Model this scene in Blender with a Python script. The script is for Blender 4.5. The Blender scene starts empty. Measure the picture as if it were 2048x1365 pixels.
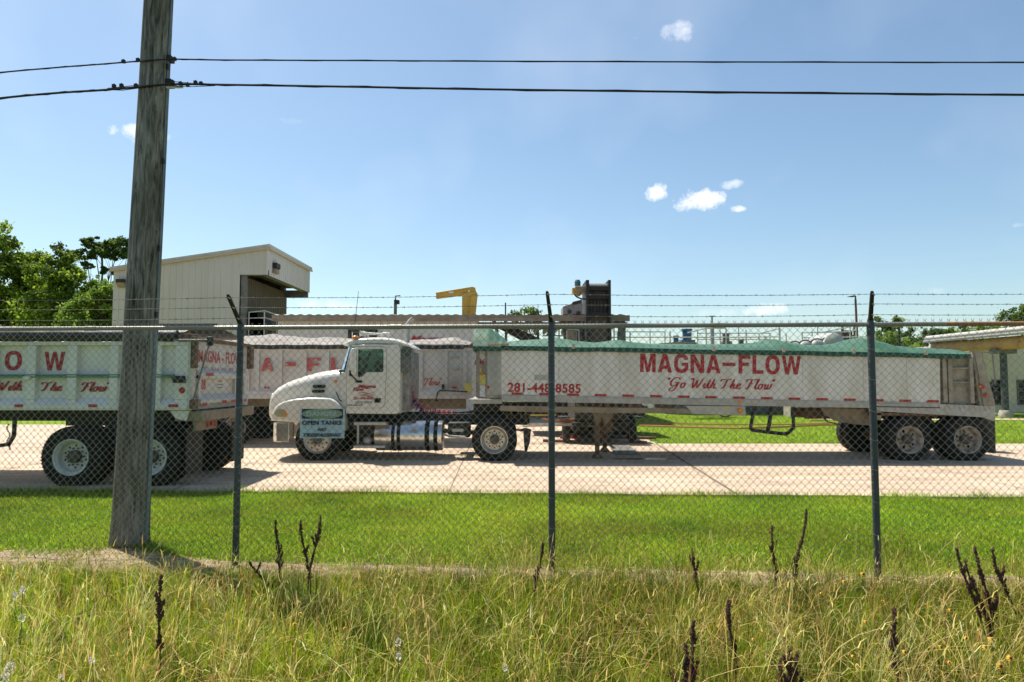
import bpy, bmesh, math, random
import numpy as np
from mathutils import Vector, Matrix, noise
random.seed(7)
rng = np.random.default_rng(11)
scene = bpy.context.scene

# ------------------------------------------------------------------ camera, sky, sun, exposure
F = 1365.0                       # focal length in photo pixels (24 mm on 36 mm)
PITCH = math.atan(77.5 / F)
CAM_H = 1.82
cam_data = bpy.data.cameras.new('camera')
cam_data.sensor_width = 36.0
cam_data.lens = 36.0 * F / 2048
cam_data.clip_start = 0.1
cam_data.clip_end = 3000
cam = bpy.data.objects.new('camera', cam_data)
cam.location = (0, 0, CAM_H)
cam.rotation_euler = (math.pi / 2 + PITCH, 0, 0)
scene.collection.objects.link(cam)
scene.camera = cam

SUN_DIR = Vector((-0.38, 0.37, 1.0)).normalized()      # from the ground towards the sun
sun_el = math.asin(SUN_DIR.z)
sun_az = math.atan2(SUN_DIR.x, SUN_DIR.y)
sun = bpy.data.lights.new('sun', 'SUN')
sun.energy = 4.8
sun.angle = math.radians(0.5)
sun.color = (1.0, 0.93, 0.82)
sun_ob = bpy.data.objects.new('sun', sun)
sun_ob.rotation_euler = SUN_DIR.to_track_quat('Z', 'Y').to_euler()
scene.collection.objects.link(sun_ob)

scene.view_settings.view_transform = 'Standard'
scene.view_settings.look = 'None'
scene.view_settings.exposure = 0.80
scene.view_settings.gamma = 1.0
scene.cycles.max_bounces = 8
scene.cycles.transparent_max_bounces = 12


def ray(px, py):
    a = (px - 1024) / F
    b = (682.5 - py) / F
    return Vector((a, math.cos(PITCH) - b * math.sin(PITCH), math.sin(PITCH) + b * math.cos(PITCH)))


def Q(px, py, Y):
    """world point seen at photo pixel (px, py) on the plane y = Y"""
    d = ray(px, py)
    t = Y / d.y
    return Vector((d.x * t, Y, CAM_H + d.z * t))


def QX(px, py, X):
    """world point seen at (px, py) on the plane x = X"""
    d = ray(px, py)
    t = X / d.x
    return Vector((X, d.y * t, CAM_H + d.z * t))


def Gd(px, py):
    d = ray(px, py)
    t = -CAM_H / d.z
    return Vector((d.x * t, d.y * t, 0))


world = bpy.data.worlds.new("World")
scene.world = world
world.use_nodes = True
wn, wl = world.node_tree.nodes, world.node_tree.links
bg = wn['Background']
sky = wn.new('ShaderNodeTexSky')
sky.sky_type = 'NISHITA'
sky.sun_disc = False
sky.sun_elevation = sun_el
sky.sun_rotation = sun_az
sky.air_density = 1.0
sky.dust_density = 0.9
sky.ozone_density = 1.2
bg.inputs['Strength'].default_value = 0.088
tc = wn.new('ShaderNodeTexCoord')
# small fair-weather clouds: soft blobs on the sky sphere, edges broken by noise
nz = wn.new('ShaderNodeTexNoise')
nz.inputs['Scale'].default_value = 42
nz.inputs['Detail'].default_value = 7
nz.inputs['Roughness'].default_value = 0.62
wl.new(tc.outputs['Generated'], nz.inputs['Vector'])
nz2 = wn.new('ShaderNodeTexNoise')
nz2.inputs['Scale'].default_value = 5
nz2.inputs['Detail'].default_value = 3
wl.new(tc.outputs['Generated'], nz2.inputs['Vector'])


def wmath(op, a, b=None, clamp=False):
    n = wn.new('ShaderNodeMath')
    n.operation = op
    n.use_clamp = clamp
    for i, v in enumerate((a, b)):
        if v is None:
            continue
        if isinstance(v, (int, float)):
            n.inputs[i].default_value = v
        else:
            wl.new(v, n.inputs[i])
    return n.outputs[0]


def wdot(vec):
    n = wn.new('ShaderNodeVectorMath')
    n.operation = 'DOT_PRODUCT'
    n.inputs[1].default_value = vec
    wl.new(tc.outputs['Generated'], n.inputs[0])
    return n.outputs['Value']


total = None
for (cx, cy, rx, ry, dens) in [(1357, 66, 34, 24, .62), (1310, 384, 25, 19, 1.0), (1399, 402, 47, 24, 1.0), (1466, 369, 29, 9, .6),
                               (1476, 418, 17, 8, .8), (262, 266, 36, 20, .9), (322, 272, 22, 10, .6), (1527, 621, 52, 14, .75),
                               (640, 612, 70, 12, .55), (1868, 582, 34, 9, .4), (1440, 628, 60, 10, .4), (584, 242, 26, 8, .3),
                               (2040, 450, 16, 5, .4), (1268, 76, 12, 6, .3)]:
    d = ray(cx, cy).normalized()
    u = (ray(cx + rx, cy).normalized() - d)
    v = (ray(cx, cy - ry).normalized() - d)
    su, sv = u.length, v.length
    uu, vv = u / su / su, v / sv / sv
    a = wmath('SUBTRACT', wdot(uu), uu.dot(d))
    b = wmath('SUBTRACT', wdot(vv), vv.dot(d))
    r = wmath('ADD', wmath('MULTIPLY', a, a), wmath('MULTIPLY', b, b))
    fwd = wmath('GREATER_THAN', wdot(d), 0.9)
    m = wmath('SUBTRACT', 1.0, r)
    nn = wmath('MULTIPLY', wmath('SUBTRACT', nz.outputs['Fac'], 0.5), 4.6)
    m = wmath('MULTIPLY', wmath('ADD', m, nn), .85 * dens, clamp=True)
    edge = wmath('MULTIPLY', wmath('SUBTRACT', 1.75, r), 3.0, clamp=True)
    m = wmath('MULTIPLY', wmath('MULTIPLY', m, edge), fwd)
    m = wmath('MULTIPLY', m, min(1, dens + .05))
    total = m if total is None else wmath('MAXIMUM', total, m)
# faint thin veil
veil = wmath('MULTIPLY', wmath('SUBTRACT', nz2.outputs['Fac'], 0.5, clamp=True), 0.35, clamp=True)
total = wmath('MAXIMUM', total, veil)
mixc = wn.new('ShaderNodeMix')
mixc.data_type = 'RGBA'
wl.new(total, mixc.inputs['Factor'])
clear = wn.new('ShaderNodeMix')
clear.data_type = 'RGBA'
clear.blend_type = 'MULTIPLY'
clear.inputs['Factor'].default_value = 1.0
clear.inputs['B'].default_value = (.955, 1.03, 1.0, 1)
wl.new(sky.outputs['Color'], clear.inputs['A'])
wl.new(clear.outputs['Result'], mixc.inputs['A'])
CLOUD = 8.6
mixc.inputs['B'].default_value = (CLOUD, CLOUD, CLOUD * 1.02, 1)
wl.new(mixc.outputs['Result'], bg.inputs['Color'])

# ------------------------------------------------------------------ materials
MATS = {}


def mat(name, col, rough=0.6, metal=0.0, var=None, vscale=3.0, vamt=0.5, bump=0.0, bscale=40.0, spec=0.4,
        stretch=(1, 1, 1), trans=0.0, var2=None, v2scale=20.0, v2thr=0.62, alpha=None):
    """procedural material: base colour varied by one noise towards var, blotched by var2, bump from noise"""
    if name in MATS:
        return MATS[name]
    m = bpy.data.materials.new(name)
    m.use_nodes = True
    n, l = m.node_tree.nodes, m.node_tree.links
    p = n['Principled BSDF']
    p.inputs['Base Color'].default_value = (*col, 1)
    p.inputs['Roughness'].default_value = rough
    p.inputs['Metallic'].default_value = metal
    p.inputs['Specular IOR Level'].default_value = spec
    t = n.new('ShaderNodeTexCoord')
    mp = n.new('ShaderNodeMapping')
    mp.inputs['Scale'].default_value = stretch
    l.new(t.outputs['Object'], mp.inputs['Vector'])
    cur = None
    if var is not None:
        a = n.new('ShaderNodeTexNoise')
        a.inputs['Scale'].default_value = vscale
        a.inputs['Detail'].default_value = 6
        a.inputs['Roughness'].default_value = 0.65
        l.new(mp.outputs[0], a.inputs['Vector'])
        r = n.new('ShaderNodeValToRGB')
        r.color_ramp.elements[0].position = 0.5 - 0.28 * 0.6
        r.color_ramp.elements[1].position = 0.5 + 0.28 * 0.6
        r.color_ramp.elements[0].color = (*col, 1)
        r.color_ramp.elements[1].color = tuple(col[i] * (1 - vamt) + var[i] * vamt for i in range(3)) + (1,)
        l.new(a.outputs['Fac'], r.inputs['Fac'])
        cur = r.outputs['Color']
    if var2 is not None:
        b = n.new('ShaderNodeTexNoise')
        b.inputs['Scale'].default_value = v2scale
        b.inputs['Detail'].default_value = 8
        b.inputs['Roughness'].default_value = 0.7
        l.new(mp.outputs[0], b.inputs['Vector'])
        r2 = n.new('ShaderNodeValToRGB')
        r2.color_ramp.elements[0].position = v2thr - 0.04
        r2.color_ramp.elements[1].position = v2thr + 0.06
        l.new(b.outputs['Fac'], r2.inputs['Fac'])
        mx = n.new('ShaderNodeMix')
        mx.data_type = 'RGBA'
        l.new(r2.outputs['Color'], mx.inputs['Factor'])
        if cur is not None:
            l.new(cur, mx.inputs['A'])
        else:
            mx.inputs['A'].default_value = (*col, 1)
        mx.inputs['B'].default_value = (*var2, 1)
        cur = mx.outputs['Result']
    if cur is not None:
        l.new(cur, p.inputs['Base Color'])
    if bump > 0:
        c = n.new('ShaderNodeTexNoise')
        c.inputs['Scale'].default_value = bscale
        c.inputs['Detail'].default_value = 5
        l.new(mp.outputs[0], c.inputs['Vector'])
        bm_ = n.new('ShaderNodeBump')
        bm_.inputs['Strength'].default_value = bump
        bm_.inputs['Distance'].default_value = 0.02
        l.new(c.outputs['Fac'], bm_.inputs['Height'])
        l.new(bm_.outputs['Normal'], p.inputs['Normal'])
    if trans > 0:
        p.inputs['Transmission Weight'].default_value = trans
        p.inputs['IOR'].default_value = 1.1
    MATS[name] = m
    return m


def leaf_mat(name, transl=0.45, rough=0.6, attr='col', spec=0.25):
    m = bpy.data.materials.new(name)
    m.use_nodes = True
    n, l = m.node_tree.nodes, m.node_tree.links
    p = n['Principled BSDF']
    p.inputs['Roughness'].default_value = rough
    p.inputs['Specular IOR Level'].default_value = spec
    a = n.new('ShaderNodeAttribute')
    a.attribute_name = attr
    l.new(a.outputs['Color'], p.inputs['Base Color'])
    tr = n.new('ShaderNodeBsdfTranslucent')
    l.new(a.outputs['Color'], tr.inputs['Color'])
    mx = n.new('ShaderNodeMixShader')
    mx.inputs[0].default_value = transl
    l.new(p.outputs[0], mx.inputs[1])
    l.new(tr.outputs[0], mx.inputs[2])
    l.new(mx.outputs[0], n['Material Output'].inputs['Surface'])
    MATS[name] = m
    return m


M = {
    'white_side': mat('white side', (.66, .64, .60), .42, 0, (.47, .43, .36), 1.5, .8, .05, 8, .4, stretch=(2.2, 1, .55), var2=(.34, .29, .22), v2scale=4.5, v2thr=.66),
    'alu': mat('dull aluminium', (.46, .45, .42), .45, .5, (.34, .30, .25), 3, .8, .15, 30, .4),
    'alu_dirty': mat('dirty aluminium', (.36, .32, .26), .6, .15, (.20, .155, .105), 4, .9, .2, 25, .3, var2=(.16, .12, .09), v2scale=6, v2thr=.62),
    'rail': mat('side rail', (.44, .43, .41), .5, .3, (.30, .27, .23), 5, .8, .1, 20),
    'tan_steel': mat('tan steel', (.30, .24, .16), .7, 0, (.16, .12, .08), 5, .9, .2, 20),
    'rust': mat('rusty steel', (.20, .11, .06), .8, 0, (.08, .05, .035), 7, .9, .3, 30),
    'black': mat('black steel', (.012, .011, .011), .6, 0, (.03, .026, .022), 6, .8, .15, 30),
    'rubber': mat('tyre rubber', (.011, .011, .011), .85, 0, (.03, .027, .023), 7, .8, .25, 60, .25),
    'rubber_flap': mat('flap rubber', (.03, .029, .028), .7, 0, (.07, .06, .05), 6, .8, .1, 20, .25),
    'rim_alu': mat('polished rim', (.60, .57, .52), .3, .65, (.42, .36, .28), 7, .7, .1, 30),
    'rim_rust': mat('rusty white rim', (.46, .43, .38), .55, .1, (.24, .15, .09), 8, .9, .2, 30, var2=(.14, .07, .04), v2scale=9, v2thr=.56),
    'rim_white': mat('white rim', (.62, .62, .58), .45, 0, (.42, .40, .34), 6, .7, .1, 30, var2=(.16, .13, .10), v2scale=9, v2thr=.66),
    'hub': mat('greasy hub', (.06, .055, .05), .6, .2, (.14, .11, .08), 12, .8, .2, 50),
    'hole': mat('dark recess', (.012, .012, .012), .9),
    'tarp': mat('green tarpaulin', (.018, .085, .042), .5, 0, (.08, .165, .105), 1.6, .9, .5, 5, .35, stretch=(.7, 1, 1), var2=(.40, .33, .25), v2scale=2.6, v2thr=.72),
    'tarp_flap_shaded': mat('shaded green tarpaulin edge', (.008, .055, .033), .5, 0, (.02, .09, .06), 2.5, .8, .6, 9, .35),  # same cloth as the sunlit top; its shade is put into this darker green
    'tarp_grey': mat('grey tarpaulin', (.29, .27, .24), .7, 0, (.12, .105, .09), 2.6, .9, .8, 6, .3, stretch=(.5, 1.5, 1)),
    'tarp_black': mat('black tarp roll', (.018, .017, .017), .55, 0, (.045, .04, .036), 5, .8, .3, 12),
    'red': mat('red lettering', (.36, .018, .022), .5, 0, (.27, .012, .015), 6, .7),
    'red_worn': mat('worn red lettering', (.40, .03, .035), .6, 0, (.45, .12, .1), 9, .8, var2=(.62, .56, .5), v2scale=14, v2thr=.62),
    'reflector': mat('red reflector', (.42, .02, .015), .3, 0, (.30, .01, .01), 20, .6),
    'amber': mat('amber lens', (.65, .22, .03), .25),
    'cab': mat('cab paint', (.66, .64, .57), .25, 0, (.57, .54, .46), 2, .8, .02, 6, .5),
    'chrome': mat('chrome', (.74, .71, .66), .32, 1.0, (.55, .52, .48), 6, .6, .05, 10),
    'tank': mat('polished tank', (.70, .68, .64), .27, 1.0, (.52, .5, .47), 3, .7, .06, 8),
    'glass': None,
    'side_green': mat('greenish white paint', (.72, .69, .66), .4, 0, (.60, .57, .52), 1.6, .8, .05, 10, .45, var2=(.33, .30, .22), v2scale=5, v2thr=.70),
    'green_trim': mat('green stripe', (.06, .20, .14), .5, 0, (.14, .28, .22), 8, .7),
    'side_cream': mat('weathered cream paint', (.58, .55, .50), .5, 0, (.46, .41, .35), 2.4, .8, .05, 10, .4, var2=(.34, .26, .18), v2scale=6, v2thr=.68),
    'metal_wall': mat('cream metal wall', (.53, .50, .46), .5, 0, (.46, .42, .37), .9, .8, .02, 8, .3, stretch=(1, 1, .25), var2=(.40, .33, .24), v2scale=4, v2thr=.76),
    'metal_wall2': mat('white metal wall', (.60, .59, .58), .5, 0, (.50, .48, .46), 1.1, .8, .02, 8, .3, stretch=(1, 1, .25), var2=(.42, .36, .28), v2scale=4, v2thr=.76),
    'metal_brown_shaded': mat('shaded brown inner wall', (.11, .08, .045), .6, 0, (.075, .055, .03), 2, .8),  # brown wall darkened: the shadow inside the bay is put into its colour
    'fascia': mat('roof fascia', (.50, .47, .42), .5, 0, (.38, .33, .27), 3, .8),
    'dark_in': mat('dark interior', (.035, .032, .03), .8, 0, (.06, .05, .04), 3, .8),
    'galv': mat('galvanised wire', (.34, .335, .31), .36, .7, (.22, .21, .19), 14, .8),
    'post': mat('galvanised post', (.075, .088, .092), .5, .3, (.045, .053, .056), 9, .9, .1, 60, stretch=(1, 1, .4), var2=(.26, .28, .28), v2scale=28, v2thr=.66),
    'top_rail': mat('galvanised rail', (.30, .29, .27), .45, .4, (.22, .19, .16), 5, .8, .1, 40, stretch=(.5, 1, 1)),
    'rust_rail': mat('rusted rail', (.42, .19, .07), .7, 0, (.22, .12, .07), 5, .9, .3, 40, stretch=(.5, 1, 1)),
    'barb': mat('rusted barbed wire', (.16, .13, .11), .6, .3, (.28, .24, .2), 20, .8),
    'conc': None,
    'footing': mat('footing concrete', (.42, .39, .34), .85, 0, (.3, .27, .22), 5, .8, .3, 30),
    'cmu': mat('cream block wall', (.66, .57, .50), .85, 0, (.58, .49, .43), 1.4, .8, .2, 30),
    'pipe_yellow': mat('rusty yellow pipe', (.62, .36, .15), .55, 0, (.46, .22, .08), 1.4, .9, .2, 12, var2=(.18, .12, .06), v2scale=2.4, v2thr=.62),
    'crane': mat('yellow crane paint', (.56, .33, .045), .5, 0, (.42, .24, .04), 2, .8, .05, 10),
    'blue': mat('blue motor paint', (.03, .14, .30), .4, 0, (.02, .09, .2), 4, .8),
    'teal': mat('teal motor paint', (.05, .16, .20), .45, 0, (.03, .1, .13), 4, .8),
    'rail_white': mat('white handrail', (.60, .60, .55), .5, 0, (.45, .43, .38), 4, .7),
    'tank_grey': mat('grey tank', (.33, .36, .35), .5, .1, (.36, .36, .33), 2, .8),
    'wall_grey': mat('grey basin wall', (.16, .18, .18), .8, 0, (.10, .11, .11), 1.5, .8, .2, 20),
    'bark': mat('bark', (.13, .10, .075), .9, 0, (.07, .055, .04), 6, .8, .6, 20),
    'sign_face_shaded': mat('shaded sign face', (.52, .62, .68), .5, 0, (.44, .54, .60), 6, .7, var2=(.40, .46, .50), v2scale=40, v2thr=.66),  # white panel; its blue-grey shade is put into the colour
    'sign_black': mat('sign black', (.02, .025, .035), .5),
    'sign_green': mat('faded sign oval', (.22, .32, .16), .5, 0, (.34, .38, .2), 12, .8),
    'sign_pale': mat('sign pale lettering', (.52, .60, .62), .5, 0, (.40, .48, .48), 30, .8),
    'sticker': mat('sticker', (.66, .66, .62), .5, 0, (.5, .48, .42), 20, .6),
    'sticker_yellow': mat('yellow sticker', (.60, .50, .10), .5),
    'orange_hose': mat('orange hose', (.52, .19, .07), .6, 0, (.40, .16, .07), 4, .8),
    'red_hose': mat('red hose', (.55, .03, .03), .35),
    'blue_hose': mat('blue hose', (.03, .12, .45), .35),
    'headlamp': mat('headlamp lens', (.36, .37, .20), .12, 0, (.24, .25, .13), 8, .6, spec=.8),
    'seat': mat('seat cloth', (.05, .055, .055), .8),
    'cable': mat('black cable', (.008, .008, .010), .4),
    'conduit': mat('blue grey conduit', (.16, .22, .27), .5, .1, (.10, .14, .18), 6, .8),
    'text_grey': mat('grey lettering', (.13, .13, .14), .6),
    'wood_deck': mat('weathered plank', (.34, .24, .13), .8, 0, (.2, .14, .08), 6, .8),
    'grey_steel': mat('grey steel', (.20, .19, .175), .6, .2, (.10, .09, .08), 4, .9, .2, 20),
    'dark_belt': mat('dark conveyor steel', (.055, .045, .04), .6, .1, (.12, .085, .065), 3, .9, .2, 20, stretch=(2, 2, .5)),
}


def glass_mat(nm='green tinted glass', tint=(.50, .74, .62, 1)):
    m = bpy.data.materials.new(nm)
    m.use_nodes = True
    n, l = m.node_tree.nodes, m.node_tree.links
    n.remove(n['Principled BSDF'])
    t = n.new('ShaderNodeBsdfTransparent')
    t.inputs[0].default_value = tint
    g = n.new('ShaderNodeBsdfGlossy')
    g.inputs['Roughness'].default_value = 0.03
    f = n.new('ShaderNodeFresnel')
    f.inputs['IOR'].default_value = 1.5
    x = n.new('ShaderNodeMixShader')
    l.new(f.outputs[0], x.inputs[0])
    l.new(t.outputs[0], x.inputs[1])
    l.new(g.outputs[0], x.inputs[2])
    l.new(x.outputs[0], n['Material Output'].inputs['Surface'])
    return m


M['glass'] = glass_mat()
M['screen'] = glass_mat('windscreen glass', (.14, .34, .30, 1))


def concrete_mat():
    m = bpy.data.materials.new('yard concrete')
    m.use_nodes = True
    n, l = m.node_tree.nodes, m.node_tree.links
    p = n['Principled BSDF']
    p.inputs['Roughness'].default_value = 0.85
    t = n.new('ShaderNodeTexCoord')

    def nse(s, d=6, r=.6, vec=None):
        a = n.new('ShaderNodeTexNoise')
        a.inputs['Scale'].default_value = s
        a.inputs['Detail'].default_value = d
        a.inputs['Roughness'].default_value = r
        l.new(vec if vec else t.outputs['Object'], a.inputs['Vector'])
        return a.outputs['Fac']

    def ramp(fac, p0, c0, p1, c1):
        r = n.new('ShaderNodeValToRGB')
        r.color_ramp.elements[0].position = p0
        r.color_ramp.elements[1].position = p1
        r.color_ramp.elements[0].color = (*c0, 1)
        r.color_ramp.elements[1].color = (*c1, 1)
        l.new(fac, r.inputs['Fac'])
        return r.outputs['Color']

    def mul(a, b, f=1.0):
        x = n.new('ShaderNodeMix')
        x.data_type = 'RGBA'
        x.blend_type = 'MULTIPLY'
        x.inputs['Factor'].default_value = f
        l.new(a, x.inputs['A'])
        l.new(b, x.inputs['B'])
        return x.outputs['Result']
    c = ramp(nse(.45), .35, (.45, .35, .255), .65, (.54, .43, .32))
    c = mul(c, ramp(nse(9, 8, .75), .3, (.84, .83, .81), .6, (1, 1, 1)))
    mp = n.new('ShaderNodeMapping')
    mp.inputs['Scale'].default_value = (.25, 2.2, 1)
    l.new(t.outputs['Object'], mp.inputs['Vector'])
    c = mul(c, ramp(nse(1.2, 6, .7, mp.outputs[0]), .36, (.70, .68, .66), .56, (1, 1, 1)))      # wheel streaks
    c = mul(c, ramp(nse(1.7, 8, .75), .54, (1, 1, 1), .70, (.58, .55, .52)))                     # oil stains
    l.new(c, p.inputs['Base Color'])
    b = n.new('ShaderNodeBump')
    b.inputs['Strength'].default_value = .25
    b.inputs['Distance'].default_value = .01
    l.new(nse(60, 4), b.inputs['Height'])
    l.new(b.outputs[0], p.inputs['Normal'])
    return m


M['conc'] = concrete_mat()


def wood_mat():
    m = bpy.data.materials.new('weathered pole wood')
    m.use_nodes = True
    n, l = m.node_tree.nodes, m.node_tree.links
    p = n['Principled BSDF']
    p.inputs['Roughness'].default_value = 0.85
    p.inputs['Specular IOR Level'].default_value = .2
    t = n.new('ShaderNodeTexCoord')
    mp = n.new('ShaderNodeMapping')
    mp.inputs['Scale'].default_value = (1, 1, .10)
    l.new(t.outputs['Object'], mp.inputs['Vector'])
    a = n.new('ShaderNodeTexNoise')
    a.inputs['Scale'].default_value = 24
    a.inputs['Detail'].default_value = 9
    a.inputs['Roughness'].default_value = .7
    a.inputs['Distortion'].default_value = 1.2
    l.new(mp.outputs[0], a.inputs['Vector'])
    r = n.new('ShaderNodeValToRGB')
    r.color_ramp.elements[0].position = .36
    r.color_ramp.elements[0].color = (.060, .054, .042, 1)
    r.color_ramp.elements[1].position = .62
    r.color_ramp.elements[1].color = (.34, .315, .275, 1)
    l.new(a.outputs['Fac'], r.inputs['Fac'])
    w = n.new('ShaderNodeTexNoise')
    w.inputs['Scale'].default_value = 3.2
    w.inputs['Detail'].default_value = 6
    mp2 = n.new('ShaderNodeMapping')
    mp2.inputs['Scale'].default_value = (1, 1, .35)
    l.new(t.outputs['Object'], mp2.inputs['Vector'])
    l.new(mp2.outputs[0], w.inputs['Vector'])
    r2 = n.new('ShaderNodeValToRGB')
    r2.color_ramp.elements[0].position = .42
    r2.color_ramp.elements[0].color = (.62, .62, .57, 1)
    r2.color_ramp.elements[1].position = .6
    r2.color_ramp.elements[1].color = (1, 1, 1, 1)
    l.new(w.outputs['Fac'], r2.inputs['Fac'])
    x = n.new('ShaderNodeMix')
    x.data_type = 'RGBA'
    x.blend_type = 'MULTIPLY'
    x.inputs['Factor'].default_value = 1
    l.new(r.outputs[0], x.inputs['A'])
    l.new(r2.outputs[0], x.inputs['B'])
    l.new(x.outputs['Result'], p.inputs['Base Color'])
    b = n.new('ShaderNodeBump')
    b.inputs['Strength'].default_value = .7
    b.inputs['Distance'].default_value = .015
    l.new(a.outputs['Fac'], b.inputs['Height'])
    l.new(b.outputs[0], p.inputs['Normal'])
    return m


M['wood'] = wood_mat()


def ground_mat(name, c0, c1, c2, scale=6, fine=70, dirt=None, dthr=.6, dscale=1.3):
    m = bpy.data.materials.new(name)
    m.use_nodes = True
    n, l = m.node_tree.nodes, m.node_tree.links
    p = n['Principled BSDF']
    p.inputs['Roughness'].default_value = 0.9
    p.inputs['Specular IOR Level'].default_value = .15
    t = n.new('ShaderNodeTexCoord')
    a = n.new('ShaderNodeTexNoise')
    a.inputs['Scale'].default_value = fine
    a.inputs['Detail'].default_value = 4
    a.inputs['Roughness'].default_value = .8
    l.new(t.outputs['Object'], a.inputs['Vector'])
    r = n.new('ShaderNodeValToRGB')
    r.color_ramp.elements[0].position = .36
    r.color_ramp.elements[0].color = (*c0, 1)
    r.color_ramp.elements[1].position = .64
    r.color_ramp.elements[1].color = (*c2, 1)
    e = r.color_ramp.elements.new(.5)
    e.color = (*c1, 1)
    l.new(a.outputs['Fac'], r.inputs['Fac'])
    b = n.new('ShaderNodeTexNoise')
    b.inputs['Scale'].default_value = scale * .12
    b.inputs['Detail'].default_value = 6
    l.new(t.outputs['Object'], b.inputs['Vector'])
    r2 = n.new('ShaderNodeValToRGB')
    r2.color_ramp.elements[0].position = .35
    r2.color_ramp.elements[0].color = (.72, .80, .7, 1)
    r2.color_ramp.elements[1].position = .65
    r2.color_ramp.elements[1].color = (1, 1, 1, 1)
    l.new(b.outputs['Fac'], r2.inputs['Fac'])
    x = n.new('ShaderNodeMix')
    x.data_type = 'RGBA'
    x.blend_type = 'MULTIPLY'
    x.inputs['Factor'].default_value = 1
    l.new(r.outputs[0], x.inputs['A'])
    l.new(r2.outputs[0], x.inputs['B'])
    l.new(x.outputs['Result'], p.inputs['Base Color'])
    bp = n.new('ShaderNodeBump')
    bp.inputs['Strength'].default_value = .8
    bp.inputs['Distance'].default_value = .03
    l.new(a.outputs['Fac'], bp.inputs['Height'])
    l.new(bp.outputs[0], p.inputs['Normal'])
    return m


M['ground'] = ground_mat('soil and thatch', (.05, .06, .015), (.10, .12, .03), (.17, .17, .06))
M['lawn'] = ground_mat('mown lawn', (.10, .17, .006), (.18, .27, .008), (.27, .35, .02), 6, 45)
M['dirt'] = ground_mat('bare sandy dirt', (.11, .085, .045), (.30, .21, .135), (.42, .32, .22), 20, 13)
M['leaf'] = leaf_mat('tree leaves', .55)
M['blade'] = leaf_mat('grass blades', .42, spec=.15)
M['stalk'] = leaf_mat('dry stalks', .12)

# ------------------------------------------------------------------ geometry helpers


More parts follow.
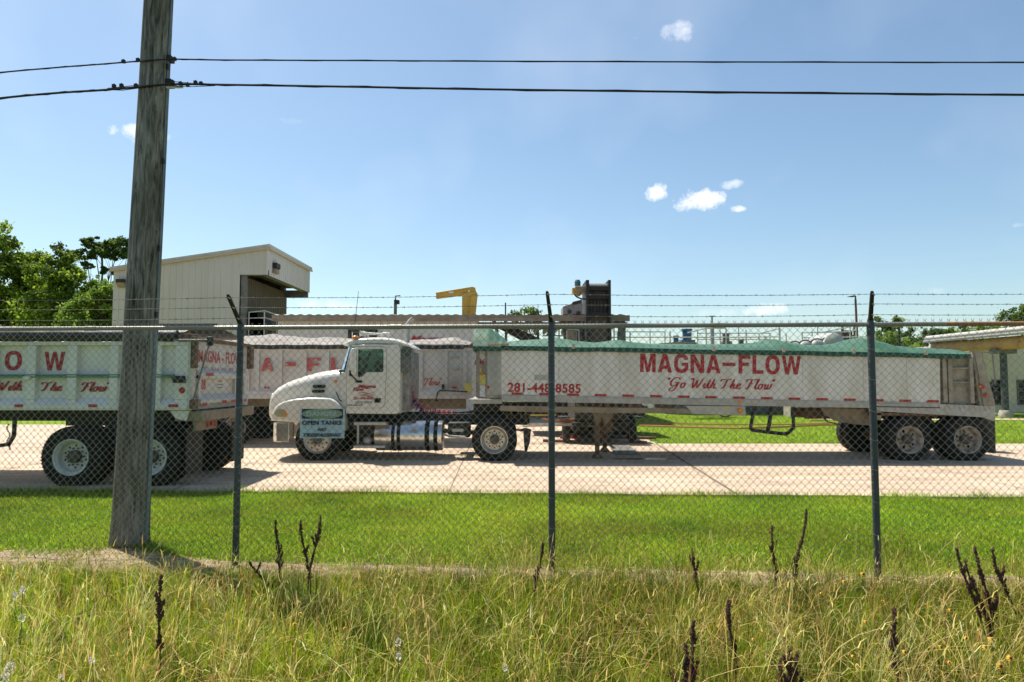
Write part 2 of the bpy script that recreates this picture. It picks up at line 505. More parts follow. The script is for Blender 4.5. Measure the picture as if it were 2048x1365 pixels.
class MB:
    """collects vertices and faces; coordinates are world coordinates"""

    def __init__(self):
        self.v = []
        self.f = []

    def add(self, vs, fs):
        o = len(self.v)
        self.v.extend([tuple(p) for p in vs])
        self.f.extend([tuple(i + o for i in f) for f in fs])
        return self

    def box(self, x0, x1, y0, y1, z0, z1):
        x0, x1 = sorted((x0, x1)); y0, y1 = sorted((y0, y1)); z0, z1 = sorted((z0, z1))
        v = [(x0, y0, z0), (x1, y0, z0), (x1, y1, z0), (x0, y1, z0), (x0, y0, z1), (x1, y0, z1), (x1, y1, z1), (x0, y1, z1)]
        return self.add(v, [(0, 3, 2, 1), (4, 5, 6, 7), (0, 1, 5, 4), (1, 2, 6, 5), (2, 3, 7, 6), (3, 0, 4, 7)])

    def prism(self, pts, d):
        """pts: planar 3-D polygon, extruded by vector d"""
        n = len(pts)
        d = Vector(d)
        pts = [Vector(p) for p in pts]
        nrm = Vector((0, 0, 0))
        for i in range(n):
            nrm += pts[i].cross(pts[(i + 1) % n])
        if nrm.dot(d) > 0:
            pts = pts[::-1]
        v = pts + [p + d for p in pts]
        f = [tuple(range(n)), tuple(range(2 * n - 1, n - 1, -1))]
        for i in range(n):
            j = (i + 1) % n
            f.append((i, i + n, j + n, j))
        return self.add(v, f)

    def tube(self, pts, r, n=8, cap=True, r1=None):
        pts = [Vector(p) for p in pts]
        m = len(pts)
        rings = []
        prev = None
        for i, p in enumerate(pts):
            if i == 0:
                t = pts[1] - p
            elif i == m - 1:
                t = p - pts[i - 1]
            else:
                t = (pts[i + 1] - p).normalized() + (p - pts[i - 1]).normalized()
            if t.length < 1e-9:
                t = Vector((0, 0, 1))
            t.normalize()
            if prev is None:
                a = Vector((0, 0, 1)) if abs(t.z) < .9 else Vector((1, 0, 0))
                u = t.cross(a).normalized()
            else:
                u = (prev - t * prev.dot(t)).normalized()
            prev = u
            w = t.cross(u)
            rr = r if r1 is None else r + (r1 - r) * i / (m - 1)
            rings.append([p + (u * math.cos(2 * math.pi * k / n) + w * math.sin(2 * math.pi * k / n)) * rr for k in range(n)])
        v = [q for rg in rings for q in rg]
        f = []
        for i in range(m - 1):
            for k in range(n):
                k2 = (k + 1) % n
                f.append((i * n + k, i * n + k2, (i + 1) * n + k2, (i + 1) * n + k))
        if cap:
            f.append(tuple(range(n - 1, -1, -1)))
            f.append(tuple((m - 1) * n + k for k in range(n)))
        return self.add(v, f)

    def lathe(self, c, axis, prof, n=32):
        """prof: list of (distance along axis, radius)"""
        c = Vector(c)
        t = Vector(axis).normalized()
        a = Vector((0, 0, 1)) if abs(t.z) < .9 else Vector((1, 0, 0))
        u = t.cross(a).normalized()
        w = t.cross(u)
        v, f = [], []
        for (d, r) in prof:
            for k in range(n):
                an = 2 * math.pi * k / n
                v.append(c + t * d + (u * math.cos(an) + w * math.sin(an)) * max(r, 1e-4))
        for i in range(len(prof) - 1):
            for k in range(n):
                k2 = (k + 1) % n
                f.append((i * n + k, i * n + k2, (i + 1) * n + k2, (i + 1) * n + k))
        return self.add(v, f)

    def grid(self, rows):
        """rows: list of equally long lists of points"""
        n = len(rows[0])
        v = [p for r in rows for p in r]
        f = []
        for i in range(len(rows) - 1):
            for k in range(n - 1):
                f.append((i * n + k, i * n + k + 1, (i + 1) * n + k + 1, (i + 1) * n + k))
        return self.add(v, f)

    def loft(self, rings, cap=True):
        n = len(rings[0])
        v = [p for r in rings for p in r]
        f = []
        for i in range(len(rings) - 1):
            for k in range(n):
                k2 = (k + 1) % n
                f.append((i * n + k, i * n + k2, (i + 1) * n + k2, (i + 1) * n + k))
        if cap:
            f.append(tuple(range(n - 1, -1, -1)))
            f.append(tuple((len(rings) - 1) * n + k for k in range(n)))
        return self.add(v, f)

    def sphere(self, c, r, n=10, m=7, sc=(1, 1, 1)):
        prof = []
        c = Vector(c)
        v, f = [], []
        for i in range(m + 1):
            ph = math.pi * i / m
            for k in range(n):
                th = 2 * math.pi * k / n
                v.append((c.x + sc[0] * r * math.sin(ph) * math.cos(th), c.y + sc[1] * r * math.sin(ph) * math.sin(th), c.z - sc[2] * r * math.cos(ph)))
        for i in range(m):
            for k in range(n):
                k2 = (k + 1) % n
                f.append((i * n + k, i * n + k2, (i + 1) * n + k2, (i + 1) * n + k))
        return self.add(v, f)

    def plate(self, outer, holes, origin, ux, uy, th, bevel=0.0):
        """flat plate with holes: 2-D loops (metres) laid on origin + u*ux + v*uy, thickness th along ux x uy"""
        cu = bpy.data.curves.new('tmp', 'CURVE')
        cu.dimensions = '2D'
        cu.fill_mode = 'BOTH'
        for loop in [outer] + list(holes):
            s = cu.splines.new('POLY')
            s.points.add(len(loop) - 1)
            for i, p in enumerate(loop):
                s.points[i].co = (p[0], p[1], 0, 1)
            s.use_cyclic_u = True
        cu.extrude = max(th / 2 - bevel, 0)
        cu.bevel_depth = bevel
        cu.bevel_resolution = 2
        if bevel:
            cu.offset = -bevel
        return self._curve(cu, origin, ux, uy)

    def _curve(self, cu, origin, ux, uy, fit=None, shear=0, slope=0.0):
        ob = bpy.data.objects.new('tmp', cu)
        me = bpy.data.meshes.new_from_object(ob)
        co = np.empty(len(me.vertices) * 3)
        me.vertices.foreach_get('co', co)
        co = co.reshape(-1, 3)
        if fit is not None and len(co):
            mn, mx = co.min(0), co.max(0)
            co[:, 0] = (co[:, 0] - mn[0]) / (mx[0] - mn[0]) * fit[0]
            co[:, 1] = (co[:, 1] - mn[1]) / (mx[1] - mn[1]) * fit[1]
        origin, ux, uy = Vector(origin), Vector(ux).normalized(), Vector(uy).normalized()
        nz_ = ux.cross(uy).normalized()
        vs = [origin + ux * c[0] + uy * c[1] + nz_ * c[2] for c in co]
        fs = [tuple(p.vertices) for p in me.polygons]
        self.add(vs, fs)
        bpy.data.objects.remove(ob)
        bpy.data.curves.remove(cu)
        bpy.data.meshes.remove(me)
        return self

    def text(self, s, origin, ux, uy, w, h, bold=.02, shear=0.0, th=.004):
        cu = bpy.data.curves.new('tmp', 'FONT')
        cu.body = s
        cu.shear = shear
        cu.offset = bold
        cu.space_character = 1.0 + bold * 1.5
        cu.extrude = th / 2
        cu.resolution_u = 4
        cu.fill_mode = 'BOTH'
        return self._curve(cu, origin, ux, uy, fit=(w, h))

    def obj(self, name, material, parent=None, smooth=True, angle=35, bevel=0.0, origin=None):
        return link(name, self.v, self.f, material, parent, smooth, angle, bevel, origin)


def root_loc(o):
    loc = Vector((0, 0, 0))
    while o is not None:
        loc += Vector(o.location)
        o = o.parent
    return loc


def link(name, vs, fs, material, parent=None, smooth=True, angle=35, bevel=0.0, origin=None):
    me = bpy.data.meshes.new(name)
    base = root_loc(parent) if parent is not None else Vector((0, 0, 0))
    o_ = Vector(origin) if origin is not None else base
    vs = [(p[0] - o_.x, p[1] - o_.y, p[2] - o_.z) for p in vs]
    me.from_pydata(vs, [], fs)
    me.validate()
    me.update()
    if smooth:
        me.polygons.foreach_set('use_smooth', [True] * len(me.polygons))
        me.set_sharp_from_angle(angle=math.radians(angle))
    me.materials.append(material)
    ob = bpy.data.objects.new(name, me)
    ob.parent = parent
    ob.location = o_ - base
    scene.collection.objects.link(ob)
    if bevel > 0:
        b = ob.modifiers.new('bevel', 'BEVEL')
        b.width = bevel
        b.segments = 2
        b.limit_method = 'ANGLE'
        b.angle_limit = math.radians(40)
        b.harden_normals = False
    return ob


def thing(name, label, cat, loc=(0, 0, 0), group=None):
    o = bpy.data.objects.new(name, None)
    o.empty_display_size = .2
    scene.collection.objects.link(o)
    o.location = loc
    o['label'] = label
    o['category'] = cat
    if group:
        o['group'] = group
    return o


def tag(o, label, cat, group=None):
    o['label'] = label
    o['category'] = cat
    if group:
        o['group'] = group
    return o


def struct(o, kind='structure', label=None, cat=None):
    o['kind'] = kind
    if label:
        o['label'] = label
    if cat:
        o['category'] = cat
    return o


def bulk(name, V, Fq, cols, material, parent=None):
    """big mesh from numpy arrays: V (n,3), Fq (m,4) quads, cols (n,3)"""
    base = root_loc(parent) if parent is not None else Vector((0, 0, 0))
    V = V - np.array(base)
    me = bpy.data.meshes.new(name)
    me.vertices.add(len(V))
    me.vertices.foreach_set('co', V.astype(np.float32).ravel())
    me.loops.add(Fq.size)
    me.loops.foreach_set('vertex_index', Fq.astype(np.int32).ravel())
    me.polygons.add(len(Fq))
    k = Fq.shape[1]
    me.polygons.foreach_set('loop_start', np.arange(0, Fq.size, k, dtype=np.int32))
    me.update(calc_edges=True)
    at = me.color_attributes.new('col', 'FLOAT_COLOR', 'POINT')
    c4 = np.ones((len(V), 4), dtype=np.float32)
    c4[:, :3] = cols
    at.data.foreach_set('color', c4.ravel())
    me.materials.append(material)
    ob = bpy.data.objects.new(name, me)
    ob.parent = parent
    scene.collection.objects.link(ob)
    return ob


def vnoise(x, y, s, seed=0):
    """smooth value noise on arrays"""
    r = np.random.default_rng(seed)
    T = r.random((64, 64))
    x = np.asarray(x) * s + 100.5
    y = np.asarray(y) * s + 100.5
    xi = np.floor(x).astype(int); yi = np.floor(y).astype(int)
    fx = x - xi; fy = y - yi
    fx = fx * fx * (3 - 2 * fx); fy = fy * fy * (3 - 2 * fy)
    g = lambda a, b: T[a % 64, b % 64]
    return (g(xi, yi) * (1 - fx) + g(xi + 1, yi) * fx) * (1 - fy) + (g(xi, yi + 1) * (1 - fx) + g(xi + 1, yi + 1) * fx) * fy


def blades(x, y, h, w, lean, az, cols, segs=3, tipcol=None, z0=0.0, curve=1.8, tipw=.15):
    """curved flat blades as quad strips; returns V, F, C"""
    n = len(x)
    t = np.linspace(0, 1, segs + 1)
    V = np.zeros((n, segs + 1, 2, 3))
    C = np.zeros((n, segs + 1, 2, 3))
    dx, dy = np.cos(az), np.sin(az)
    fa = az + np.pi / 2 + rng.normal(0, .6, n)
    wx, wy = np.cos(fa), np.sin(fa)
    for i, ti in enumerate(t):
        off = lean * ti ** curve
        cx = x + dx * off * h
        cy = y + dy * off * h
        cz = z0 + h * (ti - .35 * np.minimum(lean, 1.3) ** 2 * ti ** (curve + 1))
        ww = w * (1 - (1 - tipw) * ti ** 1.5) * .5
        for s, sg in enumerate((-1, 1)):
            V[:, i, s, 0] = cx + sg * wx * ww
            V[:, i, s, 1] = cy + sg * wy * ww
            V[:, i, s, 2] = cz
        cc = cols if tipcol is None else cols * (1 - ti) + tipcol * ti
        C[:, i, 0] = cc
        C[:, i, 1] = cc
    V = V.reshape(-1, 3)
    C = C.reshape(-1, 3)
    base = (np.arange(n) * (segs + 1) * 2)[:, None]
    q = []
    for i in range(segs):
        q.append(base + np.array([2 * i, 2 * i + 1, 2 * i + 3, 2 * i + 2]))
    Fq = np.concatenate(q, 0)
    return V, Fq, C


def join(parts):
    Vs, Fs, Cs = [], [], []
    o = 0
    for V, Fq, C in parts:
        Vs.append(V); Fs.append(Fq + o); Cs.append(C)
        o += len(V)
    return np.concatenate(Vs), np.concatenate(Fs), np.concatenate(Cs)

# ------------------------------------------------------------------ ground, yard, lawns


def fence_y(x):
    return 6.75 - 0.4 / 6.035 * (x + 2.69)


def sheet(name, poly, z, material):
    mb = MB()
    mb.add([(p[0], p[1], z) for p in poly], [tuple(range(len(poly)))])
    return struct(mb.obj(name, material, smooth=False))


def yard_edge(x):
    return 10.86 - .046 * x + .03 * math.sin(x * 1.7) + .02 * math.sin(x * 5.1)


sheet('ground', [(-900, -60), (900, -60), (900, 1500), (-900, 1500)], 0.0, M['ground'])
sheet('lawn', [(-60, fence_y(-60) - .1), (60, fence_y(60) - .1), (60, 11.5), (-60, 11.5)], .004, M['lawn'])
xs = [(-40 + i * .5) for i in range(161)]
yard = [(x, yard_edge(x)) for x in xs] + [(40, 19.2), (4.05, 19.2), (4.0, 27.6), (4.0, 46), (-7.0, 46), (-7.0, 27.4), (-40, 27.4)]
slab = MB().prism([(p[0], p[1], -.2) for p in yard], (0, 0, .24))
struct(slab.obj('concrete_yard', M['conc'], smooth=False))
sheet('back_lawn', [(4.05, 19.2), (80, 19.2), (80, 60), (4.05, 60)], .012, M['lawn'])
sheet('side_lawn', [(-80, 27.4), (-7, 27.4), (-7, 60), (-80, 60)], .012, M['lawn'])
sheet('back_path', [(14, 30.6), (60, 30.0), (60, 31.4), (14, 31.9)], .03, M['conc'])
# joints in the slab
mb = MB()
jm = mat('joint filler', (.10, .08, .055), .9, 0, (.16, .13, .09), 20, .8)


def strip(mb, a, b, w, z):
    a, b = Vector(a), Vector(b)
    n = 24
    d = (b - a).normalized()
    s = Vector((-d.y, d.x))
    row0, row1 = [], []
    for i in range(n + 1):
        p = a + (b - a) * i / n
        k = w * (.7 + .6 * random.random()) * .5
        row0.append((p.x - s.x * k, p.y - s.y * k, z))
        row1.append((p.x + s.x * k, p.y + s.y * k, z))
    mb.grid([row1, row0])


for xj in (-14.5, -10, -5.5, -1.0):
    strip(mb, (xj, yard_edge(xj) + .02), (xj - .3, 27), .02, .044)
strip(mb, (3.5, yard_edge(3.5) + .01), (4.02, 19.2), .06, .044)
strip(mb, (8.3, yard_edge(8.3) + .01), (8.9, 19.2), .025, .044)
strip(mb, (-39, 14.7), (3.7, 14.75), .018, .045)
strip(mb, (3.8, 14.75), (39, 14.8), .018, .045)
strip(mb, (-39, 19.2), (3.9, 19.2), .02, .044)
struct(mb.obj('slab_joints', jm, smooth=False))
# bare dirt along the fence foot, wider round the pole
top_, bot_ = [], []
for i in range(190):
    x = -11 + i * .12
    fy = fence_y(x)
    extra = .30 * math.exp(-((x + 5.0) / 1.1) ** 2) if x > -9 else 0
    extra2 = .30 * math.exp(-((x + 4.1) / .75) ** 2)
    top_.append((x, fy + .17 + extra + extra2 + .09 * noise.noise(Vector((x * 2.2, 0, 0))) + .05 * noise.noise(Vector((x * 9, 1, 0))), .010))
    bot_.append((x, fy - .30 + .10 * noise.noise(Vector((x * 1.7, 5, 0))) + .05 * noise.noise(Vector((x * 8, 7, 0))), .010))
mb = MB()
mid_ = [((a[0] + b[0]) / 2, (a[1] + b[1]) / 2, .026) for a, b in zip(top_, bot_)]
mb.grid([bot_, mid_, top_])
struct(mb.obj('dirt_strip', M['dirt']))


def in_dirt(x, y):
    fy = 6.75 - 0.4 / 6.035 * (x + 2.69)
    ex = .30 * np.exp(-((x + 5.0) / 1.1) ** 2) + .34 * np.exp(-((x + 4.1) / .75) ** 2)
    jit = (vnoise(x, y, 5, 3) - .5) * .22
    return (y > fy - .28 + jit) & (y < fy + .15 + ex + jit)


def pick(pal, n, p=None):
    pal = np.array(pal)
    i = rng.choice(len(pal), n, p=p)
    c = pal[i] * rng.uniform(.75, 1.25, (n, 1))
    return c


# near lawn: short broad blades
def lawn_blades(n, x0, x1, y0, y1, hmin, hmax, w, seed):
    x = rng.uniform(x0, x1, n)
    y = y0 + (y1 - y0) * rng.random(n) ** 1.15
    return x, y


parts = []
n = 330000
y = rng.uniform(5.9, 11.3, n)
x = rng.uniform(-1, 1, n) * (y * .77 + 1.2)
edge = np.array(10.86 - .046 * x)
keep = (y > 6.75 - 0.4 / 6.035 * (x + 2.69) - .2) & (~in_dirt(x, y)) & (y < edge + .10 * vnoise(x, y * 0, 6, 2) + .10 * (rng.random(n) < .4) - .02)
keep |= in_dirt(x, y) & (rng.random(n) < .08 + .6 * (vnoise(x, y, 3.5, 77) > .62)) & (y < edge)
x, y = x[keep], y[keep]
n = len(x)
tint = vnoise(x, y, .9, 5)[:, None]
c = pick([(.20, .31, .010), (.26, .37, .015), (.15, .25, .01), (.34, .41, .035), (.36, .36, .10)], n, [.3, .3, .2, .15, .05])
c = c * (.62 + .6 * tint) * rng.uniform(.4, 1.7, (n, 1)) + np.array([.09, .03, .01]) * (vnoise(x, y, 2.1, 9)[:, None] - .45) + np.array([.10, .02, .02]) * np.clip(vnoise(x, y, .55, 19)[:, None] - .55, 0, 1)
c = np.clip(c, .01, 1)
parts.append(blades(x, y, rng.uniform(.022, .062, n) * (.75 + .6 * vnoise(x, y, 3, 4)) * (1 + 1.3 * np.exp(-((10.90 - .046 * x - y) / .12) ** 2)), rng.uniform(.0045, .0105, n), rng.uniform(.2, 1.2, n), rng.uniform(0, 6.28, n), c, 2, z0=.004))
# back lawn, coarse tufts
n = 60000
x = rng.uniform(4.1, 30, n); y = 19.25 + 16 * rng.random(n) ** 1.5
c = pick([(.16, .26, .012), (.20, .31, .015), (.12, .21, .01), (.27, .34, .03)], n)
parts.append(blades(x, y, rng.uniform(.03, .07, n), rng.uniform(.012, .024, n), rng.uniform(.2, 1, n), rng.uniform(0, 6.28, n), c, 1, z0=.01))
V, Fq, C = join(parts)
g = bulk('lawn_grass', V, Fq, C, M['blade'])
struct(g, 'stuff', 'bright green mown grass on the lawns before and behind the concrete yard', 'grass')

# rough verge in front of the fence
parts = []


def verge(n, ymax_off=.25, ymin=3.3):
    y = ymin + (6.9 - ymin) * rng.random(n)
    x = rng.uniform(-1, 1, n) * (y * .77 + 1.0)
    fy = 6.75 - 0.4 / 6.035 * (x + 2.69)
    k = y < fy - ymax_off + (vnoise(x, y, 4, 8) - .5) * .15
    return x[k], y[k]


def height_scale(x, y):
    fy = 6.75 - 0.4 / 6.035 * (x + 2.69)
    d = np.clip((fy - .2 - y) / 1.0, 0, 1)
    d2 = np.clip((fy - .2 - y) / .5, 0, 1)
    left = np.clip((x + 3.0) / 4.0, 0, 1)       # short on the left, tall on the right
    return (.20 + .75 * d) * (1 - left) + (.42 + .68 * d2) * left


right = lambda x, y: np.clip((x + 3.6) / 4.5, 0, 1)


def clumps(nc, per, hlo, hhi, wlo, whi, spread, pal, yoff=.25, seedy=False, leanlo=.1, leanhi=1.1, dens=None, segs=4, ymin=3.3, straw=None):
    """tussocks: blades that radiate from a common foot, one colour family each"""
    cx, cy = verge(nc, yoff, ymin)
    if dens is not None:
        k = rng.random(len(cx)) < dens(cx, cy)
        cx, cy = cx[k], cy[k]
    m = len(cx)
    hs = height_scale(cx, cy) * rng.uniform(.55, 1.25, m)
    pc = pick(pal, m)
    cnt = np.maximum(3, rng.poisson(per, m))
    idx = np.repeat(np.arange(m), cnt)
    n = len(idx)
    az = rng.uniform(0, 6.28, n)
    wind = rng.normal(-.5, .5, m)[idx]
    rad = np.abs(rng.normal(0, spread, n))
    x = cx[idx] + np.cos(az) * rad
    y = cy[idx] + np.sin(az) * rad
    h = rng.uniform(hlo, hhi, n) * hs[idx]
    lean = np.clip(rng.uniform(leanlo, leanhi, n) * (.4 + rad / spread * .5), 0, 2)
    az = np.where(rng.random(n) < .25, wind, az)
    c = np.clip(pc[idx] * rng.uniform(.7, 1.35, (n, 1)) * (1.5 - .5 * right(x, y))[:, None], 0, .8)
    if straw is not None:
        s_ = rng.random(n) < straw
        c[s_] = pick([(.46, .38, .17), (.34, .25, .10)], s_.sum())
    out = [blades(x, y, h, rng.uniform(wlo, whi, n), lean, az, c, segs, tipw=.5 if seedy else .15)]
    if seedy:
        tx = x + np.cos(az) * lean * h
        ty = y + np.sin(az) * lean * h
        tz = h * (1 - .35 * np.minimum(lean, 1.3) ** 2)
        k = rng.random(n) < .6
        nk = k.sum()
        out.append(blades(tx[k], ty[k], rng.uniform(.03, .085, nk), rng.uniform(.004, .0085, nk), lean[k] * 1.2, az[k], np.clip(c[k] * 1.15, 0, .8), 2, z0=tz[k] - .01))
    return out


# short understorey, darker towards the tall right-hand part
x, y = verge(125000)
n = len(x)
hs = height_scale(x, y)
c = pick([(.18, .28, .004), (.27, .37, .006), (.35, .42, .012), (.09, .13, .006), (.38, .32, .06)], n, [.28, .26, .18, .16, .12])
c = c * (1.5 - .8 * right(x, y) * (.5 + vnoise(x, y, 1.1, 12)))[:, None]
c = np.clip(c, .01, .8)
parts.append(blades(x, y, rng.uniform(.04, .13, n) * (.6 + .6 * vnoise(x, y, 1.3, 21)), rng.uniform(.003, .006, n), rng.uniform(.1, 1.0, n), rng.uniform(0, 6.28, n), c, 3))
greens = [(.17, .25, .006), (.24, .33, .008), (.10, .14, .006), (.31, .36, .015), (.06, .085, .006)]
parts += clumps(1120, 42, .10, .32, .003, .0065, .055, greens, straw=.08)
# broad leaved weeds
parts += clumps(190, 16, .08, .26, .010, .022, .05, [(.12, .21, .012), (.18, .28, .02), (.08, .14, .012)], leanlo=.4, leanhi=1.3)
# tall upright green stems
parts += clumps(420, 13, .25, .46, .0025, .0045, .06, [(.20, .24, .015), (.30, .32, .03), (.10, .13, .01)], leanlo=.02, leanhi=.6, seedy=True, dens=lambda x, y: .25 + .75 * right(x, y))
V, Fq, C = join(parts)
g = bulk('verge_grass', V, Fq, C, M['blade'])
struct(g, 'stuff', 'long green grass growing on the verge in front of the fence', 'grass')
parts = []
strawc = [(.62, .46, .15), (.74, .58, .24), (.46, .31, .10), (.52, .45, .10), (.26, .14, .05)]
parts += clumps(680, 15, .16, .44, .0022, .0042, .07, strawc, .3, True, .15, 1.3, dens=lambda x, y: np.clip(vnoise(x, y, .9, 31) * 1.8 - .55 + .35 * right(x, y), .04, 1), segs=5)
# single arching stems
x, y = verge(3100, .28)
n = len(x)
hs = height_scale(x, y)
c = pick(strawc + [(.36, .40, .12)], n)
h = rng.uniform(.25, .58, n) * hs; lean = rng.uniform(.1, 1.2, n); az = rng.uniform(0, 6.28, n)
parts.append(blades(x, y, h, rng.uniform(.0028, .0045, n), lean, az, c, 6, tipw=.6, curve=2.3))
parts.append(blades(x + np.cos(az) * lean * h, y + np.sin(az) * lean * h, rng.uniform(.05, .10, n), rng.uniform(.006, .010, n), lean * 1.3, az, np.clip(c * 1.15, 0, .8), 2, z0=h * (1 - .35 * np.minimum(lean, 1.3) ** 2) - .01))
# flattened straw
x, y = verge(9000, .3)
n = len(x)
c = pick([(.40, .33, .17), (.30, .24, .12), (.45, .38, .22)], n)
parts.append(blades(x, y, rng.uniform(.05, .16, n), rng.uniform(.002, .004, n), rng.uniform(1.2, 2.2, n), rng.uniform(0, 6.28, n), c, 3))
V, Fq, C = join(parts)
g = bulk('dry_grass', V, Fq, C, M['blade'])
struct(g, 'stuff', 'straw coloured dry grass stems and seed heads standing through the verge', 'dry grass')

# ------------------------------------------------------------------ chain-link fence
FD = Vector((6.035, -0.4, 0)).normalized()
FN = Vector((FD.y, -FD.x, 0)) * 1.0            # towards the camera
if FN.y > 0:
    FN = -FN


def FP(x, z, off=0.0):
    return Vector((x, fence_y(x), z)) + FN * off


fence = thing('chain_link_fence', 'galvanised chain link fence with three strands of barbed wire running across the whole view', 'fence', FP(.378, 0))
RAIL_Z = 2.335
post_x = [-8.75, -5.72, -2.69, .378, 3.345, 6.33, 9.33]
for i, xp in enumerate(post_x):
    mb = MB()
    c = FP(xp, 0)
    mb.lathe((c.x, c.y, 0), (0, 0, 1), [(0, .0315), (RAIL_Z - .09, .0315), (RAIL_Z - .09, .0355), (RAIL_Z - .03, .0355), (RAIL_Z, .032), (RAIL_Z + .05, .027), (RAIL_Z + .06, 0)], 20)
    mb.obj('post', M['post'], fence)
    # ties on the post
    for k in range(8):
        mb = MB()
        z = .15 + k * .28 + random.uniform(-.03, .03)
        ring = [(c.x + .0345 * math.cos(a), c.y + .0345 * math.sin(a), z + .012 * math.sin(a * 1.0)) for a in [j * math.pi / 5 for j in range(11)]]
        mb.tube(ring, .0022, 4, False)
        mb.obj('wire_tie', M['galv'], fence)
    # barbed wire arm leaning out towards the road
    tips = {-2.69: (455.5, 590, -.28), .378: (1094, 583, -.26), 3.345: (1744.5, 583, -.26)}
    b0 = c + Vector((0, 0, RAIL_Z + .03))
    if xp in tips:
        tx, ty, dy = tips[xp]
        tip = Q(tx, ty, b0.y + dy)
    else:
        tip = b0 + Vector((-.02, -.26, .27))
    mb = MB()
    ax = (tip - b0).normalized()
    sd = Vector((1, 0, 0))
    up = ax.cross(sd).normalized()
    w, hgt = .017, .013
    sec = lambda p, s: [p + sd * w * s - up * hgt * s, p + sd * w * s + up * hgt * s, p - sd * w * s + up * hgt * s, p - sd * w * s - up * hgt * s]
    mb.loft([sec(b0, 1.25), sec(b0 + ax * .06, 1.1), sec(b0 + ax * (tip - b0).length * .9, .95), sec(tip, .7)])
    mb.obj('barbed_wire_arm', M['black'], fence, bevel=.003)
    if xp in tips:
        arm = (b0, tip)
        for fr in (.22, .58, .90):
            mb = MB()
            p = b0.lerp(tip, fr) - up * .0
            mb.tube([p + sd * .019 - Vector((0, .016, .012)), p - sd * .0 - Vector((0, .02, -.002)), p - sd * .019 - Vector((0, .016, -.012))], .0042, 6)
            mb.obj('wire_clip', M['rail_white'], fence)
# top rail: galvanised, the last bay rusted
xr = 4.02
mb = MB()
mb.tube([FP(-8.75, RAIL_Z), FP(-2.69, RAIL_Z), FP(.378, RAIL_Z), FP(xr, RAIL_Z)], .0215, 16)
for xs_ in (-4.3, -1.2, 1.9):
    mb.tube([FP(xs_, RAIL_Z), FP(xs_ + .12, RAIL_Z)], .0245, 16)
mb.obj('top_rail', M['top_rail'], fence)
mb = MB()
mb.tube([FP(xr, RAIL_Z), FP(9.33, RAIL_Z)], .0215, 16)
ro = mb.obj('top_rail', M['rust_rail'], fence)
ro['label'] = 'rusted orange length of top rail'
# bottom tension wire
mb = MB()
pts = [FP(-8.75 + i * .25, .05 + .012 * math.sin(i * 1.3), .02) for i in range(73)]
mb.tube(pts, .0022, 5)
mb.obj('tension_wire', M['galv'], fence)
# woven fabric: one zigzag wire per column, interlocked at the diamond points
a_ = .0358
b_ = .0372
R_ = .0018
zt = RAIL_Z - .010
nseg = int((zt - .03) / b_)
cnt = int((9.33 + 8.75) / a_)
V, Fq = [], []


def sway(s, z):
    """the fabric hangs a little uneven and bellies between its ties"""
    return Vector((.011 * noise.noise(Vector((s * .9, z * 1.1, 0))), 0, .010 * noise.noise(Vector((s * .6, z * .8, 3))))), .022 * noise.noise(Vector((s * .8, z * .9, 9)))


for k in range(cnt):
    x0 = -8.75 + k * a_
    pts = []
    for j in range(nseg + 1):
        z = zt - j * b_
        side = (j + k) % 2
        off = .0042 if side else -.0042
        xx = x0 + a_ * side + (.0016 if side else -.0016)
        d, o = sway(xx, z)
        pts.append(FP(xx, z, .026 + off * 0 + o + (.0026 if (j % 2) else -.0026)) + d)
    # twisted end above the rail
    side0 = k % 2
    e = pts[0] + Vector((-.018 if side0 else .018, 0, .022))
    e2 = e + Vector((.018 if side0 else -.018, 0, .018))
    e2 = pts[0] + Vector((a_ * (-1 if side0 else 1) * .98, 0, b_ * .98))
    e3 = e2 + Vector((.010 if side0 else -.010, -.004, .020))
    pts = [e3, e2] + pts
    m = len(pts)
    o0 = len(V)
    for i, p in enumerate(pts):
        for q in range(4):
            an = math.pi / 2 * q
            V.append((p.x + R_ * 1.4 * math.cos(an), p.y + R_ * math.sin(an), p.z))
    for i in range(m - 1):
        for q in range(4):
            q2 = (q + 1) % 4
            Fq.append((o0 + i * 4 + q, o0 + (i + 1) * 4 + q, o0 + (i + 1) * 4 + q2, o0 + i * 4 + q2))
link('chain_link_mesh', V, Fq, M['galv'], fence, smooth=True, angle=180)
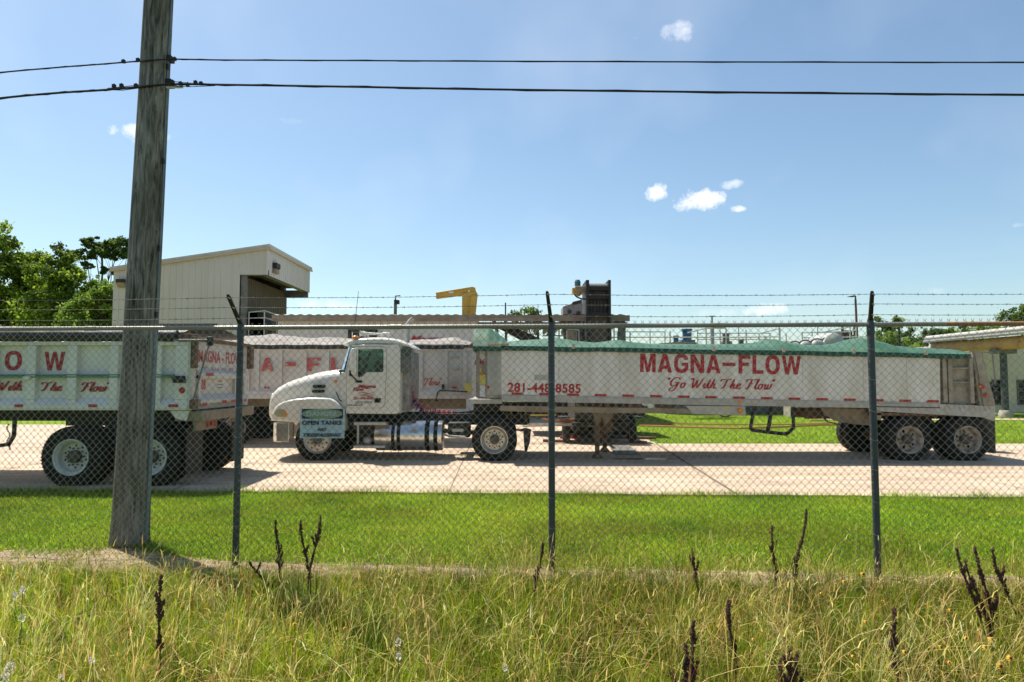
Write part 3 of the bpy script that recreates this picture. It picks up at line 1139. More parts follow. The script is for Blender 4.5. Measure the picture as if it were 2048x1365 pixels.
# three strands of barbed wire
rows = []
for fr in (.22, .58, .90):
    ks = []
    for xp in post_x:
        c = FP(xp, RAIL_Z + .03)
        if xp in tips:
            tx, ty, dy = tips[xp]
            tp = Q(tx, ty, c.y + dy)
        else:
            ref = -2.69 if xp < 0 else 3.345
            cr = FP(ref, RAIL_Z + .03)
            tx, ty, dy = tips[ref]
            tp = Q(tx, ty, cr.y + dy) - cr + c
        ks.append(c.lerp(tp, fr) - Vector((0, .018, 0)))
    rows.append(ks)
for ks in rows:
    mb = MB()
    pl = []
    for i in range(len(ks) - 1):
        for j in range(30):
            t = j / 30
            p = ks[i].lerp(ks[i + 1], t)
            p.z -= .012 * math.sin(math.pi * t) + .002 * noise.noise(Vector((p.x * 3, i, 0)))
            pl.append(p)
    pl.append(ks[-1])
    # two twisted strands
    for ph in (0, math.pi):
        tw = []
        for i in range(len(pl) - 1):
            for j in range(3):
                t = j / 3
                p = pl[i].lerp(pl[i + 1], t)
                an = (i * 3 + j) * 1.9 + ph
                tw.append(p + Vector((0, math.cos(an), math.sin(an))) * .0019)
        mb.tube(tw, .0015, 4, False)
    xx = ks[0].x + random.random() * .1
    while xx < ks[-1].x:
        for i in range(len(pl) - 1):
            if pl[i].x <= xx <= pl[i + 1].x:
                p = pl[i].lerp(pl[i + 1], (xx - pl[i].x) / (pl[i + 1].x - pl[i].x))
                break
        for s in range(4):
            an = random.random() * 6.28
            dv = Vector((random.uniform(-.5, .5), math.cos(an), math.sin(an))).normalized() * .014
            q = p + Vector((random.uniform(-.006, .006), 0, 0))
            mb.tube([q - dv * .3, q + dv], .0011, 3, False)
        mb.tube([p - Vector((.007, 0, 0)), p + Vector((.007, 0, 0))], .0036, 5)
        xx += .127 + random.uniform(-.01, .01)
    mb.obj('barbed_wire', M['barb'], fence)

# ------------------------------------------------------------------ warning sign tied behind the fabric
SY = fence_y(-1.7) + .03
a = Q(599.5, 877, SY); b = Q(689.5, 817.5, SY)
sign = thing('warning_sign', 'white, blue-shade-tinted rectangular OPEN TANKS NO TRESPASSING sign tied to the chain link fence', 'sign', ((a.x + b.x) / 2, SY, a.z))
mb = MB(); mb.box(a.x, b.x, SY, SY + .004, a.z, b.z)
mb.obj('panel', M['sign_face_shaded'], sign)
kx = (b.x - a.x) / 1215.0; kz = (b.z - a.z) / 795.0


def SP(u, v):      # u, v in the enlarged crop of the sign
    return Vector((a.x + (u - 270) * kx, SY - .002, b.z - (v - 230) * kz))


mb = MB(); p, q = SP(315, 505), SP(1440, 236); mb.box(p.x, q.x, SY - .0015, SY, p.z, q.z)
mb.obj('black_band', M['sign_black'], sign)
mb = MB()
cc = SP(872, 372)
for (rx, ry, m_, nm, o) in ((548, 128, 'sign_pale', 'oval_border', .003), (534, 118, 'sign_green', 'oval', .0045)):
    mb = MB()
    mb.prism([(cc.x + rx * kx * math.cos(t), SY - o, cc.z + ry * kz * math.sin(t)) for t in [2 * math.pi * i / 48 for i in range(48)]], (0, .0012, 0))
    mb.obj(nm, M[m_], sign)
X_, Z_ = Vector((1, 0, 0)), Vector((0, 0, 1))


def sign_text(s, u0, v0, u1, v1, m_, bold, shear=0):
    mb = MB()
    p, q = SP(u0, v1), SP(u1, v0)
    mb.text(s, (p.x, SY - .006, p.z), X_, Z_, q.x - p.x, q.z - p.z, bold, shear, .002)
    mb.obj('lettering', M[m_], sign)


sign_text('DANGER', 450, 310, 1290, 430, 'sign_pale', .035)
sign_text('OPEN TANKS', 330, 550, 1415, 668, 'sign_black', .04)
sign_text('NO', 755, 748, 985, 838, 'sign_black', .045, .3)
sign_text('TRESPASSING', 365, 890, 1390, 985, 'sign_black', .04, .3)

# ------------------------------------------------------------------ utility pole
PD = 7.66
pb = Q(259, 1083, PD); pb.z = 0
pole = thing('utility_pole', 'thick weathered grey wooden utility pole leaning slightly, standing just behind the fence', 'utility pole', (pb.x, PD, 0))
base_r = .188
ptop = Q(317.5, 0, PD)
axd = (ptop - pb)
axd = axd * (8.5 / axd.z)
mb = MB()
rings = []
N = 64
for i in range(0, 86):
    z = i * .1
    c = pb + axd * (z / 8.5)
    r = base_r * (1 - .030 * z) + .02 * math.exp(-z * 4)
    ring = []
    for k in range(N):
        an = 2 * math.pi * k / N
        rr = r * (1 + .018 * noise.noise(Vector((math.cos(an) * 3, math.sin(an) * 3, z * .7))) + .012 * noise.noise(Vector((math.cos(an) * 14, math.sin(an) * 14, z * 1.1))))
        ring.append(c + Vector((math.cos(an) * rr, math.sin(an) * rr, -.02 if i == 0 else 0)))
    rings.append(ring)
mb.loft(rings)
mb.obj('pole', M['wood'], pole, angle=180)
# ground wire conduit down its right side
mb = MB()
pts = []
for i in range(0, 60):
    z = i * .14
    c = pb + axd * (z / 8.5)
    r = base_r * (1 - .030 * z)
    pts.append(c + Vector((r * .985 + .010 + .006 * math.sin(z * 2.1), -.03, 0)))
mb.tube(pts[:18], .017, 8)
mb.tube(pts[17:], .007, 6)
mb.obj('conduit', M['conduit'], pole)
for z in (2.55, 3.3, 4.3, 5.4):
    mb = MB()
    c = pb + axd * (z / 8.5) + Vector((base_r * (1 - .03 * z), -.03, 0))
    mb.box(c.x - .012, c.x + .016, c.y - .02, c.y + .02, c.z - .03, c.z + .03)
    mb.obj('staple', M['black'], pole)
# fittings where the cables cross
for (py0, h) in ((119, .03), (168, .04)):
    mb = MB()
    c = Q(342, py0, PD)
    mb.box(c.x - .05, c.x + .02, PD - .05, PD + .05, c.z - h, c.z + h)
    mb.obj('cable_bracket', M['black'], pole)
mb = MB(); p = Q(333, 173.5, PD - .14); q = Q(366, 175.5, PD - .14); mb.box(p.x, q.x, PD - .15, PD - .13, q.z - .006, p.z + .006)
mb.obj('marker_tag', M['sticker'], pole)


def cable(name, label, pts_px, r, clamps, extra=None):
    t = thing(name, label, 'cable', Q(*pts_px[len(pts_px) // 2][:2], PD - .15))
    mb = MB()
    pl = [Q(px, py, yy) for (px, py, yy) in pts_px]
    # smooth by Catmull-Rom
    sm = []
    for i in range(len(pl) - 1):
        p0 = pl[max(i - 1, 0)]; p1 = pl[i]; p2 = pl[i + 1]; p3 = pl[min(i + 2, len(pl) - 1)]
        for j in range(8):
            u = j / 8
            sm.append(.5 * ((2 * p1) + (p2 - p0) * u + (2 * p0 - 5 * p1 + 4 * p2 - p3) * u * u + (3 * p1 - p0 - 3 * p2 + p3) * u ** 3))
    sm.append(pl[-1])
    mb.tube(sm, r, 8)
    tw = [p + Vector((0, math.cos(i * 1.1), math.sin(i * 1.1))) * r * .9 for i, p in enumerate(sm)]
    mb.tube(tw, r * .45, 5)
    mb.obj('cable_bundle', M['cable'], t)
    for e in (extra or []):
        mb = MB(); mb.tube([Q(px, py, PD - .16) for px, py in e], .0042, 6); mb.obj('support_wire', M['cable'], t)
    for (px, py) in clamps:
        mb = MB(); c = Q(px, py, PD - .16)
        mb.box(c.x - .018, c.x + .018, c.y - .015, c.y + .015, c.z - .014, c.z + .020)
        mb.tube([c + Vector((0, 0, .01)), c + Vector((0, 0, .03))], .007, 6)
        mb.obj('cable_clamp', M['black'], t)


PC = PD - .17
cable('overhead_cable', 'upper of the two black overhead cables crossing the sky past the pole', [(-900, 240, PC), (-200, 165, PC), (0, 145.5, PC), (120, 135, PC), (200, 129, PC), (283, 122.5, PC), (345, 119, PC), (450, 120.5, PC), (700, 121.5, PC), (1000, 123, PC), (1500, 124.5, PC), (2048, 125.5, PC), (2300, 126, PC), (3000, 126, PC)], .0085,
      [(247, 124), (276, 121), (349, 119)], [[(240, 126), (283, 121)], [(345, 118), (420, 119.5)]])
cable('overhead_cable', 'lower and thicker of the two black overhead cables crossing the sky past the pole', [(-900, 330, PC), (-200, 222, PC), (0, 197, PC), (120, 186, PC), (200, 181, PC), (283, 174, PC), (345, 169, PC), (450, 170, PC), (700, 174, PC), (1000, 179.5, PC), (1500, 185.5, PC), (2048, 190.5, PC), (2300, 193, PC), (3000, 200, PC)], .0125,
      [(228, 173), (243, 172), (272, 172), (345, 165), (361, 168), (375, 170), (391, 166), (402, 168)], [[(215, 180), (245, 181), (283, 176)], [(338, 163), (410, 169)], [(338, 171), (375, 174), (430, 172)], [(215, 177), (283, 170)]])


# ------------------------------------------------------------------ dock stalks and flowers in the verge
def dock(label, tops, base, D, name='dock_stalk', seed=0):
    """tops: list of (px, py) tips of its stems; base px at ground, depth D"""
    r = random.Random(seed)
    b = Q(base, 1000, D); b.z = 0
    t = thing(name, label, 'dried weed', b, 'dark dried dock stalks in the verge')
    st, hd, cs = MB(), MB(), []
    Vh, Fh = [], []
    for (px, py) in tops:
        tip = Q(px, py, D + r.uniform(-.03, .05))
        h = tip.z
        pts = []
        wob = r.uniform(-.035, .035)
        for i in range(13):
            u = i / 12
            p = b.lerp(tip, u)
            p.x += wob * math.sin(u * 5) + (b.x - tip.x) * .35 * u * (1 - u) * -1
            p.y += .012 * math.sin(u * 7 + px)
            pts.append(p)
        st.tube(pts, .0055, 5, True, .003)
        lines = [(pts, .36, 1.0, 1.0)]
        for q in range(r.choice((3, 4, 5))):
            u0 = r.uniform(.36, .8)
            i = min(int(u0 * 12), 11)
            a0 = pts[i].lerp(pts[i + 1], u0 * 12 - i)
            L_ = r.uniform(.03, .08)
            sx = r.choice((-1, 1)) * r.uniform(.25, .55)
            br = [a0 + Vector((sx * L_ * (k / 4) ** .7, r.uniform(-.2, .2) * L_ * k / 4, L_ * k / 4)) for k in range(5)]
            st.tube(br, .003, 4, True, .0018)
            lines.append((br, .15, 1.0, .55))
        for (pp, ua, ub, wk) in lines:
            seg_ = len(pp) - 1
            tot_ = sum((pp[k + 1] - pp[k]).length for k in range(seg_))
            u = ua
            while u < ub - .005:
                i = min(int(u * seg_), seg_ - 1)
                p = pp[i].lerp(pp[i + 1], u * seg_ - i)
                wd = wk * .027 * (1.2 - u) ** .5 * max(.15, .62 + 1.1 * noise.noise(Vector((u * 13, px * .37, wk))))
                for k in range(int(r.choice((4, 8, 12, 15)) * (.5 + .5 * wk))):
                    an = r.uniform(0, 6.28)
                    rad = wd * r.uniform(.1, 1.0)
                    c = p + Vector((math.cos(an) * rad, math.sin(an) * rad, r.uniform(-.006, .012)))
                    s = r.uniform(.0035, .0078)
                    o = len(Vh)
                    for dv in ((s, 0, 0), (-s, 0, 0), (0, s, 0), (0, -s, 0), (0, 0, s * 1.3), (0, 0, -s * 1.1)):
                        Vh.append((c.x + dv[0], c.y + dv[1], c.z + dv[2]))
                    for f in ((0, 2, 4), (2, 1, 4), (1, 3, 4), (3, 0, 4), (2, 0, 5), (1, 2, 5), (3, 1, 5), (0, 3, 5)):
                        Fh.append(tuple(o + q2 for q2 in f))
                u += .0095 / max(tot_, .03)
    st.obj('stem', mat('dock stem', (.07, .032, .02), .8), t)
    link('seed_head', Vh, Fh, mat('dock seeds', (.050, .022, .014), .8, 0, (.11, .05, .03), 30, .9), t, smooth=False)


docks = [
    ('thin dark dried stalk right of the leftmost fence post', [(556, 1042)], 560, 5.75),
    ('forked dark dried stalk growing between the sign and the lawn', [(608, 1040), (634, 1032)], 622, 5.45),
    ('bent dark dried stalk arching from the foot of the left fence post', [(505, 1124)], 578, 5.6),
    ('single dark dried stalk below the utility pole', [(321, 1152)], 328, 4.15),
    ('dark dried stalk just left of the middle fence post', [(1078, 1086)], 1074, 5.35),
    ('faint slender dark stalk in the grass right of the middle fence post', [(1388, 1098)], 1392, 5.35),
    ('upright dark dried stalk left of the tallest one', [(1549, 1052)], 1541, 5.5),
    ('tallest dark dried stalk leaning right, seen against the lawn', [(1606, 1020)], 1582, 5.45),
    ('dark dried stalk in the middle of the weeds with its tip leaning right', [(1468, 1200)], 1448, 3.85),
    ('dark dried stalk with small side branches low at the bottom edge', [(1384, 1246), (1367, 1290)], 1374, 3.6),
    ('low branching dark weed at the bottom edge between two taller stalks', [(1576, 1302), (1598, 1310), (1561, 1318)], 1566, 3.5),
    ('dark dried stalk below the right fence post', [(1788, 1218)], 1783, 3.85),
    ('many branched dark dried dock plant at the right', [(1918, 1096), (1960, 1094), (1942, 1122), (1984, 1182)], 1976, 4.5),
    ('slender green dark stalk leaning left near the right edge', [(1988, 1098)], 2046, 4.7),
    ('short dark stalk tip by the middle of the bottom edge', [(1349, 1345)], 1347, 3.9),
]
for i, (lb, tops, base, D) in enumerate(docks):
    dock(lb, tops, base, D, seed=i)

petal = mat('yellow petals', (.72, .42, .02), .6, 0, (.62, .28, .02), 30, .7)
fcent = mat('flower centre', (.05, .025, .015), .8)
fstem = mat('flower stem', (.10, .16, .03), .8)


def flower(label, px, py, D, rad, seed):
    r = random.Random(seed)
    c = Q(px, py, D)
    t = thing('yellow_flower', label, 'flower', (c.x, c.y, 0), 'yellow wildflowers in the verge')
    mb = MB()
    mb.tube([(c.x + r.uniform(-.04, .04), c.y + .03, 0), (c.x + .01, c.y + .01, c.z * .5), tuple(c)], .0018, 5)
    mb.obj('stem', fstem, t)
    mb = MB()
    npet = 9
    up = Vector((r.uniform(-.4, .4), -.7, .7)).normalized()
    u = up.cross(Vector((1, 0, 0))).normalized(); w = up.cross(u)
    for k in range(npet):
        an = 2 * math.pi * k / npet
        d = u * math.cos(an) + w * math.sin(an)
        s = up.cross(d)
        L = rad * r.uniform(.8, 1.1)
        p0 = c + d * .004
        mb.add([p0 - s * .002, p0 + s * .002, c + d * L * .6 + s * rad * .26 - up * .002, c + d * L - up * rad * .3, c + d * L * .6 - s * rad * .26 - up * .002], [(0, 1, 2, 3, 4)])
    mb.obj('petals', petal, t, smooth=False)
    mb = MB(); mb.sphere(c + up * .004, rad * .33, 8, 6)
    mb.obj('flower_centre', fcent, t)


fl = [(1689, 1164, 5.6, .02, 'yellow flower with dark cone left of the foot of the right fence post'),
      (1726, 1149, 5.6, .022, 'yellow flower with dark cone nearest the foot of the right fence post'),
      (1706, 1161, 5.7, .016, 'small yellow flower between the two at the fence post foot'),
      (1643, 1187, 5.2, .012, 'tiny yellow flower in dry grass left of the right fence post'),
      (1765, 1203, 5.1, .013, 'tiny yellow flower hanging over the grass right of the fence post'),
      (1732, 1244, 4.8, .015, 'small yellow flower beside the stalk below the right fence post'),
      (1901, 1221, 4.7, .016, 'yellow flower on an arching stem left of the branched dock'),
      (1933, 1277, 4.4, .016, 'orange yellow flower under the branched dock plant'),
      (1882, 1295, 4.3, .018, 'yellow flower among green leaves left of the lowest pair'),
      (1984, 1280, 4.3, .022, 'larger yellow flower right of the branched dock base'),
      (1971, 1295, 4.25, .018, 'yellow flower just under the larger one at the right'),
      (2021, 1317, 4.15, .022, 'yellow flower close to the right edge'),
      (2001, 1333, 4.1, .025, 'broad yellow flower near the bottom right corner'),
      (1810, 1305, 4.2, .017, 'yellow flower right of the dark stalk below the fence post'),
      (1707, 1314, 4.2, .015, 'small yellow flower low in the weeds left of the dark stalk'),
      (1899, 1326, 4.1, .013, 'tiny yellow flower at the bottom edge'),
      (600, 1228, 4.7, .014, 'yellow flower under the forked dark stalk at the left'),
      (589, 1249, 4.6, .014, 'lower yellow flower under the forked dark stalk'),
      (1507, 1279, 4.3, .012, 'tiny yellow flower in the middle weeds'),
      (690, 1257, 4.5, .012, 'lone tiny yellow flower in the grass below the sign')]
for i, (px, py, D, rad, lb) in enumerate(fl):
    flower(lb, px, py, D * .90, rad * 1.05, i)


def clover(label, px, py, D, rad, seed):
    r = random.Random(seed)
    c = Q(px, py, D)
    t = thing('white_flower', label, 'flower', (c.x, c.y, 0), 'white flower heads in the verge')
    mb = MB()
    mb.tube([(c.x + r.uniform(-.03, .03), c.y + .02, 0), tuple(c)], .002, 5)
    mb.obj('stem', fstem, t)
    mb = MB()
    for k in range(60):
        d = Vector((r.gauss(0, 1), r.gauss(0, 1), r.gauss(0, 1))).normalized()
        p = c + Vector((d.x * rad, d.y * rad, d.z * rad * 1.5))
        s = rad * .28
        e = d.cross(Vector((0, 0, 1))).normalized() * s
        g_ = d.cross(e).normalized() * s
        mb.add([p - e, p + g_, p + e, p - g_ + d * s], [(0, 1, 2, 3)])
    mb.obj('bloom', mat('white petals', (.78, .75, .68), .7, 0, (.62, .56, .48), 40, .8), t, smooth=False)


cl = [(45, 1181, 5.0, .016, 'white flower head topmost of the cluster at the left edge'), (30, 1192, 4.95, .014, 'small white flower head left in the left edge cluster'),
      (44, 1236, 4.6, .016, 'white flower head below the cluster at the left'), (20, 1337, 3.95, .020, 'large white flower head in the bottom left corner'),
      (8, 1360, 3.85, .018, 'white flower head cut by the bottom left corner'), (184, 1321, 4.0, .013, 'single white flower head near the bottom left'),
      (796, 1285, 4.2, .014, 'upper greyish white flower head at the bottom centre left'), (797, 1313, 4.1, .013, 'lower greyish white flower head at the bottom centre left'),
      (1010, 1335, 4.0, .012, 'faint white flower head at the bottom centre'), (123, 1354, 3.9, .010, 'small pinkish white flower head at the bottom left')]
for i, (px, py, D, rad, lb) in enumerate(cl):
    clover(lb, px, py, D * .90, rad, 100 + i)

def sup(cx, cy, rx, ry, n=2.4, N=40, a0=0, a1=360):
    out = []
    for i in range(N):
        a = math.radians(a0 + (a1 - a0) * i / (N - (0 if a1 - a0 == 360 else 1)))
        c, s = math.cos(a), math.sin(a)
        out.append((cx + rx * math.copysign(abs(c) ** (2 / n), c), cy + ry * math.copysign(abs(s) ** (2 / n), s)))
    return out


BLK = {
    'M': (1.0, [(0, 0), (.23, 0), (.23, .62), (.40, 0), (.60, 0), (.77, .62), (.77, 0), (1, 0), (1, 1), (.68, 1), (.5, .36), (.32, 1), (0, 1)], []),
    'A': (.92, [(0, 0), (.25, 0), (.305, .19), (.615, .19), (.67, 0), (.92, 0), (.60, 1), (.32, 1)], [[(.36, .37), (.56, .37), (.46, .74)]]),
    'N': (.88, [(0, 0), (.23, 0), (.23, .60), (.60, 0), (.88, 0), (.88, 1), (.65, 1), (.65, .40), (.28, 1), (0, 1)], []),
    'F': (.78, [(0, 0), (.25, 0), (.25, .41), (.68, .41), (.68, .60), (.25, .60), (.25, .80), (.78, .80), (.78, 1), (0, 1)], []),
    'L': (.72, [(0, 0), (.72, 0), (.72, .20), (.25, .20), (.25, 1), (0, 1)], []),
    'O': (.94, sup(.47, .5, .47, .52), [sup(.47, .5, .22, .32)]),
    'W': (1.26, [(.22, 0), (.47, 0), (.63, .62), (.79, 0), (1.04, 0), (1.26, 1), (1.02, 1), (.90, .36), (.74, 1), (.52, 1), (.36, .36), (.24, 1), (0, 1)], []),
    'G': (.92, [(.92, .72)] + sup(.47, .5, .47, .52, 2.4, 34, 32, 322)[1:] + [(.92, .16), (.92, .55), (.48, .55), (.48, .37), (.69, .37), (.69, .25)] + sup(.47, .5, .23, .325, 2.4, 22, 312, 40) + [(.66, .68)], []),
    'S': None,
}


def block_text(mb, s, org, ux, uy, w, h, gap=.10, th=.003):
    ux, uy = Vector(ux).normalized(), Vector(uy).normalized()
    tot = sum(BLK[c][0] for c in s) + gap * (len(s) - 1)
    k = w / tot
    x = 0
    for c in s:
        adv, outer, holes = BLK[c]
        cv = lambda l: [((x + a) * k, b * h) for a, b in l]
        mb.plate(cv(outer), [cv(q) for q in holes], org, ux, uy, th)
        x += adv + gap
    return mb


# ------------------------------------------------------------------ wheels
WHEEL_MESH = {}


def make_wheel(parent, X, Y, R, kind, rim_m, first=None, zc=None, name='wheel'):
    """kind: 'dual_out' (deep dish), 'steer' (bulging disc); outer face towards -Y at plane Y. Returns hub object"""
    zc = R if zc is None else zc
    key = (kind, rim_m, round(R, 3))
    base = root_loc(parent)
    loc = Vector((X, Y, zc))
    if key in WHEEL_MESH:
        src = WHEEL_MESH[key]
        w = src.copy(); scene.collection.objects.link(w)
        w.parent = parent; w.location = loc - base
        w.rotation_euler = (0, random.uniform(0, 6.28), 0)
        for ch in src.children:
            c = ch.copy(); scene.collection.objects.link(c); c.parent = w
        return w
    rr = .295
    wd = .275
    # hub (the wheel object)
    mb = MB()
    dish = .0 if kind == 'steer' else .155
    mb.lathe((X, Y + dish, zc), (0, -1, 0), [(-.03, .10), (.03, .10), (.05, .085), (.075, .085), (.09, .07), (.10, .035), (.10, 0)] if kind == 'steer' else [(-.05, .115), (.09, .105), (.11, .085), (.12, .05), (.12, 0)], 20)
    for k in range(10):
        an = 2 * math.pi * k / 10
        cx, cz = X + .142 * math.cos(an), zc + .142 * math.sin(an)
        mb.lathe((cx, Y + dish - .0, cz), (0, -1, 0), [(0, .017), (.035, .017), (.04, .008), (.04, 0)], 6)
    w = mb.obj(name, M['hub'], parent, origin=(X, Y, zc))
    # tyre
    mb = MB()
    prof = [(.0 + wd * .10, rr), (.0, rr + .02), (-.005, rr + .06), (0, rr + (R - rr) * .55), (.012, R - .035), (.03, R - .012), (.05, R)]
    full = [(a, b) for a, b in prof]
    # grooves
    t0, t1 = .05, wd - .05
    for k in range(5):
        a0 = t0 + (t1 - t0) * (k + .35) / 5
        full += [(a0 - .001, R), (a0, R - .014), (a0 + .010, R - .014), (a0 + .011, R)]
    full += [(wd - b, c) for b, c in prof[::-1]]
    mb.lathe((X, Y, zc), (0, 1, 0), full, 56)
    # shoulder lugs
    for k in range(56):
        an = 2 * math.pi * k / 56
        ca, sa = math.cos(an), math.sin(an)
        p = Vector((X + ca * (R - .016), Y + .012, zc + sa * (R - .016)))
        tdir = Vector((-sa, 0, ca))
        rdir = Vector((ca, 0, sa))
        mb.prism([p - tdir * .013 - rdir * .018, p + tdir * .013 - rdir * .018, p + tdir * .013 + rdir * .006, p - tdir * .013 + rdir * .006], (0, .03, 0))
    if kind != 'steer' or True:
        pass
    tyre = mb.obj('tyre', M['rubber'], w, angle=30)
    # rim with holes
    mb = MB()
    if kind == 'steer':
        mb.lathe((X, Y, zc), (0, 1, 0), [(-.002, rr + .012), (-.010, rr + .004), (-.006, rr - .008), (.02, rr - .02), (.03, rr - .045)], 48)
        face = .012
        rin = rr - .035
    else:
        mb.lathe((X, Y, zc), (0, 1, 0), [(-.002, rr + .012), (-.010, rr + .006), (-.006, rr - .010), (.03, rr - .022), (.05, rr - .045), (.14, rr - .055), (.155, rr - .075)], 48)
        face = .15
        rin = rr - .068
    circ = lambda r, n, cx=0, cy=0: [(cx + r * math.cos(2 * math.pi * i / n), cy + r * math.sin(2 * math.pi * i / n)) for i in range(n)]
    nh = 10 if rim_m != 'rim_rust' else 5
    rh = .021 if nh == 10 else .034
    holes = [circ(rh, 12, (rin - .043) * math.cos(2 * math.pi * (k + .5) / nh), (rin - .043) * math.sin(2 * math.pi * (k + .5) / nh)) for k in range(nh)]
    holes.append(circ(.10, 28))
    mb.plate(circ(rin, 48), holes, (X, Y + face, zc), (1, 0, 0), (0, 0, 1), .016)
    # raised bolt ring
    if kind == 'steer':
        mb.lathe((X, Y + face, zc), (0, -1, 0), [(.0, .185), (.012, .18), (.014, .12), (.0, .10)], 36)
    mb.obj('rim', M[rim_m], w)
    mb = MB(); mb.lathe((X, Y + face + .03, zc), (0, 1, 0), [(0, 0), (0, rin), (.01, rin), (.06, .16), (.1, .16)], 28)
    mb.obj('brake_drum', M['hole'], w)
    WHEEL_MESH[key] = w
    return w


def inner_tyre(parent, X, Y, R, name='inner_tyre'):
    mb = MB()
    prof = [(.03, .29), (0, R * .72), (.015, R - .03), (.05, R), (.225, R), (.26, R - .03), (.275, R * .72), (.245, .29), (.03, .29)]
    mb.lathe((X, Y, R), (0, 1, 0), prof, 48)
    for k in range(48):
        an = 2 * math.pi * k / 48
        p = Vector((X + math.cos(an) * R, Y + .04, R + math.sin(an) * R))
    mb.lathe((X, Y + .13, R), (0, 1, 0), [(0, 0), (0, .29), (.01, .29), (.01, 0)], 24)
    return mb.obj(name, M['rubber'], parent)


def rib_tyre(parent, X, Y, R):
    """wheel seen edge-on from behind"""
    return inner_tyre(parent, X, Y, R)


# ------------------------------------------------------------------ tractor
TRY = 15.12
tr = thing('semi_tractor', 'white day cab tractor unit with open driver window and chrome tank, parked facing left', 'truck', (Q(800, 900, TRY).x, 16.2, 0))
P = lambda x, y, d=0.0: Q(x, y or 800, TRY + d)
YC = 16.32                 # centre line
# frame rails
mb = MB()
x0, x1 = P(586, 850).x, P(1056, 850).x
for yy in (15.85, 16.70):
    mb.box(x0, x1, yy, yy + .09, .78, 1.04)
for xx in (x0, P(700, 850).x, P(820, 850).x, P(900, 850).x, P(1050, 850).x):
    mb.box(xx, xx + .12, 15.9, 16.75, .8, 1.0)
mb.tube([(P(635, 0).x, 15.4, .5), (P(635, 0).x, 17.3, .5)], .07, 10)
mb.tube([(P(989, 0).x, 15.4, .5), (P(989, 0).x, 17.3, .5)], .10, 10)
mb.sphere((P(989, 0).x, YC, .5), .24, 12, 8)
mb.tube([(P(700, 0).x, YC, .72), (P(980, 0).x, YC, .55)], .06, 10)
mb.box(P(935, 0).x, P(1010, 0).x, 15.95, 16.65, 1.02, 1.12)
mb.obj('chassis_frame', M['black'], tr, bevel=.008)
for nm_, bb_ in (('engine_block', (600, 705, 15.75, 16.9, .62, 1.3)), ('gearbox', (698, 755, 15.95, 16.6, .55, 1.05)), ('tool_box', (893, 938, 15.45, 15.9, .52, .86)), ('tool_box', (893, 925, 16.7, 17.2, .52, .9))):
    mb = MB()
    mb.box(P(bb_[0], 0).x, P(bb_[1], 0).x, *bb_[2:])
    mb.obj(nm_, M['black'], tr, bevel=.03)
# hood
def rrect(x, hw, zt, zb, n=5.0, N=28, yc=YC):
    r = []
    for i in range(N):
        a = 2 * math.pi * i / N + math.pi / N
        c, s = math.cos(a), math.sin(a)
        yy = yc + hw * math.copysign(abs(c) ** (2 / n), c)
        zz = (zt + zb) / 2 + (zt - zb) / 2 * math.copysign(abs(s) ** (2 / n), s)
        r.append(Vector((x, yy, zz)))
    return r


rings = []
for (px, pyt, pyb, hw, nn) in [(540.5, 808, 840, .55, 3.4), (541.5, 794, 844, .68, 4), (545, 783.5, 845, .74, 4.4), (553, 774, 845, .78, 4.6), (573, 762.5, 842, .82, 4.6), (606, 751, 838, .84, 4.4), (636, 743, 836, .89, 4.8), (667, 738.5, 835, .93, 5), (690, 738, 835, .94, 5)]:
    x = Q(px, 800, YC - hw * .88).x
    zt = P(px, pyt, .45).z
    zb = P(px, pyb).z
    rings.append(rrect(x, hw, zt, zb, nn))
mb = MB(); mb.loft(rings)
mb.obj('hood', M['cab'], tr, angle=60)
mb = MB()      # grille and radiator surround
gx = rings[0][0].x
mb.box(gx - .012, gx + .06, YC - .40, YC + .40, 1.0, 1.50)
for k in range(9):
    mb.box(gx - .03, gx - .005, YC - .38 + k * .088, YC - .34 + k * .088, 1.0, 1.48)
mb.obj('grille', M['chrome'], tr, bevel=.01)


def side_plate(name, outer, holes, y, th, material, bevel=.0, parent=None, extra=None):
    """outline in photo pixels at the near plane, laid at depth y"""
    o = P(700, 850)
    conv = lambda l: [(P(a, b).x - o.x, P(a, b).z - o.z) for a, b in l]
    mb = MB()
    mb.plate(conv(outer), [conv(h) for h in holes], (o.x, y + th / 2, o.z), X_, Z_, th, bevel)
    return mb.obj(name, material, parent or tr, angle=40)


# fender with wheel arch
cx, cy = 635, 882
arch = [(cx + 53 * math.cos(math.radians(a)), cy - 53 * math.sin(math.radians(a))) for a in range(22, 149, 7)]
outer = [(539.5, 842), (541, 832), (545, 822), (550, 813.5), (557, 808), (566, 803.5), (578, 800.5), (592, 798), (612, 796.3), (636, 796), (652, 796.5), (662, 798.5), (671, 804), (678, 811), (683, 819), (686, 830), (688, 850), (687, 863)] + arch + [(586, 846)]
side_plate('fender', outer, [], TRY + .02, .42, M['cab'], .055)
side_plate('fender', outer, [], 17.12, .42, M['cab'], .055)
for yy in (TRY + .02, 17.12):      # lamp pods
    pass
side_plate('headlight', [(547, 829), (549, 822), (554, 819), (562, 818.5), (569, 820), (573, 827), (574, 833), (570, 835.5), (552, 834)], [], TRY + .005, .10, M['headlamp'], .02)
side_plate('indicator_lamp', [(567, 821), (571, 823), (573.5, 828), (574, 833), (570, 835), (567, 833)], [], TRY - .003, .10, M['amber'], .01)
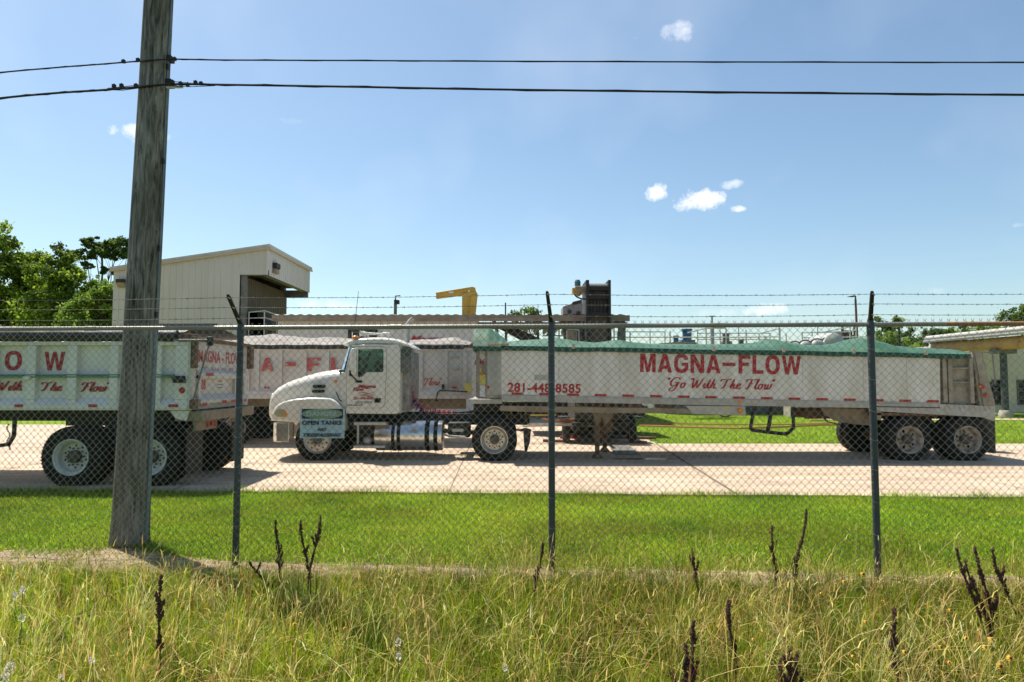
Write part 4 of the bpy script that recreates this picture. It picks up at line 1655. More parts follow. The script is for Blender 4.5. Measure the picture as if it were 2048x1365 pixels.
# bumper
mb = MB()
a, b = P(540, 885), P(577, 846)
pl = [(a.x, 15.40), (a.x + .03, 15.24), (a.x + .12, 15.16), (b.x, 15.16), (b.x, 15.2), (a.x + .15, 15.22), (a.x + .08, 15.42), (a.x + .08, 17.22), (a.x + .15, 17.42), (b.x, 17.44), (b.x, 17.48), (a.x + .12, 17.48), (a.x + .03, 17.40), (a.x, 17.24)]
mb.prism([(p[0], p[1], a.z) for p in pl], (0, 0, b.z - a.z))
mb.obj('bumper', M['chrome'], tr, bevel=.012)
mb = MB(); a, b = P(577, 884), P(584, 846); mb.box(a.x, b.x, 15.2, 15.28, a.z + .05, b.z); mb.obj('tow_bracket', M['tan_steel'], tr, bevel=.01)
# vents and marker on the hood side
for (u0, u1, v0, v1) in ((627, 652.5, 770, 776.5), (625.5, 651, 780, 786)):
    a, b = P(u0, v1, .33), P(u1, v0, .33)
    r = (b.z - a.z) / 2
    pts = [(a.x + r + r * math.cos(t), (a.z + b.z) / 2 + r * math.sin(t)) for t in [math.pi / 2 + math.pi * i / 8 for i in range(9)]] + \
          [(b.x - r + r * math.cos(t), (a.z + b.z) / 2 + r * math.sin(t)) for t in [-math.pi / 2 + math.pi * i / 8 for i in range(9)]]
    mb = MB(); mb.prism([(p[0], 15.375, p[1]) for p in pts], (0, .12, 0))
    for k in range(3):
        xx = a.x + (b.x - a.x) * (k + 1) / 4
        mb.box(xx - .008, xx + .008, 15.365, 15.39, a.z, b.z)
    mb.obj('hood_vent', M['hole'], tr)
mb = MB(); a, b = P(667.5, 766, .22), P(673, 760, .22); mb.box(a.x, b.x, 15.355, 15.40, a.z, b.z); mb.obj('side_marker', M['amber'], tr, bevel=.004)
mb = MB(); mb.tube([P(672, 784, .12), P(679, 800, .08), P(684, 803, .08)], .012, 6); mb.obj('hood_latch', M['rubber'], tr)
# cab
CS = TRY + .12
win_h = [(714, 698.5), (716, 698), (762, 698), (765, 701), (765, 742), (762, 744.8), (731, 744.8), (726, 750), (722, 753.5), (716, 755), (713, 753)]
out = [(689, 828), (690, 790), (680, 772), (678, 756), (680, 746), (687, 744.5), (699, 694), (701, 691), (740, 688), (795, 689.5), (799, 700), (799, 760), (796.5, 826), (790, 829)]
side_plate('cab_side', out, [win_h], CS, .05, M['cab'], .012)
side_plate('cab_side', out, [win_h], 17.30, .05, M['cab'], .012)
g1 = side_plate('side_window', win_h, [], CS + .02, .008, M['glass'])
g2 = side_plate('side_window', win_h, [], 17.32, .008, M['glass'])
# window rubber
cw = (739, 722)
big = [(cw[0] + (a - cw[0]) * 1.055, cw[1] + (b - cw[1]) * 1.05) for a, b in win_h]
side_plate('window_seal', big, [win_h], CS - .004, .008, M['rubber'])
# door outline groove as a raised seam
door = [(691, 817), (689.5, 770), (690.5, 740), (697, 716), (704, 696), (709, 692.5), (764, 692.5), (770, 695), (771.5, 702), (771, 750), (768.5, 806), (765, 815.5), (757, 817.5)]
inn = [(730 + (a - 730) * .984, 760 + (b - 760) * .990) for a, b in door]
side_plate('door', door, [inn], CS - .003, .006, M['text_grey'])
dr = side_plate('door', inn, [win_h], CS - .008, .012, M['cab'], .004)
mb = MB(); a, b = P(747, 808), P(760, 797); mb.box(a.x, b.x, CS - .022, CS, a.z + .02, b.z); mb.obj('door_handle', M['rubber'], dr, bevel=.015)
mb = MB(); a, b = P(708, 766), P(722, 761); mb.box(a.x, b.x, CS - .02, CS, a.z, b.z); mb.obj('latch_cover', M['rubber'], dr, bevel=.012)
mb = MB(); mb.tube([P(774, 748, .06), P(775, 724, .06)], .010, 6); mb.tube([P(774.5, 748, .09), P(772, 814, .09)], .012, 6); mb.obj('grab_handle', M['chrome'], tr)
# firewall / cowl, back panel with window, floor
mb = MB()
a = P(690, 828); b = P(690, 742)
mb.box(P(688, 0).x, P(693, 0).x, CS + .06, 17.28, a.z, b.z)
mb.box(P(690, 0).x, P(796, 0).x, CS + .06, 17.28, P(0, 830).z, P(0, 822).z)
mb.obj('cab_floor', M['black'], tr)
mb = MB()
xb_ = P(797, 760).x
z0, z1 = P(0, 828).z, P(0, 690).z
mb.plate([(0, z0), (2.0, z0), (2.0, z1), (0, z1)], [[(.3, 1.95), (1.7, 1.95), (1.7, 2.45), (.3, 2.45)]], (xb_, CS + .09, 0), (0, 1, 0), Z_, .05)
mb.obj('cab_back', M['cab'], tr)
mb = MB(); mb.box(xb_ - .01, xb_ + .0, CS + .38, CS + 1.8, 1.94, 2.46); mb.obj('back_window', M['glass'], tr)
# rear corner fairing with dark screened window
mb = MB()
pl = [(P(799, 0).x, CS + .02), (P(813, 0).x + .02, CS + .30), (P(813, 0).x + .02, CS + .36), (P(799, 0).x, CS + .10)]
mb.prism([(p[0], p[1], P(0, 745).z) for p in pl], (0, 0, P(0, 697).z - P(0, 745).z))
mb.obj('rear_quarter_window', mat('dark quarter glass', (.08, .10, .09), .12, 0, spec=.8), tr)
mb = MB(); mb.box(P(797, 0).x, P(812, 0).x, CS + .35, 17.2, z0 + .05, P(0, 700).z); mb.obj('bulkhead', mat('grubby cab back', (.38, .37, .34), .6, 0, (.12, .11, .10), 6, .9), tr, bevel=.03)
# windscreen: frame + raked glass
mb = MB()
zt, zb = P(0, 694).z, P(0, 742).z
xt, xbm = P(698, 0).x, P(685.5, 0).x
n = 25
rowt, rowb = [], []
for i in range(n):
    u = i / (n - 1)
    yy = CS + .05 + (17.25 - CS) * u
    bow = .19 * (1 - abs(2 * u - 1) ** 9)
    rowt.append((xt - bow * .8, yy, zt)); rowb.append((xbm - bow, yy, zb))
mb.grid([rowb, rowt]); mb.obj('windscreen', M['screen'], tr)
mb = MB()
mb.tube([rowb[0], rowt[0]], .035, 8); mb.tube([rowb[-1], rowt[-1]], .035, 8); mb.tube(rowb, .03, 8)
mb.tube([rowb[12], rowt[12]], .02, 6)
mb.obj('windscreen_frame', M['rubber'], tr)
mb = MB()      # cowl panel under the screen closing hood to cab
mb.loft([rrect(P(676, 0).x, .97, P(0, 741).z, P(0, 830).z, 6), rrect(P(691, 0).x, 1.04, P(0, 738).z + .02, P(0, 830).z, 6)])
mb.obj('cowl', M['cab'], tr, angle=60)
# roof
rings = []
for (px, pt, pb_, hw) in [(678, 687.5, 690, .86), (681, 684.5, 691.5, .93), (693, 678.5, 692.5, 1.0), (711, 675, 692.5, 1.03), (735, 673.5, 692.5, 1.05), (760, 673.5, 692.5, 1.05), (786, 677, 692.5, 1.04), (800, 682, 693, 1.01), (812, 689, 694, .93), (818, 695, 697, .80)]:
    rings.append(rrect(P(px, 0).x, hw, P(px, pt, .3).z, P(px, pb_).z, 3.6, 28))
mb = MB(); mb.loft(rings); mb.obj('cab_roof', M['cab'], tr, angle=50)
mb = MB(); c = P(711, 675.5, .25); mb.sphere(c, .085, 14, 8, (1, .8, .55)); mb.obj('roof_lamp', M['amber'], tr)
for (px, dd) in ((705, .75), (704, 1.2), (705, 1.65)):
    mb = MB(); c = P(px, 678, 0); mb.sphere((c.x, TRY + dd, c.z + .03), .04, 10, 6, (1.6, 1, .7)); mb.obj('roof_lamp', M['amber'], tr)
for yy, k in ((.55, 0), (.72, 6)):      # air horns
    mb = MB()
    a = P(720 + k, 667.5, yy); b = P(755 + k, 668.5, yy)
    mb.lathe(a, (b - a), [(0, .0), (0, .075), (.04, .05), (.12, .032), (.5, .02), (.52, .045), (.62, .045), (.63, 0)], 14)
    mb.box(a.x + .1, a.x + .14, a.y - .03, a.y + .03, a.z - .12, a.z)
    mb.box(b.x, b.x + .04, b.y - .03, b.y + .03, b.z - .12, b.z)
    mb.obj('air_horn', M['rail_white'], tr)
mb = MB(); mb.tube([P(706.5, 676, .5), P(717, 583, .5)], .0075, 6, True, .005); mb.obj('antenna', M['black'], tr)
mb = MB()      # exhaust stack behind the cab
a = P(812, 830, 1.9); b = P(814, 652, 1.9); c = P(820, 643, 1.9); d = P(826, 638, 1.9)
mb.tube([a, b], .07, 14); mb.tube([b, c, d], .06, 12)
mb.obj('exhaust_stack', M['alu'], tr)
# mirror
mb = MB()
o = [(703, 700), (706, 697), (712, 697), (714, 700), (714, 748), (711, 751), (704, 749), (702, 744)]
m0 = side_plate('mirror', o, [], CS - .20, .12, M['cab'], .03)
mb = MB(); mb.tube([P(708, 697, -.02), P(703, 693, .12)], .014, 6); mb.tube([P(700, 741, -.02), P(704, 752, -.03), P(716, 764, .10)], .016, 6)
mb.box(P(699, 0).x, P(703, 0).x, CS - .2, CS - .12, P(0, 753).z, P(0, 742).z)
mb.obj('mirror_arm', M['rubber'], tr)
# interior
mb = MB()
for dy in (.35, 1.45):
    a, b = P(738, 790), P(758, 708)
    mb.box(a.x + .02, b.x - .08, CS + dy - .05, CS + dy + .36, a.z, P(0, 722).z)
    mb.box(a.x + .05, b.x - .10, CS + dy + .05, CS + dy + .26, P(0, 722).z, P(0, 711).z)
    mb.box(a.x - .42, a.x + .1, CS + dy - .1, CS + dy + .38, a.z - .12, a.z + .05)
mb.obj('seat', M['seat'], tr, bevel=.05)
mb = MB()
c = P(714, 752); nrm = Vector((.45, 0, 1)).normalized(); u = Vector((0, 1, 0)); w_ = nrm.cross(u)
cc_ = Vector((c.x + .12, CS + .5, c.z - .02))
mb.tube([cc_ + (u * math.cos(t) + w_ * math.sin(t)) * .23 for t in [2 * math.pi * i / 24 for i in range(25)]], .015, 6, False)
mb.tube([cc_ - u * .23, cc_ + u * .23], .012, 6)
mb.obj('steering_wheel', M['rubber'], tr)
mb = MB(); mb.box(P(684, 0).x, P(704, 0).x, CS + .08, 17.2, P(0, 800).z, P(0, 750).z); mb.obj('dashboard', M['seat'], tr, bevel=.04)


def tr_text(s, u0, v0, u1, v1, m_, bold, shear=0, off=.016):
    mb = MB()
    p, q = P(u0, v1), P(u1, v0)
    mb.text(s, (p.x, CS - off, p.z), X_, Z_, q.x - p.x, q.z - p.z, bold, shear, .002)
    mb.obj('lettering', M[m_], dr)


tr_text('Magna', 713, 769.5, 750.5, 779, 'red', .05, .35)
tr_text('Flow', 703, 775.5, 727.5, 783, 'red', .05, .35)
tr_text('281-448-8585', 704.5, 794.5, 746.5, 800, 'red', .03)
tr_text('USDOT 597218', 708.5, 803.2, 741.5, 808, 'text_grey', .02)
tr_text('Houston, Texas', 692.5, 810, 722, 813, 'text_grey', .01) if False else None
mb = MB()      # wave emblem
for k, (dy) in enumerate((0, 3.4, 6.2)):
    up_, lo_ = [], []
    for i in range(19):
        u = i / 18
        px = 713 + 35 * u + k * 1.0
        py = 789.5 + dy - 6.5 * u - 2.6 * math.sin(u * 6.28 + .3)
        th_ = .25 + 1.0 * math.sin(math.pi * u)
        p = P(px, py - th_ * .5); q = P(px, py + th_ * .5)
        up_.append((p.x, CS - .0175, p.z)); lo_.append((q.x, CS - .0175, q.z))
    mb.grid([lo_, up_])
mb.obj('wave_emblem', M['red'], dr)
mb = MB()
for k in range(9):      # a small line of unreadable grey characters under the number
    a = P(693 + k * 3.4, 813); mb.box(a.x, a.x + .022, CS - .0175, CS - .0165, a.z, a.z + .03 + .008 * (k % 3))
mb.obj('small_print', M['text_grey'], dr)
# tank and steps
mb = MB()
a, b = P(752, 869.5, .35), P(887, 869.5, .35)
rt = .335
prof = [(0, 0), (0, rt * .9), (.03, rt), (b.x - a.x - .03, rt), (b.x - a.x, rt * .9), (b.x - a.x, 0)]
mb.lathe((a.x, TRY + .05 + rt, a.z - .02), (1, 0, 0), prof, 40)
tk = mb.obj('fuel_tank', M['tank'], tr, angle=50)
for (u0, u1) in ((782, 788), (793, 799.5), (849, 858), (867, 874.5)):
    mb = MB(); x0_, x1_ = P(u0, 0).x, P(u1, 0).x
    mb.lathe((x0_, TRY + .05 + rt, a.z - .02), (1, 0, 0), [(0, rt), (0, rt + .012), (x1_ - x0_, rt + .012), (x1_ - x0_, rt)], 40)
    mb.obj('tank_strap', M['rubber'], tk)
mb = MB(); c = P(828, 842, .25); mb.lathe((c.x, TRY + .3, c.z + .02), (0, -.3, 1), [(0, .05), (.05, .05), (.06, .04), (.06, 0)], 14); mb.obj('tank_cap', M['black'], tk)
mb = MB(); a, b = P(822, 866), P(833, 860); mb.box(a.x, b.x, TRY + .046, TRY + .07, a.z, b.z); mb.obj('tank_sticker', M['alu_dirty'], tk)
mb = MB(); a, b = P(707, 851), P(772, 845); mb.box(a.x, b.x, TRY + .02, TRY + .32, a.z, b.z); mb.obj('upper_step', M['alu'], tr, bevel=.006)
mb = MB(); a, b = P(706, 897), P(770, 892); mb.box(a.x, b.x, TRY + .02, TRY + .32, a.z, b.z)
for px in (709, 764):
    a = P(px, 897); mb.box(a.x, a.x + .05, TRY + .2, TRY + .26, a.z, P(0, 846).z)
mb.obj('lower_step', M['alu'], tr, bevel=.006)
mb = MB(); c = P(730, 884); mb.lathe((c.x, TRY + .18, c.z), (0, 1, 0), [(0, 0), (.0, .04), (.03, .085), (.06, .10), (.5, .10), (.5, 0)], 18); mb.obj('air_tank', M['alu'], tr)
mb = MB(); a, b = P(706, 892), P(753, 852); mb.box(a.x, b.x, TRY + .34, TRY + .7, a.z, b.z); mb.obj('battery_box', M['black'], tr, bevel=.02)
mb = MB(); mb.tube([P(888, 869, .2), P(900, 873, .2), P(930, 875, .2)], .028, 8); mb.tube([P(890, 880, .3), P(930, 884, .3)], .02, 6); mb.obj('cross_pipe', M['alu'], tr)
mb = MB(); mb.box(P(0, 0).x if False else P(902, 0).x, P(925, 0).x, TRY + .3, TRY + .6, P(0, 866).z, P(0, 860).z); mb.obj('step_plate', M['alu'], tr)
# wheels
make_wheel(tr, P(635, 0).x, 15.16, .50, 'steer', 'rim_alu')
inner_tyre(tr, P(635, 0).x, 17.2, .50, 'far_tyre')
make_wheel(tr, P(989, 0).x, 15.08, .50, 'dual_out', 'rim_alu')
for yy in (15.40, 16.95, 17.28):
    inner_tyre(tr, P(989, 0).x, yy, .50, 'inner_tyre')
# drive fender frame and mud flap
mb = MB()
a, b = P(1045, 858), P(1062, 880)
mb.tube([P(1040, 862, .1), P(1052, 858, .1), P(1061, 862, .1)], .03, 6)
mb.prism([P(x, y, .1) for x, y in ((1047, 860), (1062, 862), (1060, 884), (1054, 904), (1050, 905), (1048, 880))], (0, .6, 0))
mb.obj('mud_flap', M['rubber_flap'], tr, bevel=.01)
mb = MB()
for (u0, v0, u1, v1) in ((1013, 822, 1050, 820), (1014, 822, 1013, 840), (1050, 820, 1052, 840), (1024, 821, 1022, 838), (1042, 821, 1042, 838)):
    mb.tube([P(u0, v0, .5), P(u1, v1, .5)], .022, 6)
mb.obj('headache_frame', M['rust'], tr)
# coiled air lines from cab to trailer
def coil(name, path, r, turns, m_, tube_r=.011):
    pl = [P(a, b, .95) for a, b in path]
    seg = []
    L = [0]
    for i in range(len(pl) - 1):
        L.append(L[-1] + (pl[i + 1] - pl[i]).length)
    n = turns * 10
    pts = []
    for i in range(n + 1):
        s = L[-1] * i / n
        k = max(j for j in range(len(L)) if L[j] <= s + 1e-9); k = min(k, len(pl) - 2)
        u = (s - L[k]) / (L[k + 1] - L[k])
        c = pl[k].lerp(pl[k + 1], u)
        an = 2 * math.pi * turns * i / n
        t_ = (pl[k + 1] - pl[k]).normalized()
        side = Vector((-t_.z, 0, t_.x))
        fade = min(1, i / 8, (n - i) / 8)
        pts.append(c + (side * math.cos(an) + Vector((0, 1, 0)) * math.sin(an)) * r * fade + t_ * 0)
    mb = MB(); mb.tube(pts, tube_r, 6)
    return mb.obj(name, m_, tr)


coil('coiled_air_line', [(817, 756), (818, 775), (823, 797), (834, 812), (850, 822), (870, 827), (895, 830), (915, 832)], .10, 15, M['red_hose'], .016)
coil('coiled_air_line', [(817, 758), (822, 788), (832, 806), (846, 826), (838, 834)], .05, 12, M['blue_hose'], .014)
coil('coiled_air_line', [(818, 752), (820, 775), (828, 800), (843, 815), (850, 832)], .02, 8, M['cable'], .012)
mb = MB(); mb.tube([P(812, 757, .9), P(818, 754, .9)], .03, 6); mb.tube([P(915, 826, .95), P(930, 824, .95), P(942, 822, .95)], .012, 6); mb.obj('hose_fitting', M['black'], tr)

# ------------------------------------------------------------------ white trailer with green tarp
SLY = 15.16
tl = thing('dump_trailer', 'long white dump trailer with green tarpaulin and red lettering coupled to the tractor', 'trailer', (Q(1450, 900, SLY).x, 16.3, 0))
S = lambda x, y, d=0.0: Q(x, y or 780, SLY + d)
ydn = 17.62
topY = lambda px: 697 + (px - 1003) * 15.5 / 877
botY = lambda px: 790 + (px - 1003) * 16 / 877
mb = MB()
plan = [(949, .62), (958, .60), (1003, .02), (1880, .03), (1885, .10), (1946, .10), (1946, 2.36), (1003, 2.46), (949, 1.9)]
lo, hi = [], []
for px, d in plan:
    # corners deeper in are given by their x at the near plane scaled outwards
    x = S(px, 700, 0).x if d > .2 else S(px, 700).x
    yy = SLY + d
    lo.append(Vector((x, yy, S(px, botY(px) + 8).z))); hi.append(Vector((x, yy, S(px, topY(px) - 1).z)))
n = len(plan)
mb.add(lo + hi, [tuple(range(n))[::-1], tuple(range(n, 2 * n))] + [(i, (i + 1) % n, (i + 1) % n + n, i + n) for i in range(n)])
mb.obj('box_body', M['alu_dirty'], tl)
# white side skin
mb = MB()
mb.prism([S(1003, topY(1003)), S(1880, topY(1880)), S(1880, botY(1880)), S(1003, botY(1003))], (0, .028, 0))
mb.obj('side_panel', M['white_side'], tl)
mb = MB()   # rivets and panel joints
for px in range(1030, 1880, 50):
    for k in range(12):
        py = topY(px) + 5 + k * (botY(px) - topY(px) - 10) / 11
        p = S(px + .6 * math.sin(px), py)
        mb.lathe((p.x, SLY, p.z), (0, -1, 0), [(0, .008), (.004, .006), (.005, 0)], 5)
for px in (1118, 1240, 1362, 1484, 1606, 1728, 1815):
    a, b = S(px, botY(px)), S(px, topY(px))
    mb.box(a.x, a.x + .006, SLY - .0015, SLY + .002, a.z, b.z)
mb.obj('rivets', M['alu_dirty'], tl)['kind'] = 'stuff'
# nose post and stickers
mb = MB()
mb.prism([S(975, topY(975), .02), S(1003, topY(1003), .0), S(1003, botY(1003), .0), S(975, botY(975) , .02)], (0, .06, 0))
for px in (979, 984, 989, 994, 999):
    a, b = S(px, 795), S(px, 700); mb.box(a.x, a.x + .015, SLY - .008, SLY + .02, a.z, b.z)
mb.obj('front_post', M['alu'], tl)


def skin_plate(name, u0, v0, u1, v1, m_, d=-.004, th=.003, parent=None, base=SLY):
    a, b = Q(u0, v1, base), Q(u1, v0, base)
    mb = MB(); mb.box(a.x, b.x, base + d, base + d + th, a.z, b.z)
    return mb.obj(name, m_, parent or tl)


# nose slanted stickers (on the chamfered corner)
def nose_pt(px, py):
    # chamfer plane through (949,.62) and (1003,.02)
    a = Vector((S(958, 700).x, SLY + .60)); b = Vector((S(1003, 700).x, SLY + .02))
    d = ray(px, py); d2 = Vector((d.x, d.y)); e = b - a
    # t*d2 = a + s*e
    det = d2.x * (-e.y) - (-e.x) * d2.y
    t = (a.x * (-e.y) - (-e.x) * a.y) / det
    p = Vector((d.x * t, d.y * t, CAM_H + d.z * t))
    return p


e_ = (Vector((S(1003, 700).x, SLY + .02, 0)) - Vector((S(958, 700).x, SLY + .60, 0))).normalized()
nn_ = Vector((e_.y, -e_.x, 0)).normalized()
for (u0, v0, u1, v1, m_, nm) in ((953, 696, 970, 722, 'sticker', 'sticker'), (951, 733, 957, 748, 'sticker', 'sticker'), (957, 737, 963, 744, 'sticker_yellow', 'sticker'), (957, 744, 966, 751, 'amber', 'sticker'), (951, 750, 971, 770, 'sticker_yellow', 'sticker'), (953, 771, 970, 794, 'sticker', 'sticker')):
    a = nose_pt(u0, v1); b = nose_pt(u1, v1); c = nose_pt(u1, v0); d = nose_pt(u0, v0)
    mb = MB(); mb.prism([p + nn_ * .006 for p in (a, b, c, d)], -nn_ * .004); mb.obj(nm, M[m_], tl)
mb = MB(); a = nose_pt(949.5, 730); b = nose_pt(970, 718)
mb.text('836', a + nn_ * .008, e_, Z_, (Vector((b.x, b.y)) - Vector((a.x, a.y))).length, b.z - a.z, .03, .3, .003)
mb.obj('lettering', M['red'], tl)
mb = MB(); c = S(976.5, 775, 0); mb.lathe((c.x, SLY + .02, c.z), (0, -1, 0), [(0, .035), (.03, .03), (.035, 0)], 14); mb.obj('marker_lamp', M['reflector'], tl)
# small platform below the nose
mb = MB(); a, b = S(938, 808), S(1004, 799)
mb.box(a.x, b.x, SLY - .02, SLY + 2.3, a.z, b.z)
for k in range(16):
    x = a.x + (b.x - a.x) * (k + .3) / 16; mb.box(x, x + .015, SLY - .035, SLY - .02, a.z, b.z)
mb.obj('catwalk', M['alu'], tl)
# top rail, bottom rail, lower beam
mb = MB()
mb.prism([S(1003, botY(1003), -.02), S(1880, botY(1880), -.02), S(1880, botY(1880) + 13, -.02), S(1003, botY(1003) + 13, -.02)], (0, .09, 0))
mb.prism([S(1003, botY(1003) + 1, -.035), S(1880, botY(1880) + 1, -.035), S(1880, botY(1880) + 3, -.035), S(1003, botY(1003) + 3, -.035)], (0, .03, 0))
mb.prism([S(1003, botY(1003) + 9, -.03), S(1880, botY(1880) + 9, -.03), S(1880, botY(1880) + 11, -.03), S(1003, botY(1003) + 11, -.03)], (0, .03, 0))
mb.obj('bottom_rail', M['rail'], tl)
mb = MB()
mb.prism([S(1000, 812), S(1372, 818), S(1384, 828), S(1072, 825), (S(1000, 822))], (0, .10, 0))
mb.prism([S(1000, 812, 2.2), S(1372, 818, 2.2), S(1384, 828, 2.2), S(1072, 825, 2.2), (S(1000, 822, 2.2))], (0, .10, 0))
for px in range(1050, 1380, 60):
    a = S(px, 824); mb.box(a.x, a.x + .08, SLY + .1, SLY + 2.2, a.z, a.z + .12)
mb.obj('lower_beam', M['tan_steel'], tl)
mb = MB(); mb.box(S(945, 0).x, S(1075, 0).x, SLY + .45, SLY + 1.9, S(0, 826).z, S(0, 810).z); mb.obj('kingpin_plate', M['black'], tl)
mb = MB()
mb.prism([S(1372, 812, .01), S(1490, 813, .01), S(1492, 831, .01), S(1384, 829, .01)], (0, .09, 0))
ctl = mb.obj('light_panel', M['alu'], tl, bevel=.004)
for (px, py, r) in ((1481, 822, .045), (1479, 805.5, .03)):
    c = S(px, py, -.02); mb = MB(); mb.lathe((c.x, SLY + .02, c.z), (0, -1, 0), [(0, r + .015), (.05, r + .012), (.052, r), (.06, r * .8), (.062, 0)], 16); mb.obj('marker_lamp', M['amber'], tl)
skin_plate('sticker', 1449, 813, 1457, 817, M['sticker_yellow'], .002)
mb = MB(); mb.tube([S(1440, 830, .2), S(1446, 834, .2), S(1455, 834, .2), S(1463, 830, .2)], .015, 6); mb.obj('chain_loop', M['black'], tl)
# landing gear
mb = MB()
mb.prism([S(x, y, .45) for x, y in ((1180, 815), (1236, 815), (1224, 832), (1214, 850), (1208, 846), (1204, 834), (1198, 846), (1193, 852), (1187, 832))], (0, .04, 0))
mb.obj('gear_bracket', M['tan_steel'], tl)
for (px, py, yy) in ((1195, 905, 15.62), (1214, 912, 17.0)):
    c = Q(px if yy < 16 else 1210, 880, yy)
    mb = MB()
    mb.box(c.x - .07, c.x + .07, yy, yy + .13, .42, 1.35)
    mb.box(c.x - .05, c.x + .05, yy + .02, yy + .11, .06, .45)
    mb.prism([(c.x - .13, yy - .05, 0.04), (c.x + .13, yy - .05, 0.04), (c.x + .05, yy - .05, .14), (c.x - .05, yy - .05, .14)], (0, .24, 0))
    mb.obj('landing_leg', M['rust'], tl, bevel=.01)
mb = MB()
c = Q(1208, 860, 15.8)
mb.box(c.x - .16, c.x + .2, 15.8, 15.9, .62, 1.2); mb.tube([(c.x, 15.7, .8), (c.x, 17.0, .8)], .03, 6); mb.tube([(c.x - .2, 15.62, 1.2), (c.x - .42, 15.6, .8), (c.x - .44, 15.55, .76)], .015, 6)
mb.obj('gear_box', M['rust'], tl, bevel=.01)
# hose hoops hanging below
mb = MB()
for pts in ([(1509, 812), (1503, 845), (1501, 857), (1505, 861), (1540, 865), (1570, 868.5), (1577, 866), (1587, 856), (1586, 812)],):
    mb.tube([S(x, y, .12) for x, y in pts], .04, 8)
mb.tube([S(1544, 812, .14), S(1538, 850, .14), S(1535, 863, .14)], .045, 8)
mb.tube([S(1573, 868, .12), S(1574, 874, .12)], .012, 5)
mb.obj('hose_hanger', M['black'], tl)
# reflectors
px = 1023
while px < 1868:
    if abs(px + 12 - 1103) > 18 or True:
        y0 = botY(px) - 4.6
        a, b = S(px, y0 + 4.6), S(px + 24, y0 + .2)
        mb = MB(); mb.prism([S(px, botY(px) - .6, -.004), S(px + 24, botY(px + 24) - .6, -.004), S(px + 24, botY(px + 24) - 5.2, -.004), S(px, botY(px) - 5.2, -.004)], (0, .003, 0))
        mb.obj('reflector', M['reflector'], tl)
    px += 55.4
tilt = (S(1880, botY(1880)) - S(1003, botY(1003))).normalized()
tiltz = Vector((-tilt.z, 0, tilt.x))


def tl_text(s, u0, v1, u1, v0, m_, bold, shear=0, w=None, th=.003):
    """(u0, v1) bottom left pixel, (u1) right, v0 top at the left"""
    mb = MB()
    p = S(u0, v1); q = S(u1, v1); r_ = S(u0, v0)
    if bold > .05:
        block_text(mb, s, (p.x, SLY - .003, p.z), tilt, tiltz, q.x - p.x, r_.z - p.z, .13)
    else:
        mb.text(s, (p.x, SLY - .003, p.z), tilt, tiltz, q.x - p.x, r_.z - p.z, bold, shear, th)
    return mb.obj('lettering', M[m_], tl)


tl_text('MAGNA', 1280, 744.5, 1441, 707.5, 'red', .055)
tl_text('FLOW', 1477, 747.5, 1602, 710.5, 'red', .055)
mb = MB(); mb.prism([S(1445, 725.5, -.005), S(1471, 726, -.005), S(1471, 733, -.005), S(1445, 732.5, -.005)], (0, .003, 0)); mb.obj('lettering', M['red'], tl)
tl_text('281-448-8585', 1015, 784.5, 1161.5, 765.5, 'red', .03)
# brush script drawn as strokes
GLY = {
    'G': (1.05, [[(.95, .95), (.85, 1.08), (.6, 1.12), (.3, .95), (.1, .62), (.1, .32), (.3, .18), (.55, .25), (.72, .42), (.8, .58)], [(.42, .56), (.8, .60), (.98, .56)], [(.84, .58), (.72, .2), (.5, -.22), (.22, -.38), (.02, -.28), (.1, -.1), (.4, .05)]]),
    'o': (.58, [[(.42, .56), (.25, .55), (.1, .38), (.06, .15), (.16, 0), (.32, .06), (.44, .28), (.44, .48), (.36, .56), (.42, .46), (.58, .48)]]),
    'W': (1.25, [[(.0, .92), (.12, 1.06), (.26, 1.04), (.26, .7), (.22, .3), (.28, 0)], [(.28, 0), (.48, .42), (.66, .9)], [(.66, .9), (.62, .4), (.68, 0)], [(.68, 0), (.92, .42), (1.12, .85), (1.24, 1.08)]]),
    'i': (.34, [[(.0, .2), (.16, .42), (.22, .55), (.16, .3), (.12, .08), (.2, 0), (.34, .14)], [(.27, .76), (.30, .80)]]),
    't': (.40, [[(.0, .2), (.2, .55), (.34, 1.0), (.22, .5), (.14, .1), (.22, 0), (.4, .14)], [(.08, .66), (.48, .72)]]),
    'h': (.60, [[(.0, .15), (.22, .6), (.38, 1.05), (.24, .6), (.06, 0)], [(.06, 0), (.2, .36), (.36, .54), (.44, .48), (.36, .2), (.36, .04), (.46, 0), (.6, .14)]]),
    'T': (.95, [[(.0, .78), (.04, .96), (.2, 1.02), (.5, .98), (.8, 1.0), (1.0, 1.1)], [(.62, 1.0), (.5, .6), (.36, .2), (.2, .02), (.04, .06)]]),
    'e': (.52, [[(.02, .14), (.2, .24), (.4, .42), (.38, .55), (.24, .54), (.1, .34), (.08, .12), (.2, 0), (.36, .04), (.52, .18)]]),
    'F': (.90, [[(.05, .76), (.1, .98), (.3, 1.06), (.6, 1.02), (.86, 1.04), (1.08, 1.14)], [(.6, 1.02), (.46, .6), (.3, .2), (.14, 0), (0, .04)], [(.26, .54), (.52, .58), (.76, .62)]]),
    'l': (.34, [[(.0, .15), (.2, .55), (.36, .95), (.38, 1.08), (.28, 1.0), (.16, .5), (.1, .1), (.18, 0), (.34, .14)]]),
    'w': (.80, [[(.06, .44), (.16, .56), (.14, .3), (.12, .06), (.22, 0), (.38, .24), (.46, .54)], [(.46, .54), (.38, .2), (.42, .02), (.56, .06), (.72, .34), (.74, .56), (.84, .50)]]),
    '"': (.28, [[(.06, 1.12), (.03, .88)], [(.22, 1.12), (.19, .88)]]),
    ' ': (.42, []),
}


